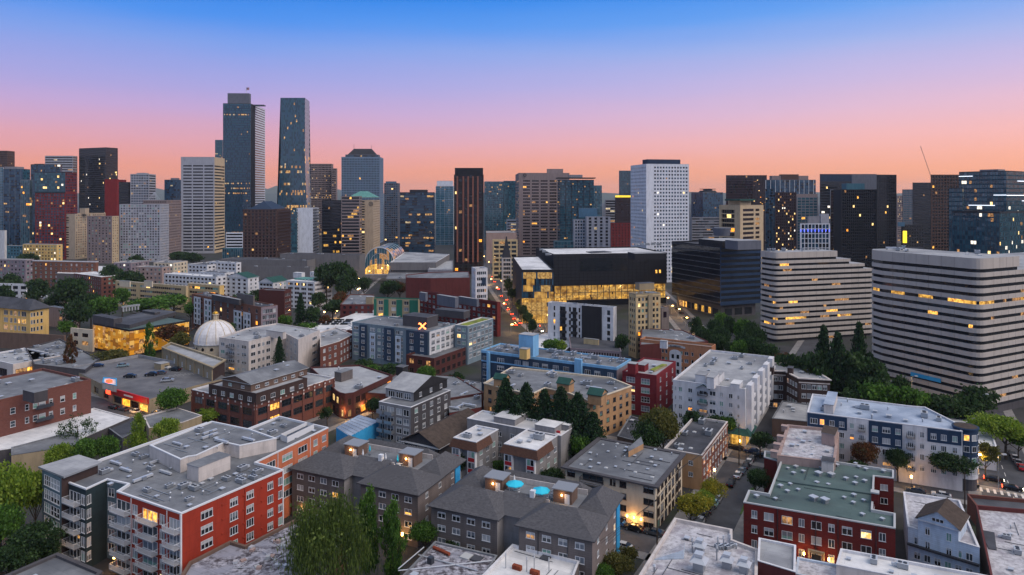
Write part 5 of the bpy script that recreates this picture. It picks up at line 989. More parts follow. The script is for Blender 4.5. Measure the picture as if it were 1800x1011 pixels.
# distant hills across the water
for k, (u0, u1, v, d, c) in enumerate(((-300, 2300, 338, 9000, 'hill'),(200, 640, 327, 11000, 'hill'))):
    mottled('hill', S(50,62,52), S(70,80,66), .001)
    H = MB(); n = 60; r2 = random.Random(k+3)
    tops = []
    for i in range(n+1):
        u = u0+(u1-u0)*i/n; e = math.sin(math.pi*i/n)**.4; tops.append((*X(u,d), max(2, CZ + ((HY-v)*d/F)*e*(.8+.2*math.sin(i*1.3+k)+.1*r2.random()))))
    for i in range(n):
        a, b = tops[i], tops[i+1]; H.poly([(a[0],a[1]-d*.12,-1), (b[0],b[1]-d*.12,-1), b, a], 'hill'); H.poly([a, b, (b[0],b[1]+d*.2,-1), (a[0],a[1]+d*.2,-1)], 'hill')
    o = H.build('hill'); o['kind'] = 'structure'
# ================================================================ middle ground, right
# black exhibition block with the glowing lower floors
sm = thing('convention_building', 'huge black box building with white roof and glowing amber glass floors at its base', 'building', (*P(1070,540), 0))
zs = 37.0; d_s = F*(CZ-zs)/(447-HY); cS = P(973,447,zs)
ps = rect(cS, 1172, 942, 80); zl0, zl1 = Z(529, cS[1]), Z(503, cS[1])
Wm, Gm = MB(), MB(); Wm.mat('w_black')
for i in range(4): facade(Wm, Gm, sm, ps[i], ps[(i+1)%4], zl1, zs, {'none':1,'wm':'w_black'}, False)
Wm.build('wall', sm)
R_ = MB(); a_, b_ = ab(80)
for k in range(24): R_.box(cS, a_, (-b_[0],-b_[1]), .5+k*3.05, .55+k*3.05, .005, .1, zl1+.2, zs-.2, 'glass_black', False)
for k in range(9): R_.box(cS, a_, (-b_[0],-b_[1]), .2, 70, .005, .07, zl1+1+k*2.4, zl1+1.06+k*2.4, 'glass_black', False)
R_.build('cladding_joint', sm, kind='stuff')
R_ = MB()
for (u0,u1,v0,v1) in ((1020,1102,455,478),):
    s0, s1 = along(cS, a_, u0), along(cS, a_, u1); R_.box(cS, a_, (-b_[0],-b_[1]), s0, s1, .02, .12, Z(v1,cS[1]), Z(v0,cS[1]), 'glass_dark')
R_.build('tinted_glazing', sm)
R_ = MB()
for u0,u1 in ((1152,1155),(1158.5,1161.5)): R_.box(cS, a_, (-b_[0],-b_[1]), along(cS,a_,u0), along(cS,a_,u1), .02, .12, Z(484,cS[1]), Z(478,cS[1]), 'lit_amber')
R_.build('lit_window', sm)
volume(sm, offset(ps, .8), zl0, zl1+.0, 'w_black', None, ph=0, wname='glazed_wall', faces={0: st(curtain=1, sp=.9, nf=6, fl=(zl1-zl0)/6, top=0, g='plum', lit=.9, lk='h', mv=1, mm='frame_dark', mh=1, mw=.2, ev=5, eh=3), 3: st(curtain=1, sp=1.5, nf=4, fl=(zl1-zl0)/4, top=0, g='plum', lit=.15, lk='g', mv=1)})
volume(sm, offset(ps, .2), 0, zl0, 'b_dkgray', None, ph=0, wname='base_wall', faces={0: st(curtain=1, sp=9, nf=1, fl=zl0, top=0, g='glass_black', lit=.25, lk='g')})
roofset(sm, ps, zs, .8, 'roof_white', 'w_black', pt=.6)
pwz = 33.0; pw = pp(pwz, (917,474),(973,474),(947,450),(901,451)); cW = pw[0]
volume(sm, pw, zl1+1, pwz, 'w_black', 'roof_white', 'w_black', ph=.7, wname='wing_wall', wins='wing_panes', faces={0: st(curtain=1, sp=1.0, nf=4, fl=(pwz-1.6-zl1-1)/4, top=1.6, g='navy', lit=.16, lk='h', mv=1, mm='frame_dark', mw=.07, mh=1, ev=3), 3: {'none':1}, 1: {'none':1}})
volume(sm, offset(pw,.05), zl0-4, zl1+1, 'w_black', None, ph=0, wname='lit_wing_wall', wins='lit_wing_panes', faces={0: st(curtain=1, sp=1.0, nf=6, fl=(zl1+5-zl0)/6, top=0, g='plum', lit=.88, lk='h', mv=1, mm='frame_dark', mw=.1, mh=1, eh=3, ev=3)})
volume(sm, offset(pw,.3), 0, zl0-4, 'w_black', None, ph=0, wname='wing_base')
penthouse(sm, rect(P(1116,447,40), 1171, 14j, 80), zs-.8, 40.5, 'w_black', 'roof_pale', 'roof_house')
for (u,v) in ((963,449),(957,444),(952,441),(1120,441),(1130,440),(1140,441),(1150,440),(1160,441)): x,y = P(u, v-1, zs); inst('air_handler', CACHE['unit'], sm, (x,y+4,zs-.8 if u < 1100 else 40.4), .2, (1.3,1.3,1.3))
R_ = MB(); q_ = pp(zs, (1040,443.5),(1075,442),(1062,440),(1030,441.5)); R_.prism(q_, zs-.82, zs-.3, 'roof_dark'); R_.build('roof_patch', sm)

# dark glass office block
zm = 46; pm = box(1266, 433, zm, 1338, 1181, 69)
mg = bld('dark glass office block with thin floor lines and a drum on its roof', pm, zm, 'w_black', name='office_building', roof='roof_dark', ph=1, wins='window_panes', z0=8,
    faces={3: cur('black', 1.6, 3.55, lit=.006, mh=1, mm='frame_grey', mw=.05, pr=.12, top=1, spand=.5), 0: rib('black', 3.55, 1.9, wm='w_spnavy', lit=.004, top=1)})
volume(mg, offset(pm, 2.5), 0, 8, 'b_dkgray', None, ph=0, wname='base_wall', faces={3: st(sp=8, fl=7, ww=6, wh=4.0, sill=.5, g='black', lit=.25, lk='g', mrg=2, sub=1.5), 0: st(sp=8, fl=7, ww=6, wh=4.5, sill=.5, g='black', lit=.1, lk='g', mrg=2)})
penthouse(mg, rect(P(1270,425,49), 1325, 1228, 69), zm-1, 49.5, 'w_black', 'roof_pale', 'machine_room')
R_ = MB(); x,y = P(1281, 425, zm); R_.cyl(x, y+16, 5.5, 6.6, 49.4, 55, 'w_wing', 20); R_.build('roof_drum', mg)
penthouse(mg, rect(P(1297,428,49), 1338, 12j, 69), zm-1, 50.5, 'w_wing', 'roof_pale', 'roof_screen')
R_ = MB(); x,y = P(1263,553,8); R_.box((x-.6,y-.8), (1,0), (0,1), -.6,.6,-.2,.2, 3.5, 8, 'lamp_blue'); R_.build('blue_sign', mg)

# banded office blocks: one white spandrel and one dark ribbon per storey
wallm('w_band', 178,170,164, var=.86, scale=.3)
def banded(label, poly, z, nst, fl, roofh, lights, seed, steps=None, fine=True):
    cx = sum(p[0] for p in poly)/len(poly); cy = sum(p[1] for p in poly)/len(poly)
    root = thing('office_building', label, 'office building', (cx, cy, 0)); r5 = random.Random(seed)
    n = len(poly); gl = offset(poly, .5)
    zt = z
    for j in range(nst):
        pj = poly if not steps or j not in steps else steps[j]
        gj = offset(pj, .5) if len(pj) > 3 else gl; m_ = len(pj)
        top_h = roofh if j == 0 else fl*.56
        R = MB(); R.prism(pj, zt-top_h, zt, 'w_band', 'roof_pale' if (j == 0 or (steps and j in steps) or (steps and j-1 in steps)) else 'w_band'); R.poly([(p[0],p[1],zt-top_h) for p in pj[::-1]], 'w_band'); R.build('spandrel_band', root)
        JN = MB()
        for i in range(m_):
            a, b = pj[i], pj[(i+1)%m_]; L = math.dist(a, b)
            if L < 8: continue
            t_ = ((b[0]-a[0])/L, (b[1]-a[1])/L); k = max(1, round(L/4.6))
            for q in range(1, k): JN.box(a, t_, (t_[1],-t_[0]), L*q/k-.04, L*q/k+.04, .002, .02, zt-top_h+.02, zt-.02, 'b_taupe', False)
        JN.build('panel_joint', root, kind='stuff')
        zb = zt-top_h-fl*.44
        R = MB(); 
        for i in range(m_):
            a, b = gj[i], gj[(i+1)%m_]; L = math.dist(a, b); k = max(1, round(L/1.9)); cur_ = None; run = 0
            for q in range(k):
                if run <= 0:
                    lp = lights.get(j, .012); cur_ = r5.choice(LIT['g'] if lp > .3 else ['lit_amber','lit_dim','lit_dim']) if r5.random() < lp else r5.choice(GL['black']); run = r5.randint(1,3)
                run -= 1
                A = (a[0]+(b[0]-a[0])*q/k, a[1]+(b[1]-a[1])*q/k); B = (a[0]+(b[0]-a[0])*(q+1)/k, a[1]+(b[1]-a[1])*(q+1)/k)
                R.poly([(*A,zb), (*B,zb), (*B,zt-top_h), (*A,zt-top_h)], cur_)
        R.build('window_ribbon', root)
        zt = zb
    R = MB(); R.prism(gl, 0, zt, 'b_dkgray', cap=False); R.build('base_wall', root)
    return root
def arc(c, r, a0, a1, n): return [(c[0]+r*math.cos(math.radians(a0+(a1-a0)*k/n)), c[1]+r*math.sin(math.radians(a0+(a1-a0)*k/n))) for k in range(n+1)]
def rounded(poly, i, r, n=5):
    """round corner i of a CCW polygon"""
    p0, p1, p2 = Vector(poly[i-1]), Vector(poly[i]), Vector(poly[(i+1)%len(poly)]); d0 = (p0-p1).normalized(); d2 = (p2-p1).normalized()
    out = []
    for k in range(n+1):
        t = k/n; a, b = p1+d0*r*(1-t), p1+d2*r*t; out.append(tuple(a.lerp(p1, .0)*(1-t)**1 + b*t if False else (p1+d0*r*(1-t)**2 + d2*r*t**2)))
    return poly[:i] + out + poly[i+1:]
zA = 48; pA = box(1362, 444, zA, 1533, 1337, 73.5)
cA = pA[0]; aA, bA = ab(73.5); lB = along(cA, bA, 1337)
def stepA(u): t = along(cA, aA, u); p = [cA, (cA[0]+aA[0]*t, cA[1]+aA[1]*t), (cA[0]+aA[0]*t+bA[0]*lB, cA[1]+aA[1]*t+bA[1]*lB), (cA[0]+bA[0]*lB, cA[1]+bA[1]*lB)]; return rounded(p, 0, 3.5)
bA_ = banded('white and black banded office with stepped right end, left of its twin', stepA(1533), zA, 16, 2.88, 3.2, {4: .1, 5: .05, 8: .1, 11: .33, 12: .08}, 3, steps={0: stepA(1472), 1: stepA(1495), 2: stepA(1520)})
bits(bA_, stepA(1468), zA, 9, ('unit','sky','vent'), sc=1.1)
zB = 56; cB = P(1722,455,zB); a4, b4 = ab(63.4); lb4 = along(cB, b4, 1548); tb4 = along(cB, a4, 2000)
def qB(s, t): return (cB[0]+a4[0]*s+b4[0]*t, cB[1]+a4[1]*s+b4[1]*t)
pB = [qB(0,0), qB(tb4,0), qB(tb4,lb4+6), qB(8,lb4+9), qB(3,lb4+6), qB(.6,lb4)]
sB = along(cB, a4, 1792); pB0 = [qB(0,0), qB(sB,0), qB(sB,lb4+6), qB(8,lb4+9), qB(3,lb4+6), qB(.6,lb4)]
pB = rounded(pB, 0, 4, 5); pB0 = rounded(pB0, 0, 4, 5)
bB_ = banded('largest white and black banded office, with one lit gold floor', pB, zB, 18, 2.84, 3.8, {4: .55, 6: .2, 7: .06, 12: .06}, 5, steps={0: pB0})
bits(bB_, pB0, zB, 8, ('unit','sky','vent','duct'), sc=1.1)
R_ = MB(); t0 = along(cB, b4, 1640); 
for (u0_, u1_) in ((1602,1655),): 
    s0, s1 = along(cB, b4, u0_), along(cB, b4, u1_); R_.box(cB, b4, (-a4[0],-a4[1]), min(s0,s1), max(s0,s1), .35, .5, 9.2, 10.6, 'b_brightblue')
R_.build('sign_strip', bB_)

# white modern block with a black panel and balconies
ww_ = bld('white modern block with a black panel and stacked black balconies', box(1078, 541, 24, 1084, 963, 29), 24, 'b_white', roof='roof_brown', par='b_white', ph=.8, wins='window_panes',
    faces={3: st(us=[(973,976),(984,988),(1000,1003.5),(1017,1020),(1067,1072.5)], g='dark', fl=3.3, wh=2.3, sill=.5, rec=.2, top=1, lit=.12, nf=5)})
cq = P(1078,541,24); aq, bq = ab(29); nq = (-aq[0],-aq[1])
R_ = MB(); s0, s1 = along(cq,bq,1058), along(cq,bq,1023); R_.box(cq, bq, nq, s0, s1, .01, .35, 0, 23.9, 'b_black'); R_.build('black_panel', ww_)
for uu in (991, 1010):
    s_ = along(cq,bq,uu)
    R_ = MB(); R_.box(cq, bq, nq, s_-1.0, s_+1.0, .01, .06, 4, 22.5, 'b_black'); R_.build('balcony_recess', ww_)
    for j in range(5): R_ = MB(); R_.box(cq, bq, nq, s_-1.6, s_+1.6, .07, 1.3, 6+j*3.3, 7.2+j*3.3, 'b_black'); R_.build('balcony', ww_)
bits(ww_, box(1076, 541, 24, 1083, 966, 29), 23.2, 6, ('unit','sky'))
# beige old tower block
be = bld('slim old beige twelve storey apartment tower with crowded small windows', box(1118, 517, 31, 1161, 1105, 68), 31, 'b_beige', roof='roof_dark', par='b_stone', ph=1, wins='window_panes', capt=.5,
    faces={0: st(nc=6, g='home', fl=2.75, ww=1.25, wh=1.6, sill=.6, rec=.25, lit=.08, top=1.4, belt=((0,),'b_stone',.5)), 3: st(nc=3, g='home', fl=2.75, ww=1.0, wh=1.5, sill=.6, rec=.25, top=1.4, lit=.05)})
R_ = MB(); cq = P(1118,517,31); aq, bq = ab(68); R_.box(cq, aq, (-bq[0],-bq[1]), 6.6, 9, .01, .7, 0, 30.3, 'b_stone'); R_.build('bay', be)
bits(be, box(1119, 516, 31, 1159, 1107, 68), 30, 7, ('unit','duct','pipe')); penthouse(be, rect(P(1124,507,31), 1150, 4j, 68), 30, 33.5, 'b_stone', 'roof_dark')
bld('plain beige grey annex right of the slim old beige tower', box(1163, 541, 22, 1176, 6j, 68), 22, 'b_taupe2', roof='roof_grey', name='annex', cat='annex', wins='window_panes', faces={0: st(us=[(1166,1172)], fl=5, wh=3, g='plum', lit=.5, nf=1, top=1, rec=.2)})
# peach brick building with an arched sign
zp = 15; pe = bld('peach brick apartment building with a white arched entrance bay and arched name sign', box(1251, 610, zp, 1258, 1125, 31), zp, 'b_peach', roof='roof_grey', par='b_peach', ph=.9, wins='window_panes', capt=.3,
    faces={3: st(us=[(1131,1135),(1138,1142),(1151,1156),(1163,1167),(1169,1173),(1196,1200),(1203,1210),(1215,1219),(1229,1233),(1238,1242),(1245,1249)], fl=3.2, wh=1.6, top=2.6, g='home', lit=.07, rec=.2, fr='frame_white', fw=.12)})
volume(pe, pp(zp-1, (1125,606),(1245,600),(1200,580),(1128,577)), 0, zp-1, 'b_brownred', 'roof_grey', 'b_brownred', ph=.3, wname='rear_wall', nb=10, kinds=('vent','unit','pipe','sky'), faces={})
penthouse(pe, box(1172, 600, zp+2.2, 1174, 1160), zp-1, zp+2.2, 'b_white', 'roof_pale')
cq = P(1251,610,zp); aq, bq = ab(31); nq = (-aq[0],-aq[1]); sc_ = along(cq,bq,1187.5)
R_ = MB(); R_.box(cq, bq, nq, sc_-2.6, sc_+2.6, .01, .3, 0, zp-4.4, 'b_white')
for k in range(10):
    t0, t1 = math.pi*k/10, math.pi*(k+1)/10; R_.poly([(cq[0]+bq[0]*(sc_+2.6*math.cos(t))+nq[0]*.3, cq[1]+bq[1]*(sc_+2.6*math.cos(t))+nq[1]*.3, zp-4.4+1.6*math.sin(t)) for t in (t0,t1)] + [(cq[0]+bq[0]*sc_+nq[0]*.3, cq[1]+bq[1]*sc_+nq[1]*.3, zp-4.4)], 'b_white')
for j in range(3):
    for s_ in (-1.1, 1.1): R_.box(cq, bq, nq, sc_+s_-.55, sc_+s_+.55, .31, .34, zp-5.4-3.2*j-1.2, zp-5.4-3.2*j+.5, 'glass_dark')
R_.build('entrance_bay', pe)
R_ = MB()
for k in range(9):
    t0 = -1 + 2*k/9; f_ = lambda t: zp-1.75+.55*(1-t*t); R_.box(cq, bq, nq, sc_+t0*4.2, sc_+(t0+2/9)*4.2, .02, .16, f_(t0+1/9)-.42, f_(t0+1/9)+.42, 'curtain')
sgn = R_.build('sign_band', pe)
def text(s_, size, c, dr, nn, x, z, mat, root, dep=.05, name='lettering'):
    cu = bpy.data.curves.new('lettering', 'FONT'); cu.body = s_; cu.size = size; cu.align_x = 'CENTER'; cu.align_y = 'CENTER'; cu.extrude = dep
    o = bpy.data.objects.new(name, cu); C.objects.link(o); o.data.materials.append(M(mat)); o.parent = root
    o.location = (c[0]+dr[0]*x+nn[0]*.2-root.location[0], c[1]+dr[1]*x+nn[1]*.2-root.location[1], z)
    o.rotation_euler = (math.pi/2, 0, math.atan2(-dr[1], -dr[0])); bpy.context.view_layer.update()
    me = bpy.data.meshes.new_from_object(o.evaluated_get(bpy.context.evaluated_depsgraph_get())); n = bpy.data.objects.new(name, me); C.objects.link(n); n.parent = root; n.location = o.location; n.rotation_euler = o.rotation_euler; n['kind'] = 'stuff'
    bpy.data.objects.remove(o); bpy.data.curves.remove(cu); return n
o = text('EL CAPITAN', .85, cq, bq, nq, sc_, zp-1.38, 'frame_dark', pe)
# low garage with ribbed fascia
lg = bld('low grey garage with ribbed fascia and worn flat roof below the white modern block', pp(8, (1003,612),(1092,618),(1088,600),(1050,590),(1000,592)), 8, 'b_mauve', roof='roof_dark', par='b_mauve', ph=.2, name='garage', cat='garage', wins='window_panes', faces={0: st(sp=1.2, fl=3, ww=.7, wh=2.2, sill=.3, g='plum', rec=.3, lit=0)})
penthouse(lg, box(1052, 597, 10.5, 1053, 1026), 7.8, 10.5, 'b_beige', 'roof_pale')
# long pale blue building
lbz = 16; lbp = box(1084, 646, lbz, 1109, 846)
lbb = bld('long sky blue and slate apartment building with a flat roof full of vents', lbp, lbz, 'b_xnavy', roof='roof_grey', par='b_lblue', ph=.5, capt=1.0, ind=True, nb=34, kinds=('unit','vent','duct','pipe','unit'),
    faces={3: st(us=[(849,857),(874,886),(905,915),(919,929),(937,947),(953,963),(972,982),(990,1000),(1028,1038),(1045,1055),(1068,1078)], fl=3.0, wh=1.8, sill=.6, top=1.6, g='home', lit=.05, nv=3, nf=5), 0: {'none':1,'wm':'b_mauve'}})
cq = lbp[0]; nq = (-GA_[0],-GA_[1])
for u0,u1 in ((1012,1024),(858,862)):
    R_ = MB(); s0,s1 = along(cq,GB_,u1),along(cq,GB_,u0); R_.box(cq, GB_, nq, s0, s1, .01, 1.2, 0, lbz+ (1.5 if u0 > 900 else -.3), 'b_lblue'); R_.build('blue_bay', lbb)
R_ = MB(); R_.box(cq, GB_, nq, .3, along(cq,GB_,846)-.1, .008, .2, lbz-4.4, lbz-3.9, 'b_lblue'); R_.build('blue_belt', lbb)
penthouse(lbb, box(937, 590, 24, 947, 912), lbz-.5, 24, 'b_lblue', 'roof_pale', 'stair_tower'); penthouse(lbb, box(926, 614, 19.5, 932, 913), lbz-.5, 19.5, 'b_yellow', 'roof_pale', 'stair_box')
# tan building with green hats
tn = thing('apartment_building', 'tan stucco apartment building with tan cornices and dark green hatted stair towers', 'building', (*P(1000,720,13), 0))
ft = wins(3.4, 2.9, 1.5, 1.5, top=1.4, lit=.1, fm='frame_dark')
tpoly = pp(13.5, (1036,704),(1110,678),(1072,663),(900,645),(851,673),(933,693),(958,681),(1000,690))
volume(tn, tpoly, 0, 13.5, 'b_tan', 'roof_grey', 'b_cream', ph=.6, ind=True, capt=.3, over=.25, faces={0: dict(ft), 4: dict(ft, nc=5), 5: dict(ft, nc=2), 6: dict(ft, nc=2), 7: dict(ft)}, nb=12, kinds=('unit','duct','vent'))
for (u,v,uR,uL) in ((888,668,896,868),(1000,676,1009,979),(1057,696,1067,1033)):
    p_ = box(u, v, 16, uR, uL); penthouse(tn, p_, 12.9, 16, 'b_tan', 'roof_grey', 'stair_tower'); hip(tn, p_, 16.02, 17.6, 'roof_darkgreen', over=.3, gable=True, along_a=False, name='green_roof', fascia='roof_darkgreen', gm='b_tan')
# crimson building
cz = 15; cr_ = bld('crimson and grey apartment building with roof planters, left of the white balcony block', box(1154, 660, cz, 1188, 1094), cz, 'b_crimson', roof='roof_pale', par='b_crimson', ph=.5, ind=True, nb=5,
    faces={3: st(us=[(1101,1116),(1127,1142)], fl=3.2, wh=2.0, sill=.5, top=1.0, g='home', lit=.05, nv=3, nh=2), 0: st(nc=3, fl=3.2, ww=1.4, wh=1.7, sill=.8, top=1.0, g='dark', lit=.1)})
penthouse(cr_, box(1117, 640, 18.3, 1122, 1103), cz-.5, 18.3, 'b_crimson', 'roof_pale', 'stair_tower'); penthouse(cr_, box(1133, 642, 17, 1140, 1118), cz-.5, 17, 'b_crimson', 'roof_pale', 'stair_box')
R_ = MB(); q_ = pp(cz, (1142,650),(1150,652),(1173,641),(1164,640)); R_.prism(q_, cz-.5, cz+.1, 'b_stone', 'grass_roof'); R_.build('roof_planter', cr_)
# white balcony block
wz = 18; wbp = box(1310, 684, wz, 1356, 1183)
wbb = bld('bright white seven storey apartment block with green gabled bay and zigzag balconies', wbp, wz, 'b_white', roof='roof_pale', par='b_white', ph=.7, ind=True, capt=.2, nb=3, kinds=('unit','vent'),
    faces={3: st(us=[(1186,1189),(1193,1199),(1209.5,1217),(1229,1243,'b'),(1247,1258),(1265,1271.5),(1281,1288),(1296,1300)], fl=2.85, wh=1.5, sill=.8, top=1.5, g='home', lit=.1, rail='metal_dark'), 0: st(nc=6, fl=2.85, ww=2.2, wh=2.0, sill=.3, top=1.2, g='dark', lit=.05)})
cq = wbp[0]; La = math.dist(wbp[0], wbp[1])
for k in range(5):
    R_ = MB(); R_.box(cq, GA_, (-GB_[0]*-1*-1,-GB_[1]*-1*-1), La*(k+.15)/5, La*(k+.6)/5, .01, 1.6, 4, wz+.9, 'b_white'); R_.build('white_bay', wbb)
    for j in range(4):
        R_ = MB(); R_.box(cq, GA_, (-GB_[0],-GB_[1]), La*(k+.62)/5, La*(k+1.05)/5, .01, 1.4, 5+j*2.85, 5.9+j*2.85, 'b_white'); R_.build('balcony', wbb)
cqb, nq = GB_, (-GA_[0],-GA_[1]); s_ = along(cq,GB_,1236)
R_ = MB(); 
for sg in (-1,1): R_.poly([(cq[0]+GB_[0]*s_+nq[0]*.9, cq[1]+GB_[1]*s_+nq[1]*.9, wz-.2), (cq[0]+GB_[0]*(s_+sg*2.2)+nq[0]*.9, cq[1]+GB_[1]*(s_+sg*2.2)+nq[1]*.9, wz-1.6), (cq[0]+GB_[0]*(s_+sg*2.2), cq[1]+GB_[1]*(s_+sg*2.2), wz-1.6), (cq[0]+GB_[0]*s_, cq[1]+GB_[1]*s_, wz-.2)], 'roof_darkgreen')
R_.build('green_gable', wbb)
penthouse(wbb, box(1255, 664, 21, 1264, 1242), wz-.7, 21, 'b_white', 'roof_pale', 'stair_box'); penthouse(wbb, box(1263, 662, 20, 1273, 1255), wz-.7, 20, 'b_white', 'roof_pale', 'stair_box')
penthouse(wbb, box(1240, 660, 20.3, 1247, 1222), wz-.7, 20.3, 'b_white', 'roof_pale', 'stair_box'); penthouse(wbb, box(1300, 676, 19.2, 1306, 1284), wz-.7, 19.2, 'b_white', 'roof_white', 'roof_box'); bits(wbb, box(1305, 682, wz, 1350, 1190), wz-.7, 14, ('unit','vent','pipe','sky'), sc=.8)
R_ = MB(); p_ = rect((cq[0]-GA_[0]*.5-GB_[0]*.5, cq[1]-GA_[1]*.5-GB_[1]*.5), 8j, 5j); e_ = offset(p_, -1.6); i_ = offset(p_, .2)
for k in range(4): R_.poly([(*e_[k],4.0), (*e_[(k+1)%4],4.0), (*i_[(k+1)%4],5.6), (*i_[k],5.6)], 'roof_darkgreen')
R_.build('green_awning', wbb)
R_ = MB(); R_.box(cq, GA_, (-GB_[0],-GB_[1]), 1, 5, .03, .2, .4, 3.6, 'lit_gold'); R_.box(cq, GB_, nq, 1, 4.5, .03, .2, .4, 3.6, 'lit_gold'); R_.build('lit_shop_window', wbb)
# dark brown angled building
dz = 14; dbp = pp(dz, (1381,652),(1404,664),(1459,667),(1411,637),(1266,640),(1290,648))
ddb = bld('dark brown brick apartment house with angled front and pale cornices, below the banded office', dbp, dz, 'b_dkbrown', roof='roof_pale', par='b_offwhite', ph=.7, ind=True, over=.4, capt=.35, nb=6, kinds=('vent','pipe'),
    faces={0: st(nc=4, fl=3.2, ww=1.3, wh=1.7, top=1.6, g='home', lit=.15), 1: st(nc=5, fl=3.2, ww=1.4, wh=1.7, top=1.6, g='home', lit=.12, belt=((0,),'b_offwhite',.35)), 5: st(nc=9, fl=3.2, ww=1.5, wh=1.7, top=1.6, g='home', lit=.2, belt=((0,),'b_offwhite',.35)), 4: {'none':1}})
for (u,v) in ((1359,646),(1393,647)): penthouse(ddb, box(u,v,dz+2,u+2,u-9), dz-.7, dz+2, 'b_dkbrown', 'roof_dark')
# slate blue and white building with round turret
bz = 16; bbp = pp(bz, (1419,724),(1692,758),(1678,741),(1626,715),(1600,713),(1428,692))
b2b = bld('long navy and white apartment building with pale blue roof and a round corner turret', bbp, bz, 'b_white', roof='roof_lblue', par='b_white', ph=.5, ind=True, capt=.2, nb=16, kinds=('vent','pipe','unit','vent'),
    faces={0: st(us=[(1424,1437),(1441,1449),(1458,1467),(1475,1484),(1494,1501),(1510,1519,'b'),(1533,1543),(1551,1565),(1574,1583),(1595,1606,'b'),(1617,1625),(1636,1646),(1654,1664),(1674,1683)], fl=3.0, wh=1.6, sill=.75, top=.9, g='home', lit=.08, nv=3, rail='frame_dark', nf=4)})
cq = bbp[0]; dq = Vector((bbp[1][0]-cq[0], bbp[1][1]-cq[1])).normalized(); nq = (dq.y, -dq.x); dq = (dq.x, dq.y)
Wm, Gm = MB(), MB()
for u0,u1,nfl in ((1419.3,1489,1),(1527,1586,2),(1630,1690,1)):
    x0, x1 = along(cq,dq,u0), along(cq,dq,u1); hh = .9+3.0*nfl
    R_ = MB()
    us = [w for w in ((1424,1437),(1441,1449),(1458,1467),(1475,1484),(1533,1543),(1551,1565),(1574,1583),(1636,1646),(1654,1664),(1674,1683)) if u0 < w[0] < u1]
    p0 = (cq[0]+dq[0]*x0+nq[0]*.09, cq[1]+dq[1]*x0+nq[1]*.09); p1 = (cq[0]+dq[0]*x1+nq[0]*.09, cq[1]+dq[1]*x1+nq[1]*.09)
    facade(R_, R_, b2b, p0, p1, bz-hh, bz-.25, st(us=us, fl=3.0, wh=1.6, sill=.75, top=.65, nf=nfl, g='home', lit=.08, nv=3, wm='b_navy'), True); R_.build('navy_band', b2b)
R_ = MB(); x,y = P(1697,752,bz); R_.cyl(x,y,2.9,2.9,6.5,bz+.1,'b_navy',20); R_.cyl(x,y,2.85,2.85,3.2,6.5,'b_white',20); R_.cyl(x,y,2.6,2.6,0,3.2,'b_dkgray',20); R_.cyl(x,y,3.15,3.15,bz+.1,bz+.5,'b_navy',24); tr_ = R_.build('turret', b2b)
R_ = MB(); R_.cyl(x,y,2.7,2.7,bz+.5,bz+.56,'roof_brown',24); R_.build('turret_roof', b2b)
for j in range(4):
    for an in (-118, -82, -46):
        ca = (x+2.92*math.cos(math.radians(an)), y+2.92*math.sin(math.radians(an))); fo = inst('window', frame_mesh(1.3,1.6,'frame_white',2,1), b2b, (*ca, bz-2.6-3*j), math.radians(an+90)); po = bpy.data.objects.new('pane', pane_mesh(1.3,1.6,pick('home',.15),dp=-.02)); C.objects.link(po); po.parent = fo
penthouse(b2b, box(1465, 712, bz+2.2, 1472, 1448), bz-.5, bz+2.2, 'b_offwhite', 'roof_lblue')
bld('low white flat roofed annex behind the round turret', pp(7, (1676,775),(1752,785),(1736,738),(1652,725)), 7, 'b_white', name='annex', cat='annex', roof='roof_white', par='b_white', ph=.4, nb=4, kinds=('vent','sky'))
bld('low worn grey roof below the dark brown angled building', pp(6, (1357,735),(1420,741),(1423,711),(1375,704)), 6, 'b_brown', roof='roof_pale', par='roof_grey', ph=.3, nb=4, kinds=('vent','pipe'))

# ================================================================ middle ground, centre and left
# apartment building with the red roof sign
xz = 18; xl = box(755, 582, xz, 801, 619)
xb = bld('slate and navy apartment building with a glowing orange X sign on its roof corner', xl, xz, 'b_xgrey', roof='roof_grey', par='b_xgrey', ph=.6, ind=True, nb=8, capt=.3,
    faces={3: st(us=[(622,630),(651,659),(664,669),(672,680),(696,702),(704,708),(725.5,734),(738,743)], fl=3.0, wh=1.6, top=1.1, g='home', lit=.12), 0: st(nc=5, fl=3.0, ww=2.6, wh=2.2, sill=.4, top=1.0, g='home', lit=.2, wm='b_white', nv=3, nh=2)})
cq = xl[0]; nq = (-GA_[0],-GA_[1])
for u0,u1,m_ in ((633,646,'b_xnavy'),(676,694,'b_xnavy'),(715,753,'b_xnavy'),(651,661,'b_ltblue'),(696,706,'b_ltblue')):
    s0,s1 = along(cq,GB_,u1),along(cq,GB_,u0); R_ = MB(); p0 = (cq[0]+GB_[0]*s1+nq[0]*.5, cq[1]+GB_[1]*s1+nq[1]*.5); p1 = (cq[0]+GB_[0]*s0+nq[0]*.5, cq[1]+GB_[1]*s0+nq[1]*.5)
    zt_ = xz-.7 if m_ == 'b_xnavy' else xz-4; facade(R_, R_, xb, p0, p1, 2, zt_, st(nc=1 if u1-u0 < 20 else 2, ww=1.9, fl=3.0, wh=1.7, top=.6, mrg=.2, g='home', lit=.12, wm=m_), True)
    R_.box(cq, GB_, nq, s0, s1, .01, .48, zt_-.05, zt_, m_); R_.build('bay', xb)
R_ = MB(); x,y = P(742,582,xz)
for sg in (-1,1): R_.tube((x-1.5, y+1, xz+.6+ (0 if sg>0 else 2.8)), (x+1.5, y+1, xz+3.4-(0 if sg>0 else 2.8)), .3, 'sign_orange', 6)
for sg in (-1,1): R_.tube((x-.5+sg*1.3, y+1, xz+2+ -sg*1.0), (x+.5+sg*1.0, y+1, xz+2+sg*1.1*-1), .22, 'sign_orange', 6)
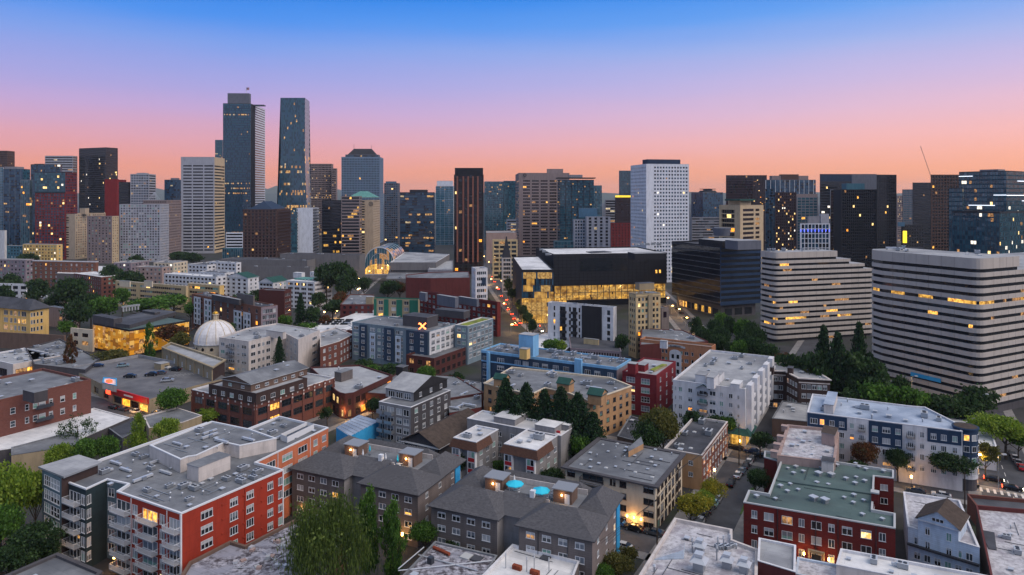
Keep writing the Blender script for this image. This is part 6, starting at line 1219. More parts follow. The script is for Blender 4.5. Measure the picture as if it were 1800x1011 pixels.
R_.tube((x-1.2,y+1.3,xz-.5), (x-1.2,y+1.3,xz+3), .06, 'metal_dark', 4); R_.tube((x+1.2,y+1.3,xz-.5), (x+1.2,y+1.3,xz+3), .06, 'metal_dark', 4); R_.build('roof_sign', xb)
volume(xb, box(822, 573, xz, 867, 800), 0, xz, 'b_xgrey', 'grass_roof', 'b_white', ph=.5, ind=True, wname='wing_wall', faces={0: st(nc=6, fl=3.0, ww=2.6, wh=1.9, sill=.5, top=.9, g='home', lit=.1, nv=3), 3: st(nc=2, fl=3, ww=2, wh=1.8, top=.9, g='home', lit=.2)})
penthouse(xb, box(751, 558, 22.5, 770, 708), xz-.6, 22.5, 'b_dkgray', 'roof_dark'); penthouse(xb, box(815, 548, 21, 826, 765), xz-.6, 21, 'b_dkgray', 'roof_dark')
volume(xb, box(763, 630, 8, 830, 714), 0, 8, 'b_darkbrick', 'roof_grey', 'b_darkbrick', ph=.8, ind=True, wname='podium_wall', capt=.3, faces={0: st(nc=7, fl=4, ww=2.6, wh=2.2, sill=.9, top=.5, g='plum', lit=.15, nv=3, fm='frame_brown'), 3: st(nc=3, fl=4, ww=2.4, wh=2.2, sill=.9, top=.5, g='plum', lit=.2, fm='frame_brown')})
# long dark red building
lr_ = bld('long dark red residential block with grey roof boxes above the X sign building', box(874, 532, 19, 880, 736, 45), 19, 'b_maroon', roof='roof_pale', par='b_maroon', ph=.6, wins='window_panes', nb=6,
    faces={3: st(nc=17, fl=3.1, ww=2.4, wh=1.7, top=1.2, g='home', lit=.08, rec=.25, fr='frame_white')})
penthouse(lr_, box(800, 523, 24, 806, 768, 45), 18.4, 24, 'w_wing', 'roof_pale'); penthouse(lr_, box(748, 512, 24, 752, 737, 45), 18.4, 23, 'w_wing', 'roof_pale'); penthouse(lr_, box(838, 526, 22.5, 842, 806, 45), 18.4, 22.5, 'w_wing', 'roof_pale')
# green and tan stripes building, brick neighbours
gt = bld('row building striped in dark green and tan, left of the long red block', box(735, 526, 18, 738, 657, 10), 18, 'b_stone', roof='roof_pale', par='b_green', ph=.5, wins='window_panes', faces={3: st(us=[(665,673),(688,696),(710,718)], g='home', fl=3.6, wh=2.2, sill=.7, top=.8, lit=.25, rec=.25, fr='frame_white')})
cq = P(735,526,18); aq, bq = ab(10); nq = (-aq[0],-aq[1])
for u0,u1 in ((657.5,662),(675,683),(697,707),(720,735)):
    R_ = MB(); s0,s1 = along(cq,bq,u1),along(cq,bq,u0); R_.box(cq, bq, nq, s0, s1, .01, .3, 0, 17.4, 'b_green'); R_.build('green_stripe', gt)
bbn = bld('low red brick building with grey flat roof left of the green striped building', pp(13, (598,535),(655,535),(657,518),(615,517)), 13, 'b_brownred', roof='roof_grey', par='b_brick', ph=.5, nb=5, wins='window_panes', faces={0: wins(3.5, 3, 1.4, 1.6, rec=.2, lit=.12)})
penthouse(bbn, box(655, 522, 17, 658, 643, 10), 12.5, 17, 'b_stone', 'roof_pale')
# theatre block
th_ = bld('windowless brown red theatre block with pale sloped roof below the copper striped tower', pp(24, (757,489),(826,488),(824,477),(762,478),(713,483),(714,488)), 24, 'b_brownred', roof='roof_grey', par='b_brownred', ph=.5)
penthouse(th_, box(756, 488, 22, 757, 713, 6), 0, 22.5, 'b_brownred', 'roof_grey', 'fly_tower')
# white hotel with blue sign
hz = 36; hh_ = bld('slim white old hotel block with small windows and a dark vertical sign', box(836, 472, hz, 857, 829, 72), hz, 'b_white', roof='roof_grey', par='b_white', ph=.8, wins='window_panes', nb=4, faces={0: st(nc=5, g='dark', fl=3.4, ww=1.6, wh=1.8, rec=.3, lit=.06, top=1.2), 3: st(nc=2, g='dark', fl=3.4, ww=1.4, wh=1.8, rec=.3, top=1.2)})
cq = P(836,472,hz); aq, bq = ab(72); R_ = MB(); R_.box(cq, aq, (-bq[0],-bq[1]), along(cq,aq,847), along(cq,aq,854), .02, .4, Z(501,cq[1]), Z(489,cq[1]), 'w_navy'); R_.build('sign', hh_)
# domed dark roof block and low pale blocks around the avenue
dd = bld('pale narrow block with a dark rounded roof at the avenue corner', tow(883, 560, 899, 16j, 87), 28, 'b_offwhite', roof='roof_dark', ph=.4, wins='window_panes', faces={0: st(nc=4, g='dark', fl=3.4, ww=1.3, wh=2.2, rec=.3)})
pd = tow(883, 560, 899, 16j, 87); R_ = MB(); z0_ = 27.8
prev = pd
for k in range(1, 5):
    cur_ = offset(pd, .9*k**1.15*.8); zz = z0_+6*math.sin(k*math.pi/9)
    for i in range(4): R_.poly([(*prev[i],z0_), (*prev[(i+1)%4],z0_), (*cur_[(i+1)%4],zz), (*cur_[i],zz)], 'w_dark')
    prev, z0_ = cur_, zz
R_.poly([(*p,z0_) for p in prev], 'w_dark'); R_.build('domed_roof', dd)
bld('pale beige department store with lit windows beside the brown hotel tower', tow(866, 640, 910, 10j, 87), Z(422,640), 'b_beige', roof='roof_pale', ph=.6, wins='window_panes', faces={0: st(sp=6, fl=4, ww=4.4, wh=2.4, sill=.8, g='dark', lit=.2, rec=.3)}, name='store', cat='building')
bld('low pale pinkish block with flat roof at the end of the avenue', tow(855, 800, 908, 40j, 87), Z(409,800), 'b_pinkgrey', roof='roof_pale', ph=.6, nb=6, name='block', cat='building')
bld('small white stepped building with terraces below the brown hotel tower', tow(891, 900, 908, 10j, 87), Z(386,900), 'b_white', roof='roof_white', ph=.4, faces={0: rib('dark',3.6,1.5)}, name='block', cat='building', wins='window_panes')
# low white roofs
bld('low cluster of white flat roofs between the central avenue and the ribbed garage', pp(6, (930,612),(985,622),(1015,600),(960,586),(935,592)), 6, 'b_mauve', roof='roof_white', par='b_white', ph=.4, nb=5, kinds=('unit','vent'))
bld('low jumble of white roofs with an arched end, left of the X sign building', pp(8, (585,577),(640,582),(690,560),(735,545),(640,545),(598,560)), 8, 'b_brownred', roof='roof_white', par='b_white', ph=.4, nb=10, kinds=('unit','vent','duct'))
spb = bld('low brick building with black solar panels on a white roof', pp(8, (540,577),(585,590),(622,575),(600,562),(560,562)), 8, 'b_brick', roof='roof_white', par='b_white', ph=.5, wins='window_panes', faces={0: wins(4,3.4,1.6,1.7,rec=.2), 1: wins(4,3.4,1.6,1.7,rec=.2)}, nb=4)
c_ = P(575,570,8)
for i in range(3):
    for j in range(4): R_ = MB(); R_.box((c_[0]+j*5-8, c_[1]+i*6), (1,0), (0,1), 0, 4, 0, 2.6, 7.8, 8.3, 'glass_black'); R_.build('solar_panel', spb)
bld('two storey red brick building behind the white L shaped block', pp(11, (563,610),(596,600),(620,588),(590,575),(562,584)), 11, 'b_brick', roof='roof_pale', par='b_offwhite', ph=.5, nb=6, ind=True, faces={0: wins(3.6,3.4,1.5,1.7), 1: wins(3.6,3.4,1.5,1.7)})
# domed church
dcz = 11; ch_ = thing('church', 'stone classical church hall with a white ribbed dome and gilded lantern', 'church', (*P(340,650), 0))
pc = pp(dcz, (374,645),(395,632),(300,602),(286,610))
volume(ch_, pc, 0, dcz, 'b_stone', 'roof_pale', 'b_stone', ph=.8, ind=True, over=.5, capt=.5, faces={3: st(nc=6, fl=4.2, ww=1.2, wh=2.0, sill=1.2, top=2.0, g='home', lit=.12, nf=2, nv=2, nh=2, pil=(6,'b_stone',.8,.4)), 0: {'none':1,'wm':'b_dkbrown'}})
x, y = X(379, 322); dc0 = dcz; dcz = 5.0
R_ = MB(); R_.prism([(x+9.4*math.cos(math.pi*k/4+.4), y+9.4*math.sin(math.pi*k/4+.4)) for k in range(8)], 0, dcz+1.0, 'b_cream', 'roof_white'); R_.build('nave', ch_)
R_ = MB(); R_.cyl(x,y,9.0,9.0,dcz+.9,dcz+5.0,'b_cream',28); R_.cyl(x,y,9.5,9.5,dcz+5.0,dcz+5.5,'b_white',28); R_.build('drum', ch_)
R_ = MB()
for k in range(14):
    an = math.pi*2*k/14; ca = (x+9.05*math.cos(an), y+9.05*math.sin(an)); t_ = (-math.sin(an), math.cos(an)); nn = (math.cos(an), math.sin(an))
    pts = [(ca[0]+t_[0]*.75*math.cos(q*math.pi/5)+nn[0]*.06, ca[1]+t_[1]*.75*math.cos(q*math.pi/5)+nn[1]*.06, dcz+3.2+.75*math.sin(q*math.pi/5)) for q in range(10)]
    R_.poly(pts, 'glass_dark')
R_.build('oculus', ch_)
R_ = MB(); Hh = 9.6; rows = 10
for i in range(rows):
    t0, t1 = math.pi/2*i/rows, math.pi/2*(i+1)/rows; r0, r1 = 9.35*math.cos(t0), max(1.5, 9.35*math.cos(t1)); z0, z1 = dcz+5.5+Hh*math.sin(t0), dcz+5.5+Hh*math.sin(t1)
    R_.cyl(x,y,r0,r1,z0,z1,'b_white',40,cap=False)
dm = R_.build('dome', ch_, smooth=True)
R_ = MB()
for k in range(14):
    an = 2*math.pi*k/14+.2
    for i in range(rows):
        t0, t1 = math.pi/2*i/rows, math.pi/2*(i+1)/rows; f_ = lambda t: (x+max(1.5,9.43*math.cos(t))*math.cos(an), y+max(1.5,9.43*math.cos(t))*math.sin(an), dcz+5.55+Hh*math.sin(t)); R_.tube(f_(t0), f_(t1), .16, 'b_cream', 4)
R_.build('dome_rib', ch_)
plain('gold', S(196,150,60), .35, .8)
R_ = MB(); zt_ = dcz+5.5+Hh
for k in range(8): an = math.pi*k/4; R_.cyl(x+1.1*math.cos(an), y+1.1*math.sin(an), .16,.16, zt_, zt_+2.6, 'b_cream', 5)
R_.cyl(x,y,1.9,1.6,zt_-.4,zt_+.1,'b_cream',14); R_.cyl(x,y,.7,.7,zt_,zt_+2.6,'b_cream',10); R_.cyl(x,y,1.5,1.5,zt_+2.6,zt_+2.95,'b_cream',14); R_.build('lantern', ch_)
R_ = MB()
for i in range(6): t0, t1 = math.pi/2*i/6, math.pi/2*(i+1)/6; R_.cyl(x,y,1.35*math.cos(t0),1.35*math.cos(t1)+.02,zt_+2.95+1.3*math.sin(t0),zt_+2.95+1.3*math.sin(t1),'gold',14,cap=False)
R_.tube((x,y,zt_+4.2),(x,y,zt_+5.3),.08,'gold',4); R_.build('gold_cap', ch_)
hip(ch_, [(x-8+q, y-4.5+w) for q, w in ((-8,-3),(6,-3),(6,6),(-8,6))], dcz+.6, dcz+3.0, 'roof_pale', over=.2, gable=True, along_a=True)
# gold glass market building
gz = 13.5; gb = bld('square building wrapped in a glowing gold patchwork screen with dark terraced roof', box(227, 580, gz, 332, 164, 33), gz, 'w_black', roof='roof_green', par='w_black', ph=.3, wins='screen_panels', faces={})
for ei in (0, 3):
    p_ = box(227, 580, gz, 332, 164, 33); a0, a1 = p_[ei], p_[(ei+1)%4]; L = math.dist(a0, a1); t_ = ((a1[0]-a0[0])/L, (a1[1]-a0[1])/L); n_ = (t_[1], -t_[0])
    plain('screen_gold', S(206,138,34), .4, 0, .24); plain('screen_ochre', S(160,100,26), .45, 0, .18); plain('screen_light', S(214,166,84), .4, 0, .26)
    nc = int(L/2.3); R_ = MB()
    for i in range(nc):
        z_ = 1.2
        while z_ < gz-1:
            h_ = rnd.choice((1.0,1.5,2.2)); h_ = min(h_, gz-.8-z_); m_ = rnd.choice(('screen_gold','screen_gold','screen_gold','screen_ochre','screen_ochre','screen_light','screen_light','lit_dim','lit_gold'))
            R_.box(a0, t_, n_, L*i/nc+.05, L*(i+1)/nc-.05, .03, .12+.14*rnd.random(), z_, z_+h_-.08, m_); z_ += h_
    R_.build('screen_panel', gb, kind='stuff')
penthouse(gb, box(200, 562, 17, 215, 163, 33), gz-.3, 17.5, 'b_dkgray', 'roof_dark'); penthouse(gb, box(272, 549, 16.5, 282, 250, 33), gz-.3, 16.5, 'b_dkgray', 'roof_dark')
R_ = MB(); q_ = pp(gz, (185,572),(228,577),(310,553),(270,548)); R_.prism(q_, gz-.32, gz+1.6, 'b_dkgray', 'roof_dark'); R_.build('roof_terrace', gb)
R_ = MB()
for k in range(6): x_,y_ = P(217+k*5.2, 548-k*.7, 15); R_.box((x_,y_), (1,0), (0,1), -.3,.3,-.3,.3, 15, 18.0, 'curtain'); R_.box((x_,y_), (1,0), (0,1), -.9,.9,-.2,.2, 17.2, 18.1, 'curtain')
R_.build('roof_sign_letters', gb)
# yellow building with dark hip roof, brown base
yb = bld('yellow stuccoed building with dark hipped roof and arched windows at the left edge', box(53, 545, 16, 86, -60, 22), 16, 'b_yellow', roof=None, ph=0, ind=True, faces={0: st(us=[(54,57.5),(58.5,62),(64.5,68),(71,75)], fl=4, wh=2.2, top=.8, g='dark', lit=.05, nv=1), 3: st(us=[(7,14),(18,22),(25,29),(32,35),(38,46)], fl=4, wh=2.6, top=.8, g='dark', lit=.35, lk='g', nv=2)})
hip(yb, box(53, 545, 16, 86, -60, 22), 16, 21, 'roof_dark', over=1.2, along_a=False)
yl = bpy.data.lights.new('yellow_light', 'POINT'); yl.energy = 700; yl.color = (1,.62,.12); yl.shadow_soft_size = 1; yo = bpy.data.objects.new('yellow_light', yl); C.objects.link(yo); x,y = X(30, 395); yo.location = (x, F*(CZ-16)/(545-HY)-8, 11)
bld('long brown plaster wall building in front of the yellow stuccoed one', box(113, 590, 8, 116, -40, 12), 8, 'b_brown', roof='roof_dark', par='b_brown', ph=1.0)
sfp = box(23, 640, 7, 106, -40, 29)
sf = bld('white single storey shopfront building with glowing yellow windows, left edge', sfp, 7, 'b_offwhite', name='shop', cat='shop', roof='roof_pale', par='b_white', ph=.6, ind=True, nb=14, faces={0: st(nc=4, fl=6, ww=7.0, wh=3.4, sill=.8, top=.7, g='plum', lit=.7, lk='g', nv=3, fm='frame_dark'), 3: st(nc=2, fl=6, ww=6, wh=3.2, sill=.8, top=.8, g='plum', lit=.2, fm='frame_dark')})
bld('dark flat roofed row behind the white shopfront building', pp(7, (60,640),(150,650),(175,630),(105,595),(45,612)), 7, 'b_dkgray', roof='roof_grey', par='b_dkgray', ph=.6, nb=16, kinds=('unit','duct','vent','unit'), faces={1: st(nc=3, fl=6, ww=5, wh=3.6, sill=.6, top=.8, g='plum', lit=.6, lk='a', rec=.2)}, wins='window_panes')
bld('small cream building with teal shopfront beside the gold screen building', box(163, 580, 11, 166, 124, 20), 11, 'b_cream', roof='roof_dark', par='b_cream', ph=.5, wins='window_panes', faces={3: st(us=[(129,137),(144,155)], fl=4, wh=2, top=1, g='plum', lit=.2, rec=.2)})
# left brick building
zl = 17; lp = [P(-90,722,zl), P(160,660,zl)]; cq = lp[0]; Lq = math.dist(*lp); pz = rect(P(-90,723,zl), 160, 30j)
lbk = bld('large red brown brick apartment house with grey roof and small windows, left edge', pz, zl, 'b_brick', roof='roof_grey', par='b_brick', ph=.8, ind=True, nb=16, capt=.4,
    faces={0: st(us=[(18,27),(44,51),(58,66),(68,80),(86,93),(106,114),(128,134)], fl=4.0, wh=1.9, sill=1.0, top=2.2, g='home', lit=.05, nh=2, nv=1)})
for j in range(3):
    s0 = along(pz[0], GA_, 60); R_ = MB(); R_.box(pz[0], GA_, (-GB_[0],-GB_[1]), s0, s0+5, .3, 1.5, 3.6+4*j, 3.75+4*j, 'metal_dark'); R_.box(pz[0], GA_, (-GB_[0],-GB_[1]), s0, s0+5, 1.4, 1.5, 3.75+4*j, 4.7+4*j, 'metal_dark'); R_.build('fire_escape', lbk)
penthouse(lbk, box(60, 690, 19.5, 84, 40), zl-.8, 19.5, 'b_dkgray', 'roof_grey')
# parking deck over shops
dz_ = 5.5; dkp = pp(dz_, (197,684),(262,702),(342,678),(400,664),(372,652),(244,628),(128,650))
pd_ = bld('rooftop car park deck with a red fascia strip over lit shops', dkp, dz_, 'b_stone', name='parking_deck', cat='car park', roof='deck_asphalt', par='concrete', ph=.0, wins='window_panes', faces={0: st(nc=4, fl=4, ww=6, wh=2.6, sill=.5, top=1.4, g='plum', lit=.7, lk='a', rec=.4), 6: st(nc=4, fl=4, ww=5, wh=2.6, sill=.5, top=1.4, g='plum', lit=.4, rec=.4)})
a0, a1 = dkp[0], dkp[1]; L = math.dist(a0, a1); t_ = ((a1[0]-a0[0])/L, (a1[1]-a0[1])/L); n_ = (t_[1], -t_[0])
plain('fascia_red', S(176,24,28), .5); R_ = MB(); R_.box(a0, t_, n_, 0, L, .02, .6, dz_-1.6, dz_+.5, 'fascia_red'); R_.build('red_fascia', pd_)
R_ = MB(); R_.box(a0, t_, n_, L*.38, L*.62, .62, .7, dz_-.9, dz_-.3, 'frame_white'); R_.build('white_sign', pd_)
for k in range(9):
    x0_, y0_ = P(285+k*9, 664-k*.9, dz_); R = MB(); R.box((x0_,y0_), (.3,.954), (-.954,.3), 0, 4.6, -.06, .06, dz_+.004, dz_+.012, 'road_white'); R.build('parking_line', pd_)
R_ = MB(); R_.box((a0[0]-t_[0]*2,a0[1]-t_[1]*2), t_, n_, -1.2, 1.2, -.6, .6, dz_-2, dz_+3.2, 'sign_red'); R_.build('red_sign', pd_)
R_ = MB(); e = offset(dkp, .0)
for i in (4,5): p_, q_ = dkp[i], dkp[(i+1)%7]; L2 = math.dist(p_, q_); u_ = ((q_[0]-p_[0])/L2, (q_[1]-p_[1])/L2); R_.box(p_, u_, (-u_[1],u_[0]), 0, L2, .02, .4, dz_, dz_+1.3, 'concrete')
R_.build('edge_wall', pd_)
penthouse(pd_, box(283, 640, 8, 298, 271), dz_, 8, 'b_stone', 'roof_pale', 'stair_box')
bld('small shed with blue awning roof on the corner of the car park deck', pp(8, (180,672),(205,678),(205,665),(182,663)), 8, 'b_offwhite', name='shed', cat='shed', roof='roof_white', par='b_brightblue', ph=.3, z0=5.5)
# white flat roofs left
bld('large low white membrane roof below the brick apartment house', pp(6, (-60,800),(52,783),(140,772),(228,734),(165,717),(100,735),(-60,765)), 6, 'b_dkgray', roof='roof_white', par='roof_white', ph=.3)
bld('grey flat roof strip behind the row of young trees, left', pp(6.5, (20,800),(140,782),(138,765),(108,763),(20,786)), 6.5, 'b_stone', roof='roof_grey', par='roof_grey', ph=.4)
bld('grey flat roofed low block with pale rim behind the red apartment complex', pp(7, (322,742),(355,730),(310,716),(252,731),(262,752)), 7, 'b_stone', roof='roof_grey', par='b_offwhite', ph=.4)
bld('dark grey low roof with white rail between white roof and pale rimmed block', pp(5.5, (215,770),(262,745),(232,733),(190,752)), 5.5, 'b_dkgray', roof='roof_dark', par='roof_grey', ph=.4)

# ---------------------------------------------------------------- rows behind, left
gz2 = 20; bb_ = bld('brick and white bay apartment building with roof terraces behind the church dome', box(459, 540, gz2, 488, 337, 40), gz2, 'b_brick2', roof='roof_dark', par='b_brick2', ph=.6, wins='window_panes', nb=14,
    faces={3: st(nc=10, fl=3.1, ww=2.2, wh=2.1, sill=.4, top=1, g='home', lit=.08, rec=.25, fr='frame_white'), 0: st(nc=4, fl=3.1, ww=2.8, wh=2.2, sill=.4, top=1, g='home', lit=.06, rec=.25, fr='frame_white', wm='b_mauve')})
cq = P(459,540,gz2); aq, bq = ab(40); nq = (-aq[0],-aq[1])
for u0,u1 in ((343,355),(361,374),(413,427),(430,443)):
    s0,s1 = along(cq,bq,u1),along(cq,bq,u0); R_ = MB(); p0 = (cq[0]+bq[0]*s1+nq[0]*.8, cq[1]+bq[1]*s1+nq[1]*.8); p1 = (cq[0]+bq[0]*s0+nq[0]*.8, cq[1]+bq[1]*s0+nq[1]*.8)
    facade(R_, R_, bb_, p0, p1, 3, gz2-(1 if u0<400 else 4), st(nc=2, fl=3.1, ww=2.0, wh=2.1, sill=.4, top=.5, mrg=.2, g='home', lit=.06, wm='b_white'), False); R_.build('white_bay', bb_)
penthouse(bb_, box(445, 520, 25, 448, 416, 40), gz2-.6, 25, 'b_taupe', 'roof_dark'); penthouse(bb_, box(420, 525, 23, 424, 372, 40), gz2-.6, 22.5, 'b_dkgray', 'roof_pale')
bld('narrow dark red brick building facing right, behind the brick and white bay block', box(500, 511, 22, 512, 455, 12), 22, 'b_darkbrick', roof='roof_grey', par='b_darkbrick', ph=.6, wins='window_panes', faces={0: st(nc=5, fl=3.4, ww=1.4, wh=1.8, top=1.2, g='home', lit=.06, rec=.2, fr='frame_white')})
# condos with green roofs
cw = bld('white condominium block with teal green roof patches and rows of grouped windows', box(553, 496, 19, 584, 503, 24), 19, 'b_white', roof='roof_white', par='b_white', ph=.3, wins='window_panes', nb=5,
    faces={3: st(nc=4, fl=3.1, ww=4.2, wh=1.7, top=.8, g='plum', lit=.15, rec=.25, sub=1.4, mul='frame_white'), 0: st(nc=12, fl=3.1, ww=1.7, wh=1.5, top=.8, g='plum', lit=.1, rec=.25)})
R_ = MB(); q_ = box(550, 492, 19.6, 572, 510, 24); R_.prism(offset(q_, 2), 18.7, 19.6, 'roof_teal'); R_.build('green_roof', cw)
penthouse(cw, box(530, 481, 22, 536, 515, 24), 18.7, 22.5, 'b_white', 'roof_white'); penthouse(cw, box(565, 480, 22, 570, 545, 24), 18.7, 22.5, 'b_white', 'roof_white')
for (u,v,uR,uL,z,lb) in ((436,489,455,395,16,'white gabled house row with dark green roof, left end, by the long beige block'),(480,497,506,455,15,'white gabled house with dark green roof, right end, beside the condominium block')):
    p_ = box(u,v,z,uR,uL,24); h_ = bld(lb, p_, z, 'b_white', name='row_house', cat='house', roof=None, ph=0, wins='window_panes', faces={3: st(nc=4, fl=3, ww=2.6, wh=1.6, top=.6, g='plum', lit=.1, rec=.25), 0: wins(4,3,1.5,1.5,rec=.2)}); hip(h_, p_, z, z+3.4, 'roof_darkgreen', over=.4, gable=True, along_a=True, fascia='b_white', gm='b_white')
# white cluster
for (u,v,uR,uL,z,lb,rf) in ((380,487,400,288,17,'white block with flat roof standing behind the long beige block','roof_white'),(364,466,420,330,20,'upper white terrace house cluster with dark flat roof below the pale office tower','roof_dark'),(415,462,424,368,22,'white stepped apartment house with balconies by the teal annex','roof_white'),(395,480,412,350,18,'small white house with dark hip roof in the white cluster','roof_dark')):
    bld(lb, box(u,v,z,uR,uL,24), z, 'b_white', roof=rf, par='b_white', ph=.5, wins='window_panes', nb=3, faces={3: st(sp=4, fl=3.1, ww=2.4, wh=1.6, top=.8, g='plum', lit=.06, rec=.25), 0: st(sp=4, fl=3.1, ww=2.2, wh=1.6, top=.8, g='plum', lit=.1, rec=.25)})
lbg = bld('long beige apartment block with continuous window rows and roof boxes', box(327, 503, 18, 331, 203, 25), 18, 'b_beige', roof='roof_pale', par='b_cream', ph=.5, wins='window_panes', nb=4, faces={3: st(us=[(206,218),(223,239),(246,318)], fl=3.3, wh=1.5, top=.9, g='home', lit=.06, rec=.25, sub=2, mul='b_cream')})
for (u,uL) in ((228,210),(267,253)): penthouse(lbg, box(u, 493, 22, u+2, uL, 25), 17.5, 21.5, 'b_cream', 'roof_pale')
bld('beige apartment block with lit windows and yellow end wall, right of the long beige block', box(386, 502, 17.5, 394, 330, 25), 17.5, 'b_beige', roof='roof_pale', par='b_cream', ph=.5, wins='window_panes', faces={3: st(us=[(333,383)], fl=3.3, wh=1.5, top=.9, g='home', lit=.35, rec=.25, sub=2.4, mul='b_cream'), 0: {'none':1,'wm':'b_yellow'}})
bld('brick row with white cornice gables at the far left behind the trees', box(168, 460, 24, 173, 57, 10), 24, 'b_brick2', roof='roof_dark', par='b_white', ph=.6, wins='window_panes', capt=.6, faces={3: st(nc=12, fl=3.4, ww=1.8, wh=2.0, top=1.6, g='home', lit=.06, rec=.25, fr='frame_white')})
bld('brown brick block with white roof strip, left of the dark green tree crown', box(178, 487, 17, 215, 130, 35), 17, 'b_brick', roof='roof_white', par='b_white', ph=.5, wins='window_panes', nb=4, faces={3: wins(3.4,3.2,1.5,1.7,rec=.2,fr='frame_white'), 0: wins(3.4,3.2,1.5,1.7,rec=.2)})
bld('long white roofed low building behind the brown brick block', pp(15, (100,480),(160,482),(213,468),(120,467)), 15, 'b_taupe', roof='roof_white', par='b_white', ph=.4)
bld('white framed office block with black window grid at the left edge', box(46, 500, 19, 53, -40, 10), 19, 'b_white', roof='roof_dark', par='b_white', ph=.5, wins='window_panes', faces={3: st(us=[(0,9),(11.5,20),(22,31.5),(36,47)], fl=3.6, wh=2.2, top=.6, sill=.8, g='black', lit=.02, rec=.3), 0: {'none':1}})
bld('cream low apartment block with green band right of the white framed office', box(95, 532, 13, 119, 25, 40), 13, 'b_cream', roof='roof_white', par='b_white', ph=.4, wins='window_panes', faces={0: wins(4,3.2,1.8,1.6,rec=.2,lit=.2), 3: wins(4,3.2,1.8,1.6,rec=.2,lit=.1)})
bld('pinkish plain block with a flat roof behind the yellow building', box(132, 545, 12, 140, 86, 30), 12, 'b_pinkgrey', roof='roof_pale', par='b_white', ph=.4, wins='window_panes', faces={3: st(us=[(104,109),(124,130)], fl=3.5, wh=1.8, top=1, g='home', lit=.4, rec=.2), 0: {'none':1}})
for i, (u,v,uR,uL,z,w,lb) in enumerate(((45,457,60,-40,20,'b_mauve','grey apartment terrace with balconies at the far left edge'),(100,430,110,40,26,'b_yellow','pale yellow office with square lit windows below the red gridded tower'),(40,432,45,12,24,'w_teal','small teal office under the striped blue grey tower'),(8,405,12,-30,36,'b_white','white blank block end at the left edge'),(28,372,31,8,55,'b_brownred','brown red brick slab at the left edge behind the white block'),
    (230,462,262,200,19,'b_mauve','grey house with pale gables below the pale grey apartment tower'),(285,470,300,240,18,'b_pinkgrey','pinkish low apartment with flat roof below the pale grey apartment tower'),(305,462,330,270,19,'b_cream','cream low block with white windows left of the white cluster'))):
    bld(lb, box(u,v,z,uR,uL,12), z, w, roof='roof_grey', par='b_offwhite', ph=.5, wins='window_panes', nb=2, faces={3: wins(4,3.4,1.9,1.7,rec=.25,lit=.3 if w=='b_yellow' else .08, lk='w'), 0: wins(4,3.4,1.9,1.7,rec=.25,lit=.1)} if w != 'b_white' else {})
# ---------------------------------------------------------------- convention centre, arch, freeway lid
wallm('c_conc', 108,106,108)
for (u,v,uR,uL,z,lb) in ((632,448,642,492,26,'large low dark concrete hall left of the glass arch'),(540,458,560,385,22,'lower concrete terrace block in front of the brown residential tower'),(545,470,552,380,18,'long concrete parapet wall block with trees below the concrete hall')):
    bld(lb, box(u,v,z,uR,uL,8), z, 'c_conc', roof='roof_dark', par='c_conc', ph=.8, cat='hall', name='hall', nb=4, kinds=('unit','duct'))
cvp = pp(25, (686,461),(766,461),(790,447),(712,443)); cc = bld('broad concrete convention hall with a pale flat roof right of the glass arch', cvp, 25, 'c_conc', roof='roof_pale', par='roof_white', ph=.6, cat='hall', name='hall', faces={0: rib('black',8,1.2,lit=.05)}, wins='window_panes')
volume(cc, pp(17, (678,490),(790,490),(790,465),(690,462)), 0, 17, 'c_conc', 'roof_grey', 'c_conc', ph=.6, wname='lower_wall', nb=6)
volume(cc, pp(21, (752,474),(796,474),(796,458),(764,458)), 0, 21, 'w_grey', 'roof_pale', 'w_grey', ph=.6, wname='side_wall')
ar = thing('glass_arch', 'barrel vaulted glass arch hall glowing amber inside', 'arch', (*P(667,500), 0))
dA = 690; cxa = X(667, dA)[0]; rA = (692-641)/2/F*dA; zA_ = Z(462, dA)
G2 = MB(); n_ = 16; RB = [MB() for _ in range(7)]
for k in range(n_):
    t0, t1 = math.pi*k/n_, math.pi*(k+1)/n_; f_ = lambda t, r, y: (cxa+r*math.cos(t), y, zA_+r*math.sin(t)*1.05)
    for j in range(6): G2.poly([f_(t0,rA,dA+j*12), f_(t1,rA,dA+j*12), f_(t1,rA,dA+j*12+12), f_(t0,rA,dA+j*12+12)][::-1], rnd.choice(('glass_sky','glass_teal2','glass_sky','lit_dim')))
    RB[0].tube(f_(t0,rA,dA-.3), f_(t1,rA,dA-.3), .5, 'metal_light', 5); RB[6].tube(f_(t0,rA*.62,dA-.3), f_(t1,rA*.62,dA-.3), .25, 'metal_light', 4)
    for j in range(1, 6): RB[j].tube(f_(t0,rA+.1,dA+j*12), f_(t1,rA+.1,dA+j*12), .25, 'metal_light', 4)
for k in range(1, 12):
    xk = cxa-rA+2*rA*k/12; hk = math.sqrt(max(0, rA*rA-(xk-cxa)**2))*1.05; R_ = MB(); R_.tube((xk,dA-.2,zA_-12), (xk,dA-.2,zA_+hk), .14, 'metal_light', 4); R_.build('mullion', ar)
    xp = cxa-rA+2*rA*(k-1)/12; hp = math.sqrt(max(0, rA*rA-(xp-cxa)**2))*1.05
    for q in range(5): 
        a0, a1 = q/5, (q+1)/5; G2.poly([(xp,dA,zA_-12+(hp+12)*a0), (xk,dA,zA_-12+(hk+12)*a0), (xk,dA,zA_-12+(hk+12)*a1), (xp,dA,zA_-12+(hp+12)*a1)], rnd.choice(('lit_gold','lit_amber','lit_dim') if q < 2 else ('glass_teal2','lit_dim','glass_sky','glass_teal2')))
[r.build('arch_rib', ar) for r in RB]; G2.build('glazing', ar)
R_ = MB(); R_.box((cxa,dA), (1,0), (0,1), -rA-4, rA+4, 2, 70, 0, zA_-11.9, 'c_conc'); R_.build('base', ar)
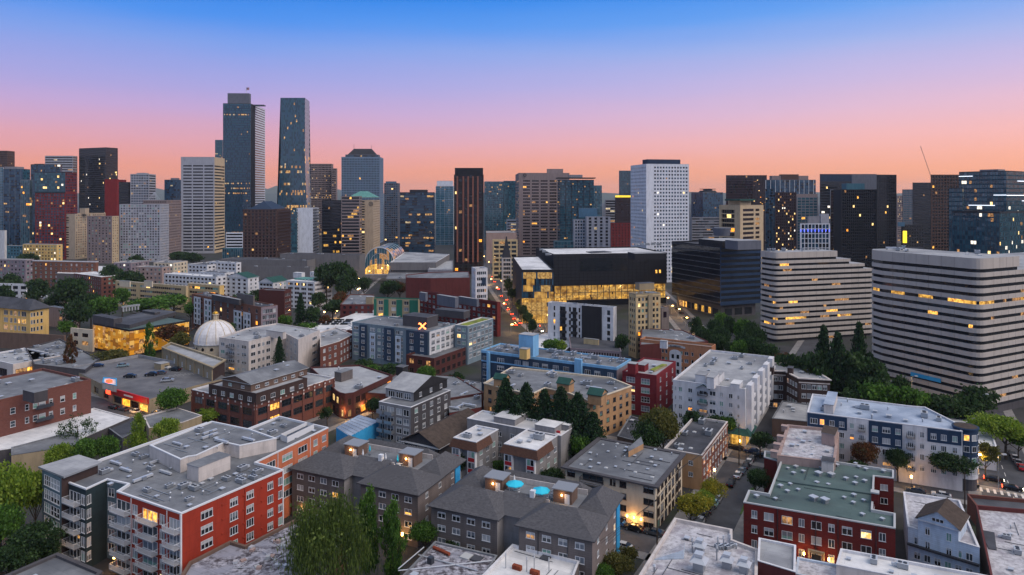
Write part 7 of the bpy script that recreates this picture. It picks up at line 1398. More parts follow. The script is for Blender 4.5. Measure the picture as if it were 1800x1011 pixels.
R_ = MB(); R_.box((cxa-12,dA-60), (1,0), (0,1), -18, 40, 0, 6, Z(489,630), Z(483,630), 'concrete'); br = R_.build('footbridge'); tag(br, 'pale concrete footbridge crossing the street below the glass arch', 'footbridge')
# ================================================================ streets
def polyroad(name, pts, w, z=.03, m='asphalt', side=True, dash=None):
    for i in range(len(pts)-1):
        a, b = Vector(pts[i]), Vector(pts[i+1]); d = (b-a).normalized(); n = Vector((-d.y, d.x)); e = d*(w*.0)
        R = MB(); zz = z + .004*i
        R.poly([(*(a-n*w/2),zz), (*(b-n*w/2),zz), (*(b+n*w/2),zz), (*(a+n*w/2),zz)], m); o = R.build(name); o['kind'] = 'structure'
        if side:
            for sg in (-1, 1):
                p = a+n*sg*(w/2+1.5); q = b+n*sg*(w/2+1.5); c = (p+q)/2; L = (q-p).length
                R = MB(); R.box(tuple(p), tuple(d), tuple(n), 0, L, -1.5, 1.5, -.02, .13+.003*i, 'pavement', False); o = R.build('pavement'); o['kind'] = 'structure'
        if dash:
            L = (b-a).length; k = 0; R = MB(); ux = tuple(d); uy = tuple(n)
            while k < L-3: R.poly([(a[0]+ux[0]*s+uy[0]*t, a[1]+ux[1]*s+uy[1]*t, zz+.006) for s, t in ((k,-.08),(k+3,-.08),(k+3,.08),(k,.08))], dash); k += 6
            o = R.build('road_marking', kind='structure')
def line(u, v, dr, s0, s1): c = P(u, v); return [(c[0]+dr[0]*s0, c[1]+dr[1]*s0), (c[0]+dr[0]*s1, c[1]+dr[1]*s1)]
polyroad('road', line(1270, 885, GA_, -70, 240), 11, .03, dash=None)
polyroad('road', line(1105, 946, GB_, -60, 60), 9, .05)
polyroad('road', line(1310, 799, GB_, -110, 120), 10, .07)
polyroad('road', line(1768, 838, GA_, -60, 200), 14, .09, dash='road_white')
polyroad('avenue', [P(1020,640), P(985,603), P(935,562), P(900,533), P(876,503), P(864,480), P(857,455), P(851,425), P(848,400)], 15, .11, dash='road_yellow')
polyroad('avenue', [P(1150,512), P(1180,540), P(1210,573), P(1245,612), P(1330,655), P(1440,700)], 13, .15, dash='road_white')
polyroad('road', line(205, 720, GB_, -70, 60), 10, .17); polyroad('road', line(612, 728, GA_, -30, 60), 9, .19); polyroad('road', line(705, 697, GB_, -60, 80), 9, .21)
polyroad('road', [P(530,590), P(575,552), P(610,525), P(640,500), P(662,482)], 13, .23)
R = MB(); c = P(1768, 872)
for k in range(9): R.poly([(c[0]+GB_[0]*(k*1.5-6.5+q)+GA_[0]*s, c[1]+GB_[1]*(k*1.5-6.5+q)+GA_[1]*s, .14) for q, s in ((0,0),(0,3),(-.6,3),(-.6,0))][::-1], 'road_white')
R.build('crossing_stripes', kind='structure')
for k, pl in enumerate((pp(0,(1300,905),(1318,900),(1340,850),(1318,860)), pp(0,(1287,950),(1303,945),(1315,915),(1298,918)))): slab('lawn', pl, -.02, .1, 'grass')
R = MB(); R.poly([(*P(u,v),.25) for u,v in ((1715,815),(1745,812),(1752,822),(1722,826))], 'pavement'); o = R.build('pavement', kind='structure')

# ================================================================ trees
def leafmat(name, cols):
    for i, c in enumerate(cols):
        m, t, b = newmat(f'{name}{i}'); b.inputs['Base Color'].default_value = c; b.inputs['Roughness'].default_value = .65; b.inputs['Specular IOR Level'].default_value = .25; tr = t.nodes.new('ShaderNodeBsdfTranslucent'); tr.inputs[0].default_value = (c[0]*1.5, c[1]*1.5, c[2]*.9, 1); ms = t.nodes.new('ShaderNodeMixShader'); ms.inputs[0].default_value = .35; oo = t.nodes['Material Output']; t.links.new(b.outputs[0], ms.inputs[1]); t.links.new(tr.outputs[0], ms.inputs[2]); t.links.new(ms.outputs[0], oo.inputs[0])
leafmat('green', [S(60,92,36), S(76,112,44), S(46,74,32), S(92,126,52)]); leafmat('lime', [S(98,122,42), S(116,138,48), S(80,106,36), S(130,148,58)]); leafmat('dark', [S(40,62,38), S(52,76,44), S(30,50,32), S(62,86,48)])
leafmat('conifer', [S(34,58,40), S(46,74,46), S(26,46,34), S(56,84,50)]); leafmat('olive', [S(78,80,40), S(92,92,46), S(62,66,34), S(104,98,50)]); leafmat('russet', [S(88,56,38), S(104,66,42), S(70,46,34), S(78,70,44)]); leafmat('willow', [S(66,84,40), S(86,104,48), S(52,68,36), S(100,116,56)])
leafmat('gold', [S(128,120,36), S(146,136,44), S(104,104,34), S(116,124,44)])
mottled('bark', S(52,44,38), S(74,64,54), 2)
def crown_mesh(kind, shape, seed, n_cl=46, n_lf=34, size=.085):
    """unit crown: radius 1, height 0..2; leaf faces gathered in clumps"""
    r = random.Random(seed); v, f, mi = [], [], []
    def leaf(p, s, m, droop=0):
        a = Vector((r.gauss(0,1), r.gauss(0,1), r.gauss(0,1)*(.6 if not droop else .2)+.3)).normalized(); b = a.orthogonal().normalized()
        if droop: a = Vector((r.gauss(0,.12), r.gauss(0,.12), -1)).normalized(); b = Vector((r.gauss(0,1), r.gauss(0,1), 0)).normalized()
        c = a.cross(b) if not droop else b
        x = (b if not droop else a*1.9)*s; y = c*s*(.75 if not droop else .3); i = len(v)
        v.extend([tuple(p-x-y*.4), tuple(p+x*.1-y), tuple(p+x+y*.3), tuple(p-x*.1+y)]); f.append((i,i+1,i+2,i+3)); mi.append(m)
    lump = [(r.uniform(0,6.28), r.uniform(.4,1.6), r.uniform(.22,.62)) for _ in range(8)]
    for k in range(n_cl):
        if shape == 'round':
            d = Vector((r.gauss(0,1), r.gauss(0,1), r.gauss(0,.9))).normalized(); q = (.45 + .55*r.random()**.5)
            for (an, zz, am) in lump:
                w = max(0, d.x*math.cos(an)+d.y*math.sin(an)) * max(0, 1-abs(d.z+1-zz)); q *= 1 + am*(w-.28)
            c = Vector((d.x*q*.84, d.y*q*.84, 1.05 + max(-.95,d.z*q*.82))); cr = .22
        elif shape == 'cone':
            lev = (k//8)/(n_cl//8); rad = ((1-lev)**.85*.95+.04)*r.uniform(.62,1.15); an = k*2.39996+r.uniform(-.3,.3); c = None
            for j in range(n_lf):
                q = r.random()**.6; w = .07*(1-lev)+.03; o = Vector((math.cos(an)*rad*q + r.gauss(0,w), math.sin(an)*rad*q + r.gauss(0,w), .08 + lev*1.9 - .16*q*q*(1-lev*.6) + r.gauss(0,.022))); leaf(o, size*r.uniform(.7,1.2), r.choice((0,0,1,2,2,3)))
            continue
        elif shape == 'column':
            h = r.random(); rad = math.sin(math.pi*(h*.86+.12))**.7*(1+.25*math.sin(h*17)); an = r.uniform(0,6.28); q = r.random()**.5; c = Vector((math.cos(an)*rad*q*.8, math.sin(an)*rad*q*.8, h*1.9)); cr = .16
        elif shape == 'sparse':
            d = Vector((r.gauss(0,1), r.gauss(0,1), abs(r.gauss(0,.8)))).normalized(); c = d*(.6+.35*r.random()) + Vector((0,0,.75)); cr = .15
        else:   # willow
            d = Vector((r.gauss(0,1), r.gauss(0,1), abs(r.gauss(0,.9)))).normalized(); q = .55+.45*r.random(); c = Vector((d.x*q*.92, d.y*q*.92, .95+d.z*q)); cr = .22
        tone = r.choice((0,0,1,1,2,3)); s = size*r.uniform(.8,1.25)
        for j in range(n_lf):
            o = Vector((r.gauss(0,1), r.gauss(0,1), r.gauss(0,.75)))*cr*.55; m = tone if r.random() < .65 else r.randrange(4)
            if shape == 'willow':
                p = c+o
                if r.random() < .35: leaf(p, s*.8, m); continue
                for q in range(3):
                    pz = p + Vector((p.x*.06*q, p.y*.06*q, -.17*q - .1*r.random()))
                    if pz.z > .05: leaf(pz, s*.8, m, 1)
            else: leaf(c+o, s, m)
    me = bpy.data.meshes.new('crown'); me.from_pydata(v, [], f)
    for i in range(4): me.materials.append(M(f'{kind}{i}'))
    me.polygons.foreach_set('material_index', mi); me.update(); return me
def trunk_mesh(seed, limbs=6, top=1.3):
    r = random.Random(seed); R = MB(); R.cyl(0,0,.075,.05,-.6,.5,'bark',7,cap=False)
    prev = (0,0,.5)
    for k in range(4):
        nx = (prev[0]+r.uniform(-.08,.08), prev[1]+r.uniform(-.08,.08), prev[2]+(top-.5)/4); R.tube(prev, nx, .045-.008*k, 'bark', 6); prev = nx
    for k in range(limbs):
        an = k*2.4+r.random(); z0 = r.uniform(.3,.9); l = r.uniform(.5,.75); R.tube((0,0,z0), (l*math.cos(an), l*math.sin(an), z0+r.uniform(.3,.6)), .025, 'bark', 5)
    return R.mesh('trunk')
SH = {'green':'round','lime':'round','dark':'round','olive':'round','russet':'round','gold':'round','conifer':'cone','poplar':'column','redpoplar':'column','sparse':'sparse','willow':'willow','limecol':'column'}
COL = {'poplar':'green','redpoplar':'russet','sparse':'dark','limecol':'lime'}
CR, TK = {}, {}
def tree(u, vt, vb, wpx, kind, label, group=None, big=False, zb=0, name=None):
    x, y = P(u, vb, zb); h = Z(vt, y) - zb; rad = wpx/2/F*y
    key = (kind, big, rnd.randrange(3 if big and kind not in ('willow','poplar') else 1 if big else 4))
    if key not in CR:
        sp = SH[kind]; col = COL.get(kind, kind)
        n_cl, n_lf, sz = {'round': (70,38,.075), 'cone': (128,30,.05), 'column': (70,26,.075), 'sparse': (26,16,.05), 'willow': (90,26,.06)}[sp]
        if big: n_cl, n_lf, sz = int(n_cl*2.0), int(n_lf*1.5), sz*.62
        CR[key] = crown_mesh(col, sp, 11*len(CR)+5, n_cl, n_lf, sz)
    if key[2] not in TK: TK[key[2]] = trunk_mesh(key[2]+3)
    clear = h*(.12 if SH[kind] != 'round' else .2); t = thing(name or {'cone':'conifer_tree','column':'columnar_tree','willow':'willow_tree'}.get(SH[kind], 'leafy_tree'), label, 'tree', (x, y, zb), group)
    hz = (h-clear)/2; rz = rnd.uniform(0, 6.28)
    inst('crown', CR[key], t, (x, y, zb+clear), rz, (rad, rad, hz)); inst('trunk', TK[key[2]], t, (x, y, zb+clear*.75), rz, (rad*.8, rad*.8, hz*.9)) if SH[kind] != 'cone' else inst('trunk', TK[key[2]], t, (x, y, zb+clear), rz, (rad*.25, rad*.25, hz))
    if clear*.75 > hz*.9*.6:
        R = MB(); R.cyl(x,y,.3,.22,zb,zb+clear,'bark',7); R.build('lower_trunk', t)
    return t
T = tree
T(575,866,1075,150,'willow','huge drooping willow in front of the grey apartment house, bottom centre left',None,True)
T(649,856,1020,50,'poplar','tall narrow green tree right beside the drooping willow',None,True); T(691,878,1030,48,'poplar','second tall narrow green tree, in front of the grey hip roofed house',None,True)
T(22,790,985,95,'lime','large bright green tree at the left edge beside the teal block',None,True); T(62,800,960,60,'lime','slimmer bright green tree touching the teal block corner on the left',None,True)
T(2,862,1010,85,'green','green tree low on the left edge under the bright green crowns',None,True); T(48,905,1020,90,'dark','dark round tree at the foot of the teal block',None,True); T(15,940,1040,80,'dark','dark bushy tree in the bottom left corner',None,True); T(85,935,1010,50,'dark','dark bush between the teal block and the corner roof',None,True)
T(100,765,862,50,'lime','leftmost of the young bright trees in front of the white membrane roof',None,True); T(150,752,850,58,'green','fuller green tree second in the row before the white membrane roof',None,True); T(190,748,842,55,'green','green tree third in the row behind the glass corner block',None,True)
T(243,728,820,42,'limecol','narrow bright green tree against the grey roof edge of the red complex',None,True); T(292,722,800,52,'lime','light green tree nearest the pale rimmed low block',None,True)
T(298,668,752,74,'green','big dark green tree beside the car park deck in front of the brick corner building',None,True); T(367,712,760,56,'lime','bright green low tree at the foot of the brick corner building')
T(135,716,800,66,'sparse','sparse half bare dark tree over the white membrane roof',None,True); T(118,735,800,40,'sparse','smaller bare tree left of the sparse dark one')
T(748,900,985,66,'green','bushy green tree between the two grey apartment houses',None,True); T(836,914,985,66,'green','round green tree inside the courtyard of the grey house with turquoise umbrellas',None,True); T(795,945,1000,44,'dark','dark bush left of the courtyard tree'); T(872,955,1000,34,'dark','small dark bush by the clean white roof')
T(814,782,856,36,'dark','dark small tree against the left red and white bay'); T(927,806,866,46,'green','green tree in front of the right mansard bay'); T(972,812,876,56,'dark','dark round tree right of the mansard bay, by the blue umbrella deck',None,True); T(880,800,850,34,'green','little tree between the two mansard bays')
for (u,vt,vb,w,l) in ((889,662,800,52,'leftmost dark conifer of the row before the tan building'),(925,671,806,52,'second dark conifer of the row before the tan building'),(957,682,812,48,'third dark conifer of the row, slightly lower'),(986,677,818,58,'tallest dark conifer in the middle of the row before the tan building'),(1016,688,826,58,'fifth dark conifer, beside the mansard block'),(1042,722,832,52,'rightmost dark conifer of the row, by the cream block')): T(u,vt,vb,w*1.9,'conifer',l,'conifers before the tan building',True)
T(1020,748,840,40,'green','rounded green tree below the conifers beside the mansard block'); T(908,690,812,74,'conifer','small dark conifer tucked between two taller ones'); T(1003,700,828,76,'conifer','low dark conifer in front of the tallest of the row')
T(1166,700,826,82,'olive','large dark olive tree left of the bright white block',None,True); T(1147,724,830,66,'dark','large dark tree beside the olive one, above the cream block roof',None,True)
T(1222,710,788,42,'dark','small dark tree right of the olive tree under the white block'); T(1257,720,790,40,'dark','small dark tree under the white block entrance'); T(1285,722,782,34,'green','slim green tree at the white block corner')
T(1246,832,902,48,'gold','upper yellow green round street tree by the brick corner building',None,True); T(1214,856,938,70,'gold','large yellow green round street tree beside the cream block',None,True); T(1243,853,912,36,'lime','small green street tree between the two yellow green ones',None,True)
T(1336,748,806,48,'dark','dark tree on the corner opposite the white block entrance'); T(1328,812,884,42,'dark','very dark tree left of the green roofed brick block',None,True)
T(1516,764,842,50,'russet','dark reddish tree before the navy and white building',None,True); T(1508,800,850,44,'dark','dark round tree under the reddish one'); T(1578,776,848,54,'dark','dark round tree in front of the navy building entrance',None,True); T(1661,778,858,84,'dark','biggest dark tree in front of the round turret',None,True); T(1732,764,846,44,'olive','olive tree right of the round turret')
T(1768,716,808,90,'lime','bright green tree at the right edge above the crossing',None,True); T(1734,730,792,50,'green','green tree left of the bright green one at the right edge'); T(1790,745,812,50,'green','green tree cut by the right edge above the parked cars')
for (u,vt,vb,w,k) in ((1398,606,705,52,'dark'),(1424,600,712,54,'dark'),(1472,578,725,50,'conifer'),(1448,596,720,54,'dark'),(1497,594,728,60,'dark'),(1522,604,735,56,'dark'),(1410,640,712,44,'dark'),(1385,625,700,40,'dark'),(1540,640,745,60,'dark'),(1712,664,765,66,'dark'),(1655,676,765,60,'dark'),(1688,690,770,50,'dark'),(1625,690,760,50,'dark'),(1505,670,745,50,'dark'),(1370,612,688,40,'dark'),(1395,636,702,40,'dark'),(1436,640,716,40,'dark'),(1462,632,722,44,'dark'),(1486,640,726,40,'dark'),(1516,640,736,46,'dark'),(1530,615,728,40,'conifer'),(1350,590,672,44,'dark'),(1510,560,720,40,'conifer'),(1448,566,712,40,'conifer'),(1556,664,740,50,'dark'),(1590,690,760,44,'dark')):
    T(u,vt,vb,w*(1.5 if k == 'conifer' else 1.25),k,'dark tree in the wooded strip along the foot of the banded office blocks','dark trees along the banded offices')
for (u,vt,vb,w,k,l) in ((1450,624,722,54,'green','mid green tree standing out before the dark conifers by the angled brick house'),(1542,652,752,78,'green','wide green tree by the lit lamp under the larger banded office'),(1602,664,758,66,'green','green tree right of the lit lamp under the larger banded office'),(1580,642,740,40,'dark','dark slim tree behind the wide green one under the banded office'),(1425,622,715,40,'olive','olive tree between the angled brick house and the conifers')): T(u,vt,vb,w,k,l)
for (u,vt,vb,w,k) in ((1242,562,640,34,'dark'),(1262,572,650,36,'dark'),(1285,588,655,30,'dark'),(1300,582,662,40,'green'),(1327,578,664,44,'dark'),(1352,596,672,40,'dark'),(1230,560,628,26,'dark'),(1272,560,640,40,'dark'),(1312,572,655,40,'dark'),(1255,545,625,30,'dark'),(1225,545,612,28,'dark'),(1340,610,676,36,'green'),(1282,542,620,34,'dark'),(1300,548,628,36,'green'),(1318,552,636,36,'dark'),(1332,560,645,30,'dark'),(1268,535,608,28,'green'),(1374,606,680,36,'russet')): T(u,vt,vb,w,k,'leafy tree lining the avenue in front of the dark glass office block','trees along the avenue by the dark glass office')
T(750,632,694,42,'green','bright green tree at the corner of the brick podium under the X sign',None,True); T(636,622,676,44,'dark','dark street tree left before the slate X sign building'); T(684,630,682,56,'dark','broad dark street tree in front of the navy bays of the X sign building'); T(655,632,680,40,'green','green street tree between two dark ones before the X sign building'); T(805,648,692,30,'dark','small dark tree right of the brick podium'); T(491,590,660,34,'conifer','dark conifer standing in the corner of the white L shaped block',None,True); T(575,708,750,30,'dark','small dark tree at the corner of the brick corner building'); T(655,690,745,36,'dark','dark street tree by the glowing rounded shop corner')
for (u,vt,vb,w,k) in ((65,475,560,56,'dark'),(125,468,575,70,'dark'),(160,500,580,50,'dark'),(92,508,570,44,'dark'),(182,508,585,56,'green'),(20,470,540,46,'dark'),(8,490,560,40,'dark'),(140,515,600,50,'dark'),(200,455,520,40,'dark')): T(u,vt,vb,w,k,'dark leafy tree in the thicket behind the yellow building on the left','dark trees behind the yellow building')
for (u,vt,vb,w,k,l) in ((232,464,530,60,'dark','dark tree crown rising behind the long beige block'),(215,492,560,34,'green','narrow green tree in front of the left end of the beige block'),(250,512,570,90,'green','wide green tree above the dark roof of the gold screen building'),(306,508,562,60,'green','green tree left of the brick and white bay block'),(355,512,566,54,'lime','light green tree in front of the yellow end wall'),(335,520,575,40,'green','small green tree by the light green one'),(116,556,606,34,'green','green tree between the pink block and the cream building'),(205,606,652,64,'olive','olive street tree in front of the gold screen building'),(125,588,664,26,'redpoplar','narrow russet tree in front of the dark flat roofed row'),(263,565,640,24,'poplar','narrow dark tree standing before the gold screen'),(300,560,620,70,'russet','russet bare looking tree at the right end of the gold screen'),(318,575,630,44,'olive','olive tree between gold screen and church')): T(u,vt,vb,w,k,l)
for (u,vt,vb,w,k) in ((430,506,556,44,'green'),(470,512,560,46,'green'),(455,500,550,30,'dark'),(528,512,590,34,'conifer'),(548,528,592,38,'dark'),(500,545,596,30,'green'),(540,560,600,40,'green'),(585,520,566,44,'dark'),(600,505,552,34,'russet'),(572,545,590,30,'russet'),(560,505,555,40,'dark'),(400,560,602,34,'green')): T(u,vt,vb,w,k,'tree along the lamp lit street right of the white condominium','trees along the lamp lit street')
for (u,vt,vb,w,k) in ((596,440,540,56,'dark'),(574,450,540,44,'dark'),(616,458,535,40,'dark'),(604,470,545,50,'dark'),(682,482,540,44,'dark'),(703,486,535,36,'russet'),(470,440,485,30,'dark'),(487,446,485,34,'dark'),(340,438,475,40,'dark'),(310,436,470,40,'dark'),(240,442,482,34,'dark'),(90,435,470,30,'dark'),(55,440,472,40,'dark'),(412,470,505,24,'dark'),(640,478,530,34,'dark')): T(u,vt,vb,w,k,'dark tree on the terraces around the concrete convention halls','dark trees around the convention halls')
for (u,vt,vb,w) in ((926,540,584,24),(914,518,562,22),(900,498,542,22),(893,482,525,20),(884,470,508,18),(936,552,600,24),(850,500,540,20),(852,515,555,20),(872,462,490,14),(920,528,570,22)): T(u,vt,vb,w,'dark','small dark street tree beside the avenue full of tail lights','street trees of the traffic avenue')
T(965,585,640,40,'green','light green tree below the white modern block'); T(985,590,640,30,'lime','lime green tree beside the garage under the white modern block'); T(1090,575,640,30,'dark','dark tree right of the ribbed garage')
T(1088,966,1030,70,'olive','olive hedge like tree beside the grey house right wall, bottom',None,True); T(1062,985,1045,50,'green','green bush at the right wall foot of the grey house',None,True); T(1110,955,1000,40,'olive','small olive bush by the lavender roof corner')

# ================================================================ cars
CARB, CARG, CARW, CARH, CART = MB(), MB(), MB(), MB(), MB()
plain('paint', S(120,120,120), .25, .2); plain('tyre', (.015,.015,.016,1), .8); plain('head_lit', (1, .9, .65, 1), emit=12); plain('tail_dull', S(120,20,18), .4); plain('head_dull', S(190,190,186), .2)
prof = [(-2.25,.35),(-2.3,.62),(-2.2,.92),(-1.25,1.0),(-.75,1.02),(1.0,1.02),(1.65,.98),(2.15,.92),(2.28,.6),(2.2,.35)]   # nose at -x
for (k, W_) in ((0,.88),):
    n = len(prof)
    for i in range(n):
        a, b = prof[i], prof[(i+1)%n]; wa = .80 if a[1] > .9 else .88; wb = .80 if b[1] > .9 else .88
        CARB.poly([(a[0],-wa,a[1]), (b[0],-wb,b[1]), (b[0],wb,b[1]), (a[0],wa,a[1])][::-1], 'paint')
    for sg in (-1, 1):
        f_ = [(x,sg*(.80 if z > .9 else .88),z) for x,z in prof]; CARB.poly(f_ if sg < 0 else f_[::-1], 'paint')
g0 = [(-1.25,1.0),(-.55,1.44),(.95,1.46),(1.75,1.0)]; 
for i in range(3):
    a, b = g0[i], g0[i+1]; wa = .78 if a[1] < 1.2 else .62; wb = .78 if b[1] < 1.2 else .62
    (CARG if i != 1 else CARB).poly([(a[0],-wa,a[1]), (b[0],-wb,b[1]), (b[0],wb,b[1]), (a[0],wa,a[1])][::-1], 'glass_black' if i != 1 else 'paint')
for sg in (-1, 1):
    f_ = [(x,sg*(.78 if z < 1.2 else .62),z) for x,z in g0]; CARG.poly(f_ if sg < 0 else f_[::-1], 'glass_black')
    q = [(-.02,sg*.80,1.01),(.06,sg*.80,1.01),(.06,sg*.635,1.45),(-.02,sg*.635,1.45)]; CARB.poly(q if sg < 0 else q[::-1], 'paint')
o_, x_, y_ = (0,0), (1,0), (0,1)
for k in range(12):
    a, b = 2*math.pi*k/12, 2*math.pi*(k+1)/12; c = lambda t, y, r=.33: (r*math.cos(t), y, r*math.sin(t))
    CARW.poly([c(a,-.11), c(b,-.11), c(b,.11), c(a,.11)], 'tyre')
for sy in (-.11, .11): CARW.poly([c(2*math.pi*k/12, sy) for k in range(12)][::(1 if sy < 0 else -1)], 'tyre'); CARW.poly([c(2*math.pi*k/8, sy*1.03, .2) for k in range(8)][::(1 if sy < 0 else -1)], 'metal_grey')
CARH.box(o_,x_,y_,-.04,.04,-.22,.22,-.1,.1,'head_dull'); CART.box(o_,x_,y_,-.04,.04,-.24,.24,-.14,.14,'tail_dull')
MEB, MEG, MEW, MEH, MET = CARB.mesh('body'), CARG.mesh('windows'), CARW.mesh('wheel'), CARH.mesh('headlight'), CART.mesh('tail_light')
def paintm(r, g, b): return plain(f'paint_{r}_{g}_{b}', S(r,g,b), .25, .25, spec=.6)
def setm(o, m):
    o.material_slots[0].link = 'OBJECT'; o.material_slots[0].material = m
def car(u, v, heading, col, label, z=.06, s=1.0, lights='', tall=1.0, group=None, at=None, name='car', cat='car'):
    """heading: unit vector of the nose"""
    x, y = at or P(u, v, z); t = thing(name, label, cat, (x, y, z), group); t.rotation_euler = (0, 0, math.atan2(-heading[1], -heading[0])); t.scale = (s, s, s*tall)
    def put(me, nm, loc):
        o = bpy.data.objects.new(nm, me); C.objects.link(o); o.parent = t; o.location = loc; return o
    b = put(MEB, 'body', (0,0,0)); setm(b, paintm(*col)); put(MEG, 'windows', (0,0,0))
    for wx in (-1.4, 1.4):
        for wy in (-.82, .82): put(MEW, 'wheel', (wx, wy, .33))
    for wy in (-.6, .6):
        h = put(MEH, 'headlight', (-2.27, wy, .68)); k = put(MET, 'tail_light', (2.25, wy, .74))
        if 'h' in lights: setm(h, M('head_lit'))
        if 't' in lights: setm(k, M('tail_red'))
    return t
nA = (-GA_[0], -GA_[1]); nB = (-GB_[0], -GB_[1])
WHT, BLK, GRY, SIL, BLU, RED = (206,208,212), (28,30,34), (74,78,84), (150,154,160), (44,60,92), (168,24,34)
for (u,v,hd,c,l,tl) in ((1285,853,GA_,BLK,'black tall car double parked out in the right street',1.15),(1297,838,GA_,WHT,'white hatchback behind the black tall car on the right street',1),(1304,831,GA_,(96,116,136),'blue grey car ahead of the white hatchback',1),(1311,822,GA_,BLK,'dark car first at the corner of the right street',1.05),
    (1262,880,GA_,SIL,'silver car parked by the small green street tree',1),(1256,888,GA_,(132,170,176),'pale teal car parked next to the silver one under the trees',1),(1247,899,GA_,GRY,'grey car half under the large yellow green tree',1),(1238,910,GA_,BLK,'dark car nearest the lavender roof in the row under the trees',1),
    (1294,790,GB_,BLK,'dark car waiting before the glowing shop corner',1),(1323,796,GB_,BLU,'dark blue car at the kerb of the upper cross street',1),
    (1114,932,GB_,BLK,'long dark estate car parked below the wall lamps of the cream block',1.05),(1150,940,GB_,GRY,'grey car parked behind the dark estate by the utility pole',1),(1094,964,GB_,WHT,'white car at the right wall of the grey apartment house',1),(1083,921,GB_,(60,110,170),'blue car half hidden behind the blue end wall',1),
    (200,719,GB_,BLK,'dark car parked in front of the lit red fascia shops',1.1),(217,722,GB_,GRY,'grey car second in front of the lit red fascia shops',1),(238,727,GB_,WHT,'white van like car in front of the lit red fascia shops',1.2),(276,728,GB_,SIL,'silver car by the dark green tree below the deck',1)):
    car(u,v,hd,c,l,tall=tl)
for (u,v,hd,c,l,tl) in ((172,645,(.95,.3),(36,44,66),'dark navy car alone at the left of the rooftop car park',1),(216,645,(.9,.45),(116,138,144),'silver teal estate car second from the left on the rooftop car park',1.05),(290,648,(.9,-.3),WHT,'white car on the rooftop car park beside the dark one by the church',1),(308,652,(-.9,.2),BLK,'black car next to the white one by the church',1.1),(229,664,(.95,.1),(30,32,36),'dark pickup like car in the middle of the rooftop car park',1.1),(266,661,(-.9,-.25),BLK,'black tall car right of the middle on the rooftop car park',1.15),(281,658,(-.9,-.2),GRY,'dark grey car touching the black tall one on the rooftop car park',1),(294,671,(.9,.3),SIL,'silver car nearest the lower right edge of the rooftop car park',1),(378,655,(.85,.5),RED,'bright red car beside the white L shaped block',1)): car(u,v,Vector(hd).normalized()[:],c,l,z=5.51,tall=tl,s=1.05)
for (u,v,l) in ((1747,846,'dark car with headlights on approaching the crossing, farther one'),(1780,862,'dark car with headlights on nearest the crossing stripes')): car(u,v,nA if False else (.85,-.52),BLK,l,z=.1,lights='ht')
for (u,v,c,l) in ((1779,800,GRY,'grey car farthest in the short parked row at the right edge'),(1784,808,WHT,'white car second in the short parked row at the right edge'),(1790,816,SIL,'silver car third in the short parked row at the right edge'),(1796,825,RED,'red car nearest in the short parked row at the right edge')): car(u,v,GA_,c,l,z=.1)
for (u,v,l) in ((903,561,'b'),(906,572,''),(914,569,''),(893,545,''),(887,536,''),(881,521,''),(899,553,''),(876,509,''),(869,496,''),(890,528,''),(866,487,'')): car(u,v,(-.12,.99),rnd.choice((BLK,GRY,SIL)),'car with glowing red tail lights queuing along the central avenue',z=.14,lights='t',group='cars queuing on the central avenue')
for (u,v) in ((1190,552),(1199,561),(1207,570),(1216,579),(1183,545),(1224,588)): car(u+8,v,(-.3,.95),BLK,'dark parked car in the row beside the lamp lit avenue by the dark glass office',z=.18,group='cars parked by the dark glass office')
for (u,v,c,l) in ((1262,627,WHT,'white car with headlights farthest on the ramp below the dark glass office'),(1277,631,GRY,'grey car with headlights second on the ramp below the dark glass office'),(1284,640,WHT,'white car with headlights nearest on the ramp by the peach brick building')): car(u,v,(.55,-.83),c,l,z=.19,lights='h',s=1.1)
for (u,v) in ((585,548),(600,535),(618,520),(575,560),(632,508)): car(u,v,(.3,-.95),BLK,'car with headlights coming down the lamp lit street left of the theatre block',z=.26,lights='h',group='cars on the lamp lit street')
for i, (u,v,c) in enumerate(((1232,919,SIL),(1317,815,WHT),(1322,809,GRY),(1337,803,BLK),(1258,792,SIL),(1240,788,BLK),(1610,866,GRY),(1655,874,WHT))):
    car(u,v,GA_ if i < 3 else GB_,c,'parked car in %s paint %s' % ({SIL:'silver',WHT:'white',GRY:'grey',BLK:'black'}[c], ['closest to the lavender roof on the right street','near the head of the right street','at the head of the right street','beside the corner dark tree','left of the glowing shop corner','two places left of the glowing shop corner','in front of the navy building, left one','in front of the navy building, right one'][i]))
# ================================================================ lamps, poles, wires
def lamp(u, vt, vb, label, litm=None, energy=0, group=None, arm=1.4):
    x, y = P(u, vb); h = Z(vt, y); t = thing('street_lamp', label, 'street lamp', (x, y, 0), group)
    R = MB(); R.cyl(x,y,.12,.07,0,h,'metal_grey',7); R.build('pole', t)
    R = MB(); R.tube((x,y,h-.1), (x+arm,y-.2,h+.25), .05, 'metal_grey', 5); R.build('arm', t)
    R = MB(); R.box((x+arm,y-.2), (1,0), (0,1), -.5,.5,-.28,.28, h+.1,h+.4, litm or 'metal_light'); R.build('lamp_head', t)
    if energy:
        l = bpy.data.lights.new('lamp_light', 'POINT'); l.energy = energy; l.color = (1,.58,.2); l.shadow_soft_size = .4; lo = bpy.data.objects.new('lamp_light', l); C.objects.link(lo); l.energy *= 2.2; lo.location = (x+arm, y-.2, h-.15); lo.parent = None
for (u,vt,vb,l,m,e) in ((1484,660,702,'tall unlit grey lamp before the wooded strip above the navy building',None,0),(1577,683,735,'lamp with a bright yellow head under the larger banded office','lamp_warm',900),(1603,662,720,'unlit lamp between the green trees under the larger banded office',None,0),(1726,694,770,'tall lamp at the right before the bright green tree',None,0),(1711,800,848,'lamp with a yellow head beside the round turret','lamp_warm',500),(1755,800,862,'unlit lamp at the crossing on the right edge',None,0)): lamp(u,vt,vb,l,m,e)
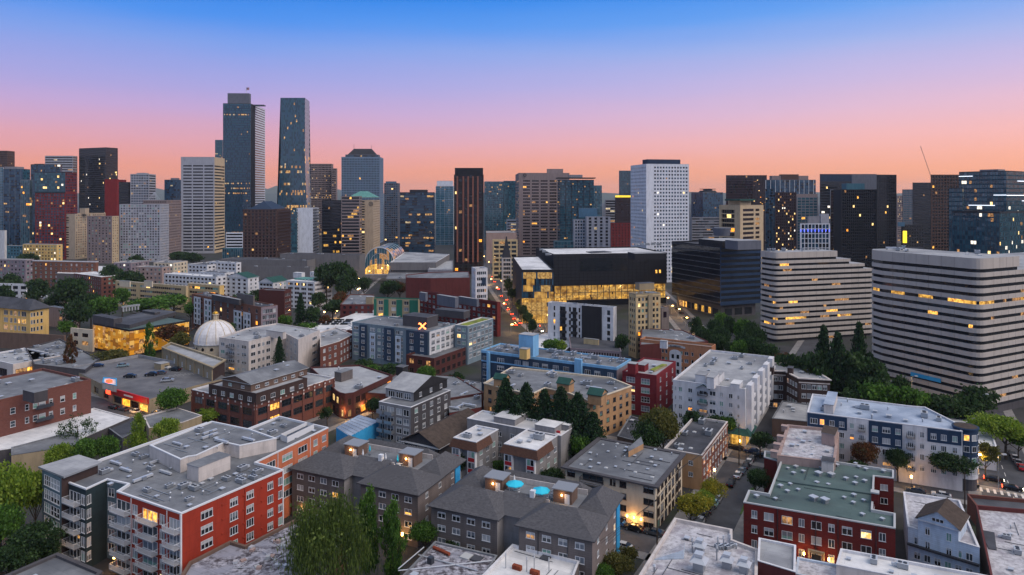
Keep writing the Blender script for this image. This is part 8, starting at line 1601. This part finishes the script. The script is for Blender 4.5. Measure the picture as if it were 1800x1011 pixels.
for i, (u,vb) in enumerate(((898,585),(925,578),(884,548),(913,560),(872,520),(895,535),(862,500),(880,508),(868,478),(858,470),(862,455),(850,460))): lamp(u, vb-14 if vb > 500 else vb-9, vb, 'small warm street lamp along the central avenue of tail lights', 'lamp_warm', 700 if i % 2 == 0 else 0, 'street lamps of the central avenue', .8)
for i, (u,vb) in enumerate(((568,562),(583,548),(600,530),(615,516),(630,503),(648,490),(590,560),(612,540),(628,522),(655,478),(670,485))): lamp(u, vb-13, vb, 'small warm street lamp along the street below the glass arch', 'lamp_warm', 600 if i % 2 == 0 else 0, 'street lamps below the glass arch', .8)
for i, (u,vb) in enumerate(((1172,538),(1192,558),(1215,585),(1180,552),(1205,573))): lamp(u, vb-14, vb, 'small warm street lamp beside the dark glass office avenue', 'lamp_warm', 900 if i < 3 else 0, 'street lamps by the dark glass office', .8)
def glow(x, y, z, e, c=(1,.5,.14), r=.5):
    l = bpy.data.lights.new('warm_glow', 'POINT'); l.energy = e; l.color = c; l.shadow_soft_size = r; o = bpy.data.objects.new('warm_glow', l); C.objects.link(o); o.location = (x, y, z)
def entry_lamp(u, v, z, e, label):
    x, y = P(u, v, z); t = thing('wall_lantern', label, 'lamp', (x, y, z)); R = MB(); R.box((x,y), (1,0), (0,1), -.18,.18,-.18,.18, z-.3, z+.3, 'lamp_warm'); R.build('lamp_shade', t)
    R = MB(); R.tube((x,y,0), (x,y,z-.31), .05, 'metal_dark', 5); R.build('post', t); glow(x-.2, y-.5, z, e)
entry_lamp(201,979,3,160,'glowing lantern at the dark gap between teal and red blocks'); entry_lamp(78,968,3,60,'small glowing lantern under the dark bush at the teal block foot'); entry_lamp(10,912,4,260,'glowing lantern among the trees at the left edge'); entry_lamp(8,880,5,160,'upper glowing lantern among the trees at the left edge')
entry_lamp(707,939,3,160,'glowing lantern on the wall by the tall narrow trees'); entry_lamp(533,890,3,90,'glowing lantern at the left corner of the left grey house'); entry_lamp(861,818,3,90,'tiny glowing lantern between the mansard bays'); entry_lamp(1256,826,3,90,'glowing lantern by the brick corner building entrance')
entry_lamp(1453,816,3,120,'glowing lantern under the trees before the navy building'); entry_lamp(1602,838,3,260,'wide warm entrance light under the navy building trees'); entry_lamp(1300,775,3,300,'bright yellow light at the glowing shop corner'); entry_lamp(628,735,3,260,'warm shop light at the rounded brick corner')
def pole(u, vb, h, label, arm=True):
    x, y = P(u, vb); t = thing('utility_pole', label, 'utility pole', (x, y, 0)); R = MB(); R.cyl(x,y,.17,.12,0,h,'bark',7); R.build('post', t)
    if arm: R = MB(); R.box((x,y), GA_, GB_, -1.1,1.1,-.06,.06, h-.9, h-.75, 'bark'); R.build('crossarm', t)
    return (x, y, h)
plain('wire', (.02,.02,.02,1), .6)
q1 = pole(1155, 958, 11, 'utility pole in front of the cream block near the lavender roof'); q0 = pole(1192, 900, 11, 'utility pole among the yellow green trees'); q3 = pole(1299, 818, 12, 'dark pole at the corner of the upper cross street'); q4 = pole(1696, 893, 9, 'dark utility pole behind the light blue house'); q5 = pole(155, 560, 12, 'wooden utility pole in the dark thicket on the left'); q6 = pole(175, 555, 12, 'second wooden utility pole in the dark thicket on the left'); pole(775, 600, 10, 'slim dark mast pole by the X sign building')
for i, (a, b) in enumerate(((q1,q0),(q0,q3))):
    for s in (-.9, 0, .9):
        o = MB(); o.tube((a[0]+GA_[0]*s, a[1]+GA_[1]*s, a[2]-.7), (b[0]+GA_[0]*s, b[1]+GA_[1]*s, b[2]-.7), .03, 'wire', 4); w = o.build('overhead_wire'); tag(w, ['dark overhead wire strung between the poles by the cream block','dark overhead wire strung over the right street from the trees'][i], 'wire', 'overhead wires by the cream block' if i == 0 else 'overhead wires over the right street')
for s in (-.9, -.3, .3, .9):
    o = MB(); e = P(1060+s*8, 1040); o.tube((q1[0]+GA_[0]*s, q1[1]+GA_[1]*s, q1[2]-.7), (e[0]+GA_[0]*s, e[1], 9.5), .03, 'wire', 4); w = o.build('overhead_wire'); tag(w, 'dark overhead wire running down to the bottom edge over the bushes', 'wire', 'overhead wires to the bottom edge')
def signal(u, v, label, on):
    x, y = P(u, v); t = thing('traffic_signal', label, 'traffic light', (x, y, 0)); R = MB(); R.cyl(x,y,.14,.1,0,6.4,'metal_dark',6); R.tube((x,y,6.2),(x-7,y,6.4),.08,'metal_dark',5); R.build('mast', t)
    for k in (2.5, 4.6, 6.8): R = MB(); R.box((x-k,y), (1,0), (0,1), -.22,.22,-.18,.18, 5.4,6.5,'frame_dark'); R.box((x-k,y), (1,0), (0,1), -.2,.2,-.26,-.185, 6.05,6.42, on); R.build('signal_head', t)
signal(957, 592, 'traffic signal mast with red lights at the avenue junction', 'tail_red'); signal(935, 566, 'traffic signal mast with red lights one block up the avenue', 'tail_red')
for k, (u,v) in enumerate(((965,600),(958,590),(940,574),(950,583),(926,563))): car(u,v,(.45,-.89),(BLK,SIL)[k%2],'car',z=.16,lights='h',group='cars coming down the central avenue')
# added warm point lights without fixtures, along shop fronts and streets
for (u,v,z,e) in ((640,712,3,500),(604,722,3,500),(105,652,3,500),(40,668,3,400),(230,715,3,500),(165,625,3,300),(965,560,4,900),(690,655,3,250),(720,668,3,250),(1185,535,4,900),(1165,500,5,900),(905,545,6,2200),(890,515,6,2200),(930,575,6,1500),(860,470,8,4000),(545,720,3,350),(280,735,3,350),(140,600,3,300),(500,560,4,500),(620,540,4,600),(1700,735,3,300)):
    x, y = P(u, v, z); glow(x, y-1, z, e)

# ---------------------------------------------------------------- labels that tell the members of a group apart
def proj(o): m = o.matrix_world.translation if o.type == 'EMPTY' else o.location; w = o if o.type == 'EMPTY' or not o.data.vertices or o.location.y > 1 else None; c = o.location if w else o.data.vertices[0].co; return CX + F*c.x/c.y, c.y
ORD = 'first second third fourth fifth sixth seventh eighth ninth tenth eleventh twelfth thirteenth fourteenth fifteenth sixteenth seventeenth eighteenth nineteenth twentieth twenty-first twenty-second twenty-third twenty-fourth twenty-fifth twenty-sixth twenty-seventh twenty-eighth twenty-ninth thirtieth'.split()
def order(group, fmt, depth=False):
    os_ = sorted([o for o in SC.objects if o.get('group') == group and o.parent is None], key=lambda o: proj(o)[1 if depth else 0])
    for i, o in enumerate(os_): o['label'] = fmt % ORD[i]
order('dark trees behind the yellow building', '%s from the left of the dark trees in the thicket behind the yellow building')
order('dark trees along the banded offices', '%s from the left of the dark trees at the foot of the banded offices')
order('dark trees around the convention halls', '%s from the left of the dark trees around the concrete convention halls')
order('trees along the lamp lit street', '%s from the left of the trees beside the white condominium and its street')
order('trees along the avenue by the dark glass office', '%s from the left of the avenue trees before the dark glass office')
order('street trees of the traffic avenue', '%s nearest of the small dark trees beside the avenue full of tail lights', True)
order('cars queuing on the central avenue', '%s nearest of the cars with red tail lights on the central avenue', True)
order('cars coming down the central avenue', '%s nearest of the cars with headlights coming down the central avenue', True)
order('cars parked by the dark glass office', '%s nearest of the dark parked cars beside the dark glass office avenue', True)
order('cars on the lamp lit street', '%s nearest of the cars with headlights left of the theatre block', True)
order('street lamps of the central avenue', '%s nearest of the warm street lamps along the central avenue', True)
order('street lamps below the glass arch', '%s nearest of the warm street lamps below the glass arch', True)
order('street lamps by the dark glass office', '%s nearest of the warm street lamps beside the dark glass office', True)
order('garden chairs on the roof decks', '%s from the left of the white garden chairs on the grey roof decks')
order('overhead wires to the bottom edge', '%s from the left of the dark wires running to the bottom edge')
order('overhead wires by the cream block', '%s of the dark overhead wires between the poles by the cream block')
order('overhead wires over the right street', '%s of the dark overhead wires over the right street')
order('outdoor tables on the grey roof decks', '%s from the left of the small round tables on the grey roof decks')
# ---------------------------------------------------------------- evening haze
m = bpy.data.materials.new('haze'); m.use_nodes = True; t = m.node_tree; t.nodes.clear(); oo = t.nodes.new('ShaderNodeOutputMaterial'); v = t.nodes.new('ShaderNodeVolumePrincipled')
v.inputs['Density'].default_value = .00004; v.inputs['Color'].default_value = (.82, .86, .95, 1); v.inputs['Anisotropy'].default_value = .2; t.links.new(v.outputs[0], oo.inputs['Volume']); MATS['haze'] = m
R = MB(); R.box((0,0), (1,0), (0,1), -13500, 13500, -450, 13500, -1, 300, 'haze'); o = R.build('haze'); o['kind'] = 'stuff'
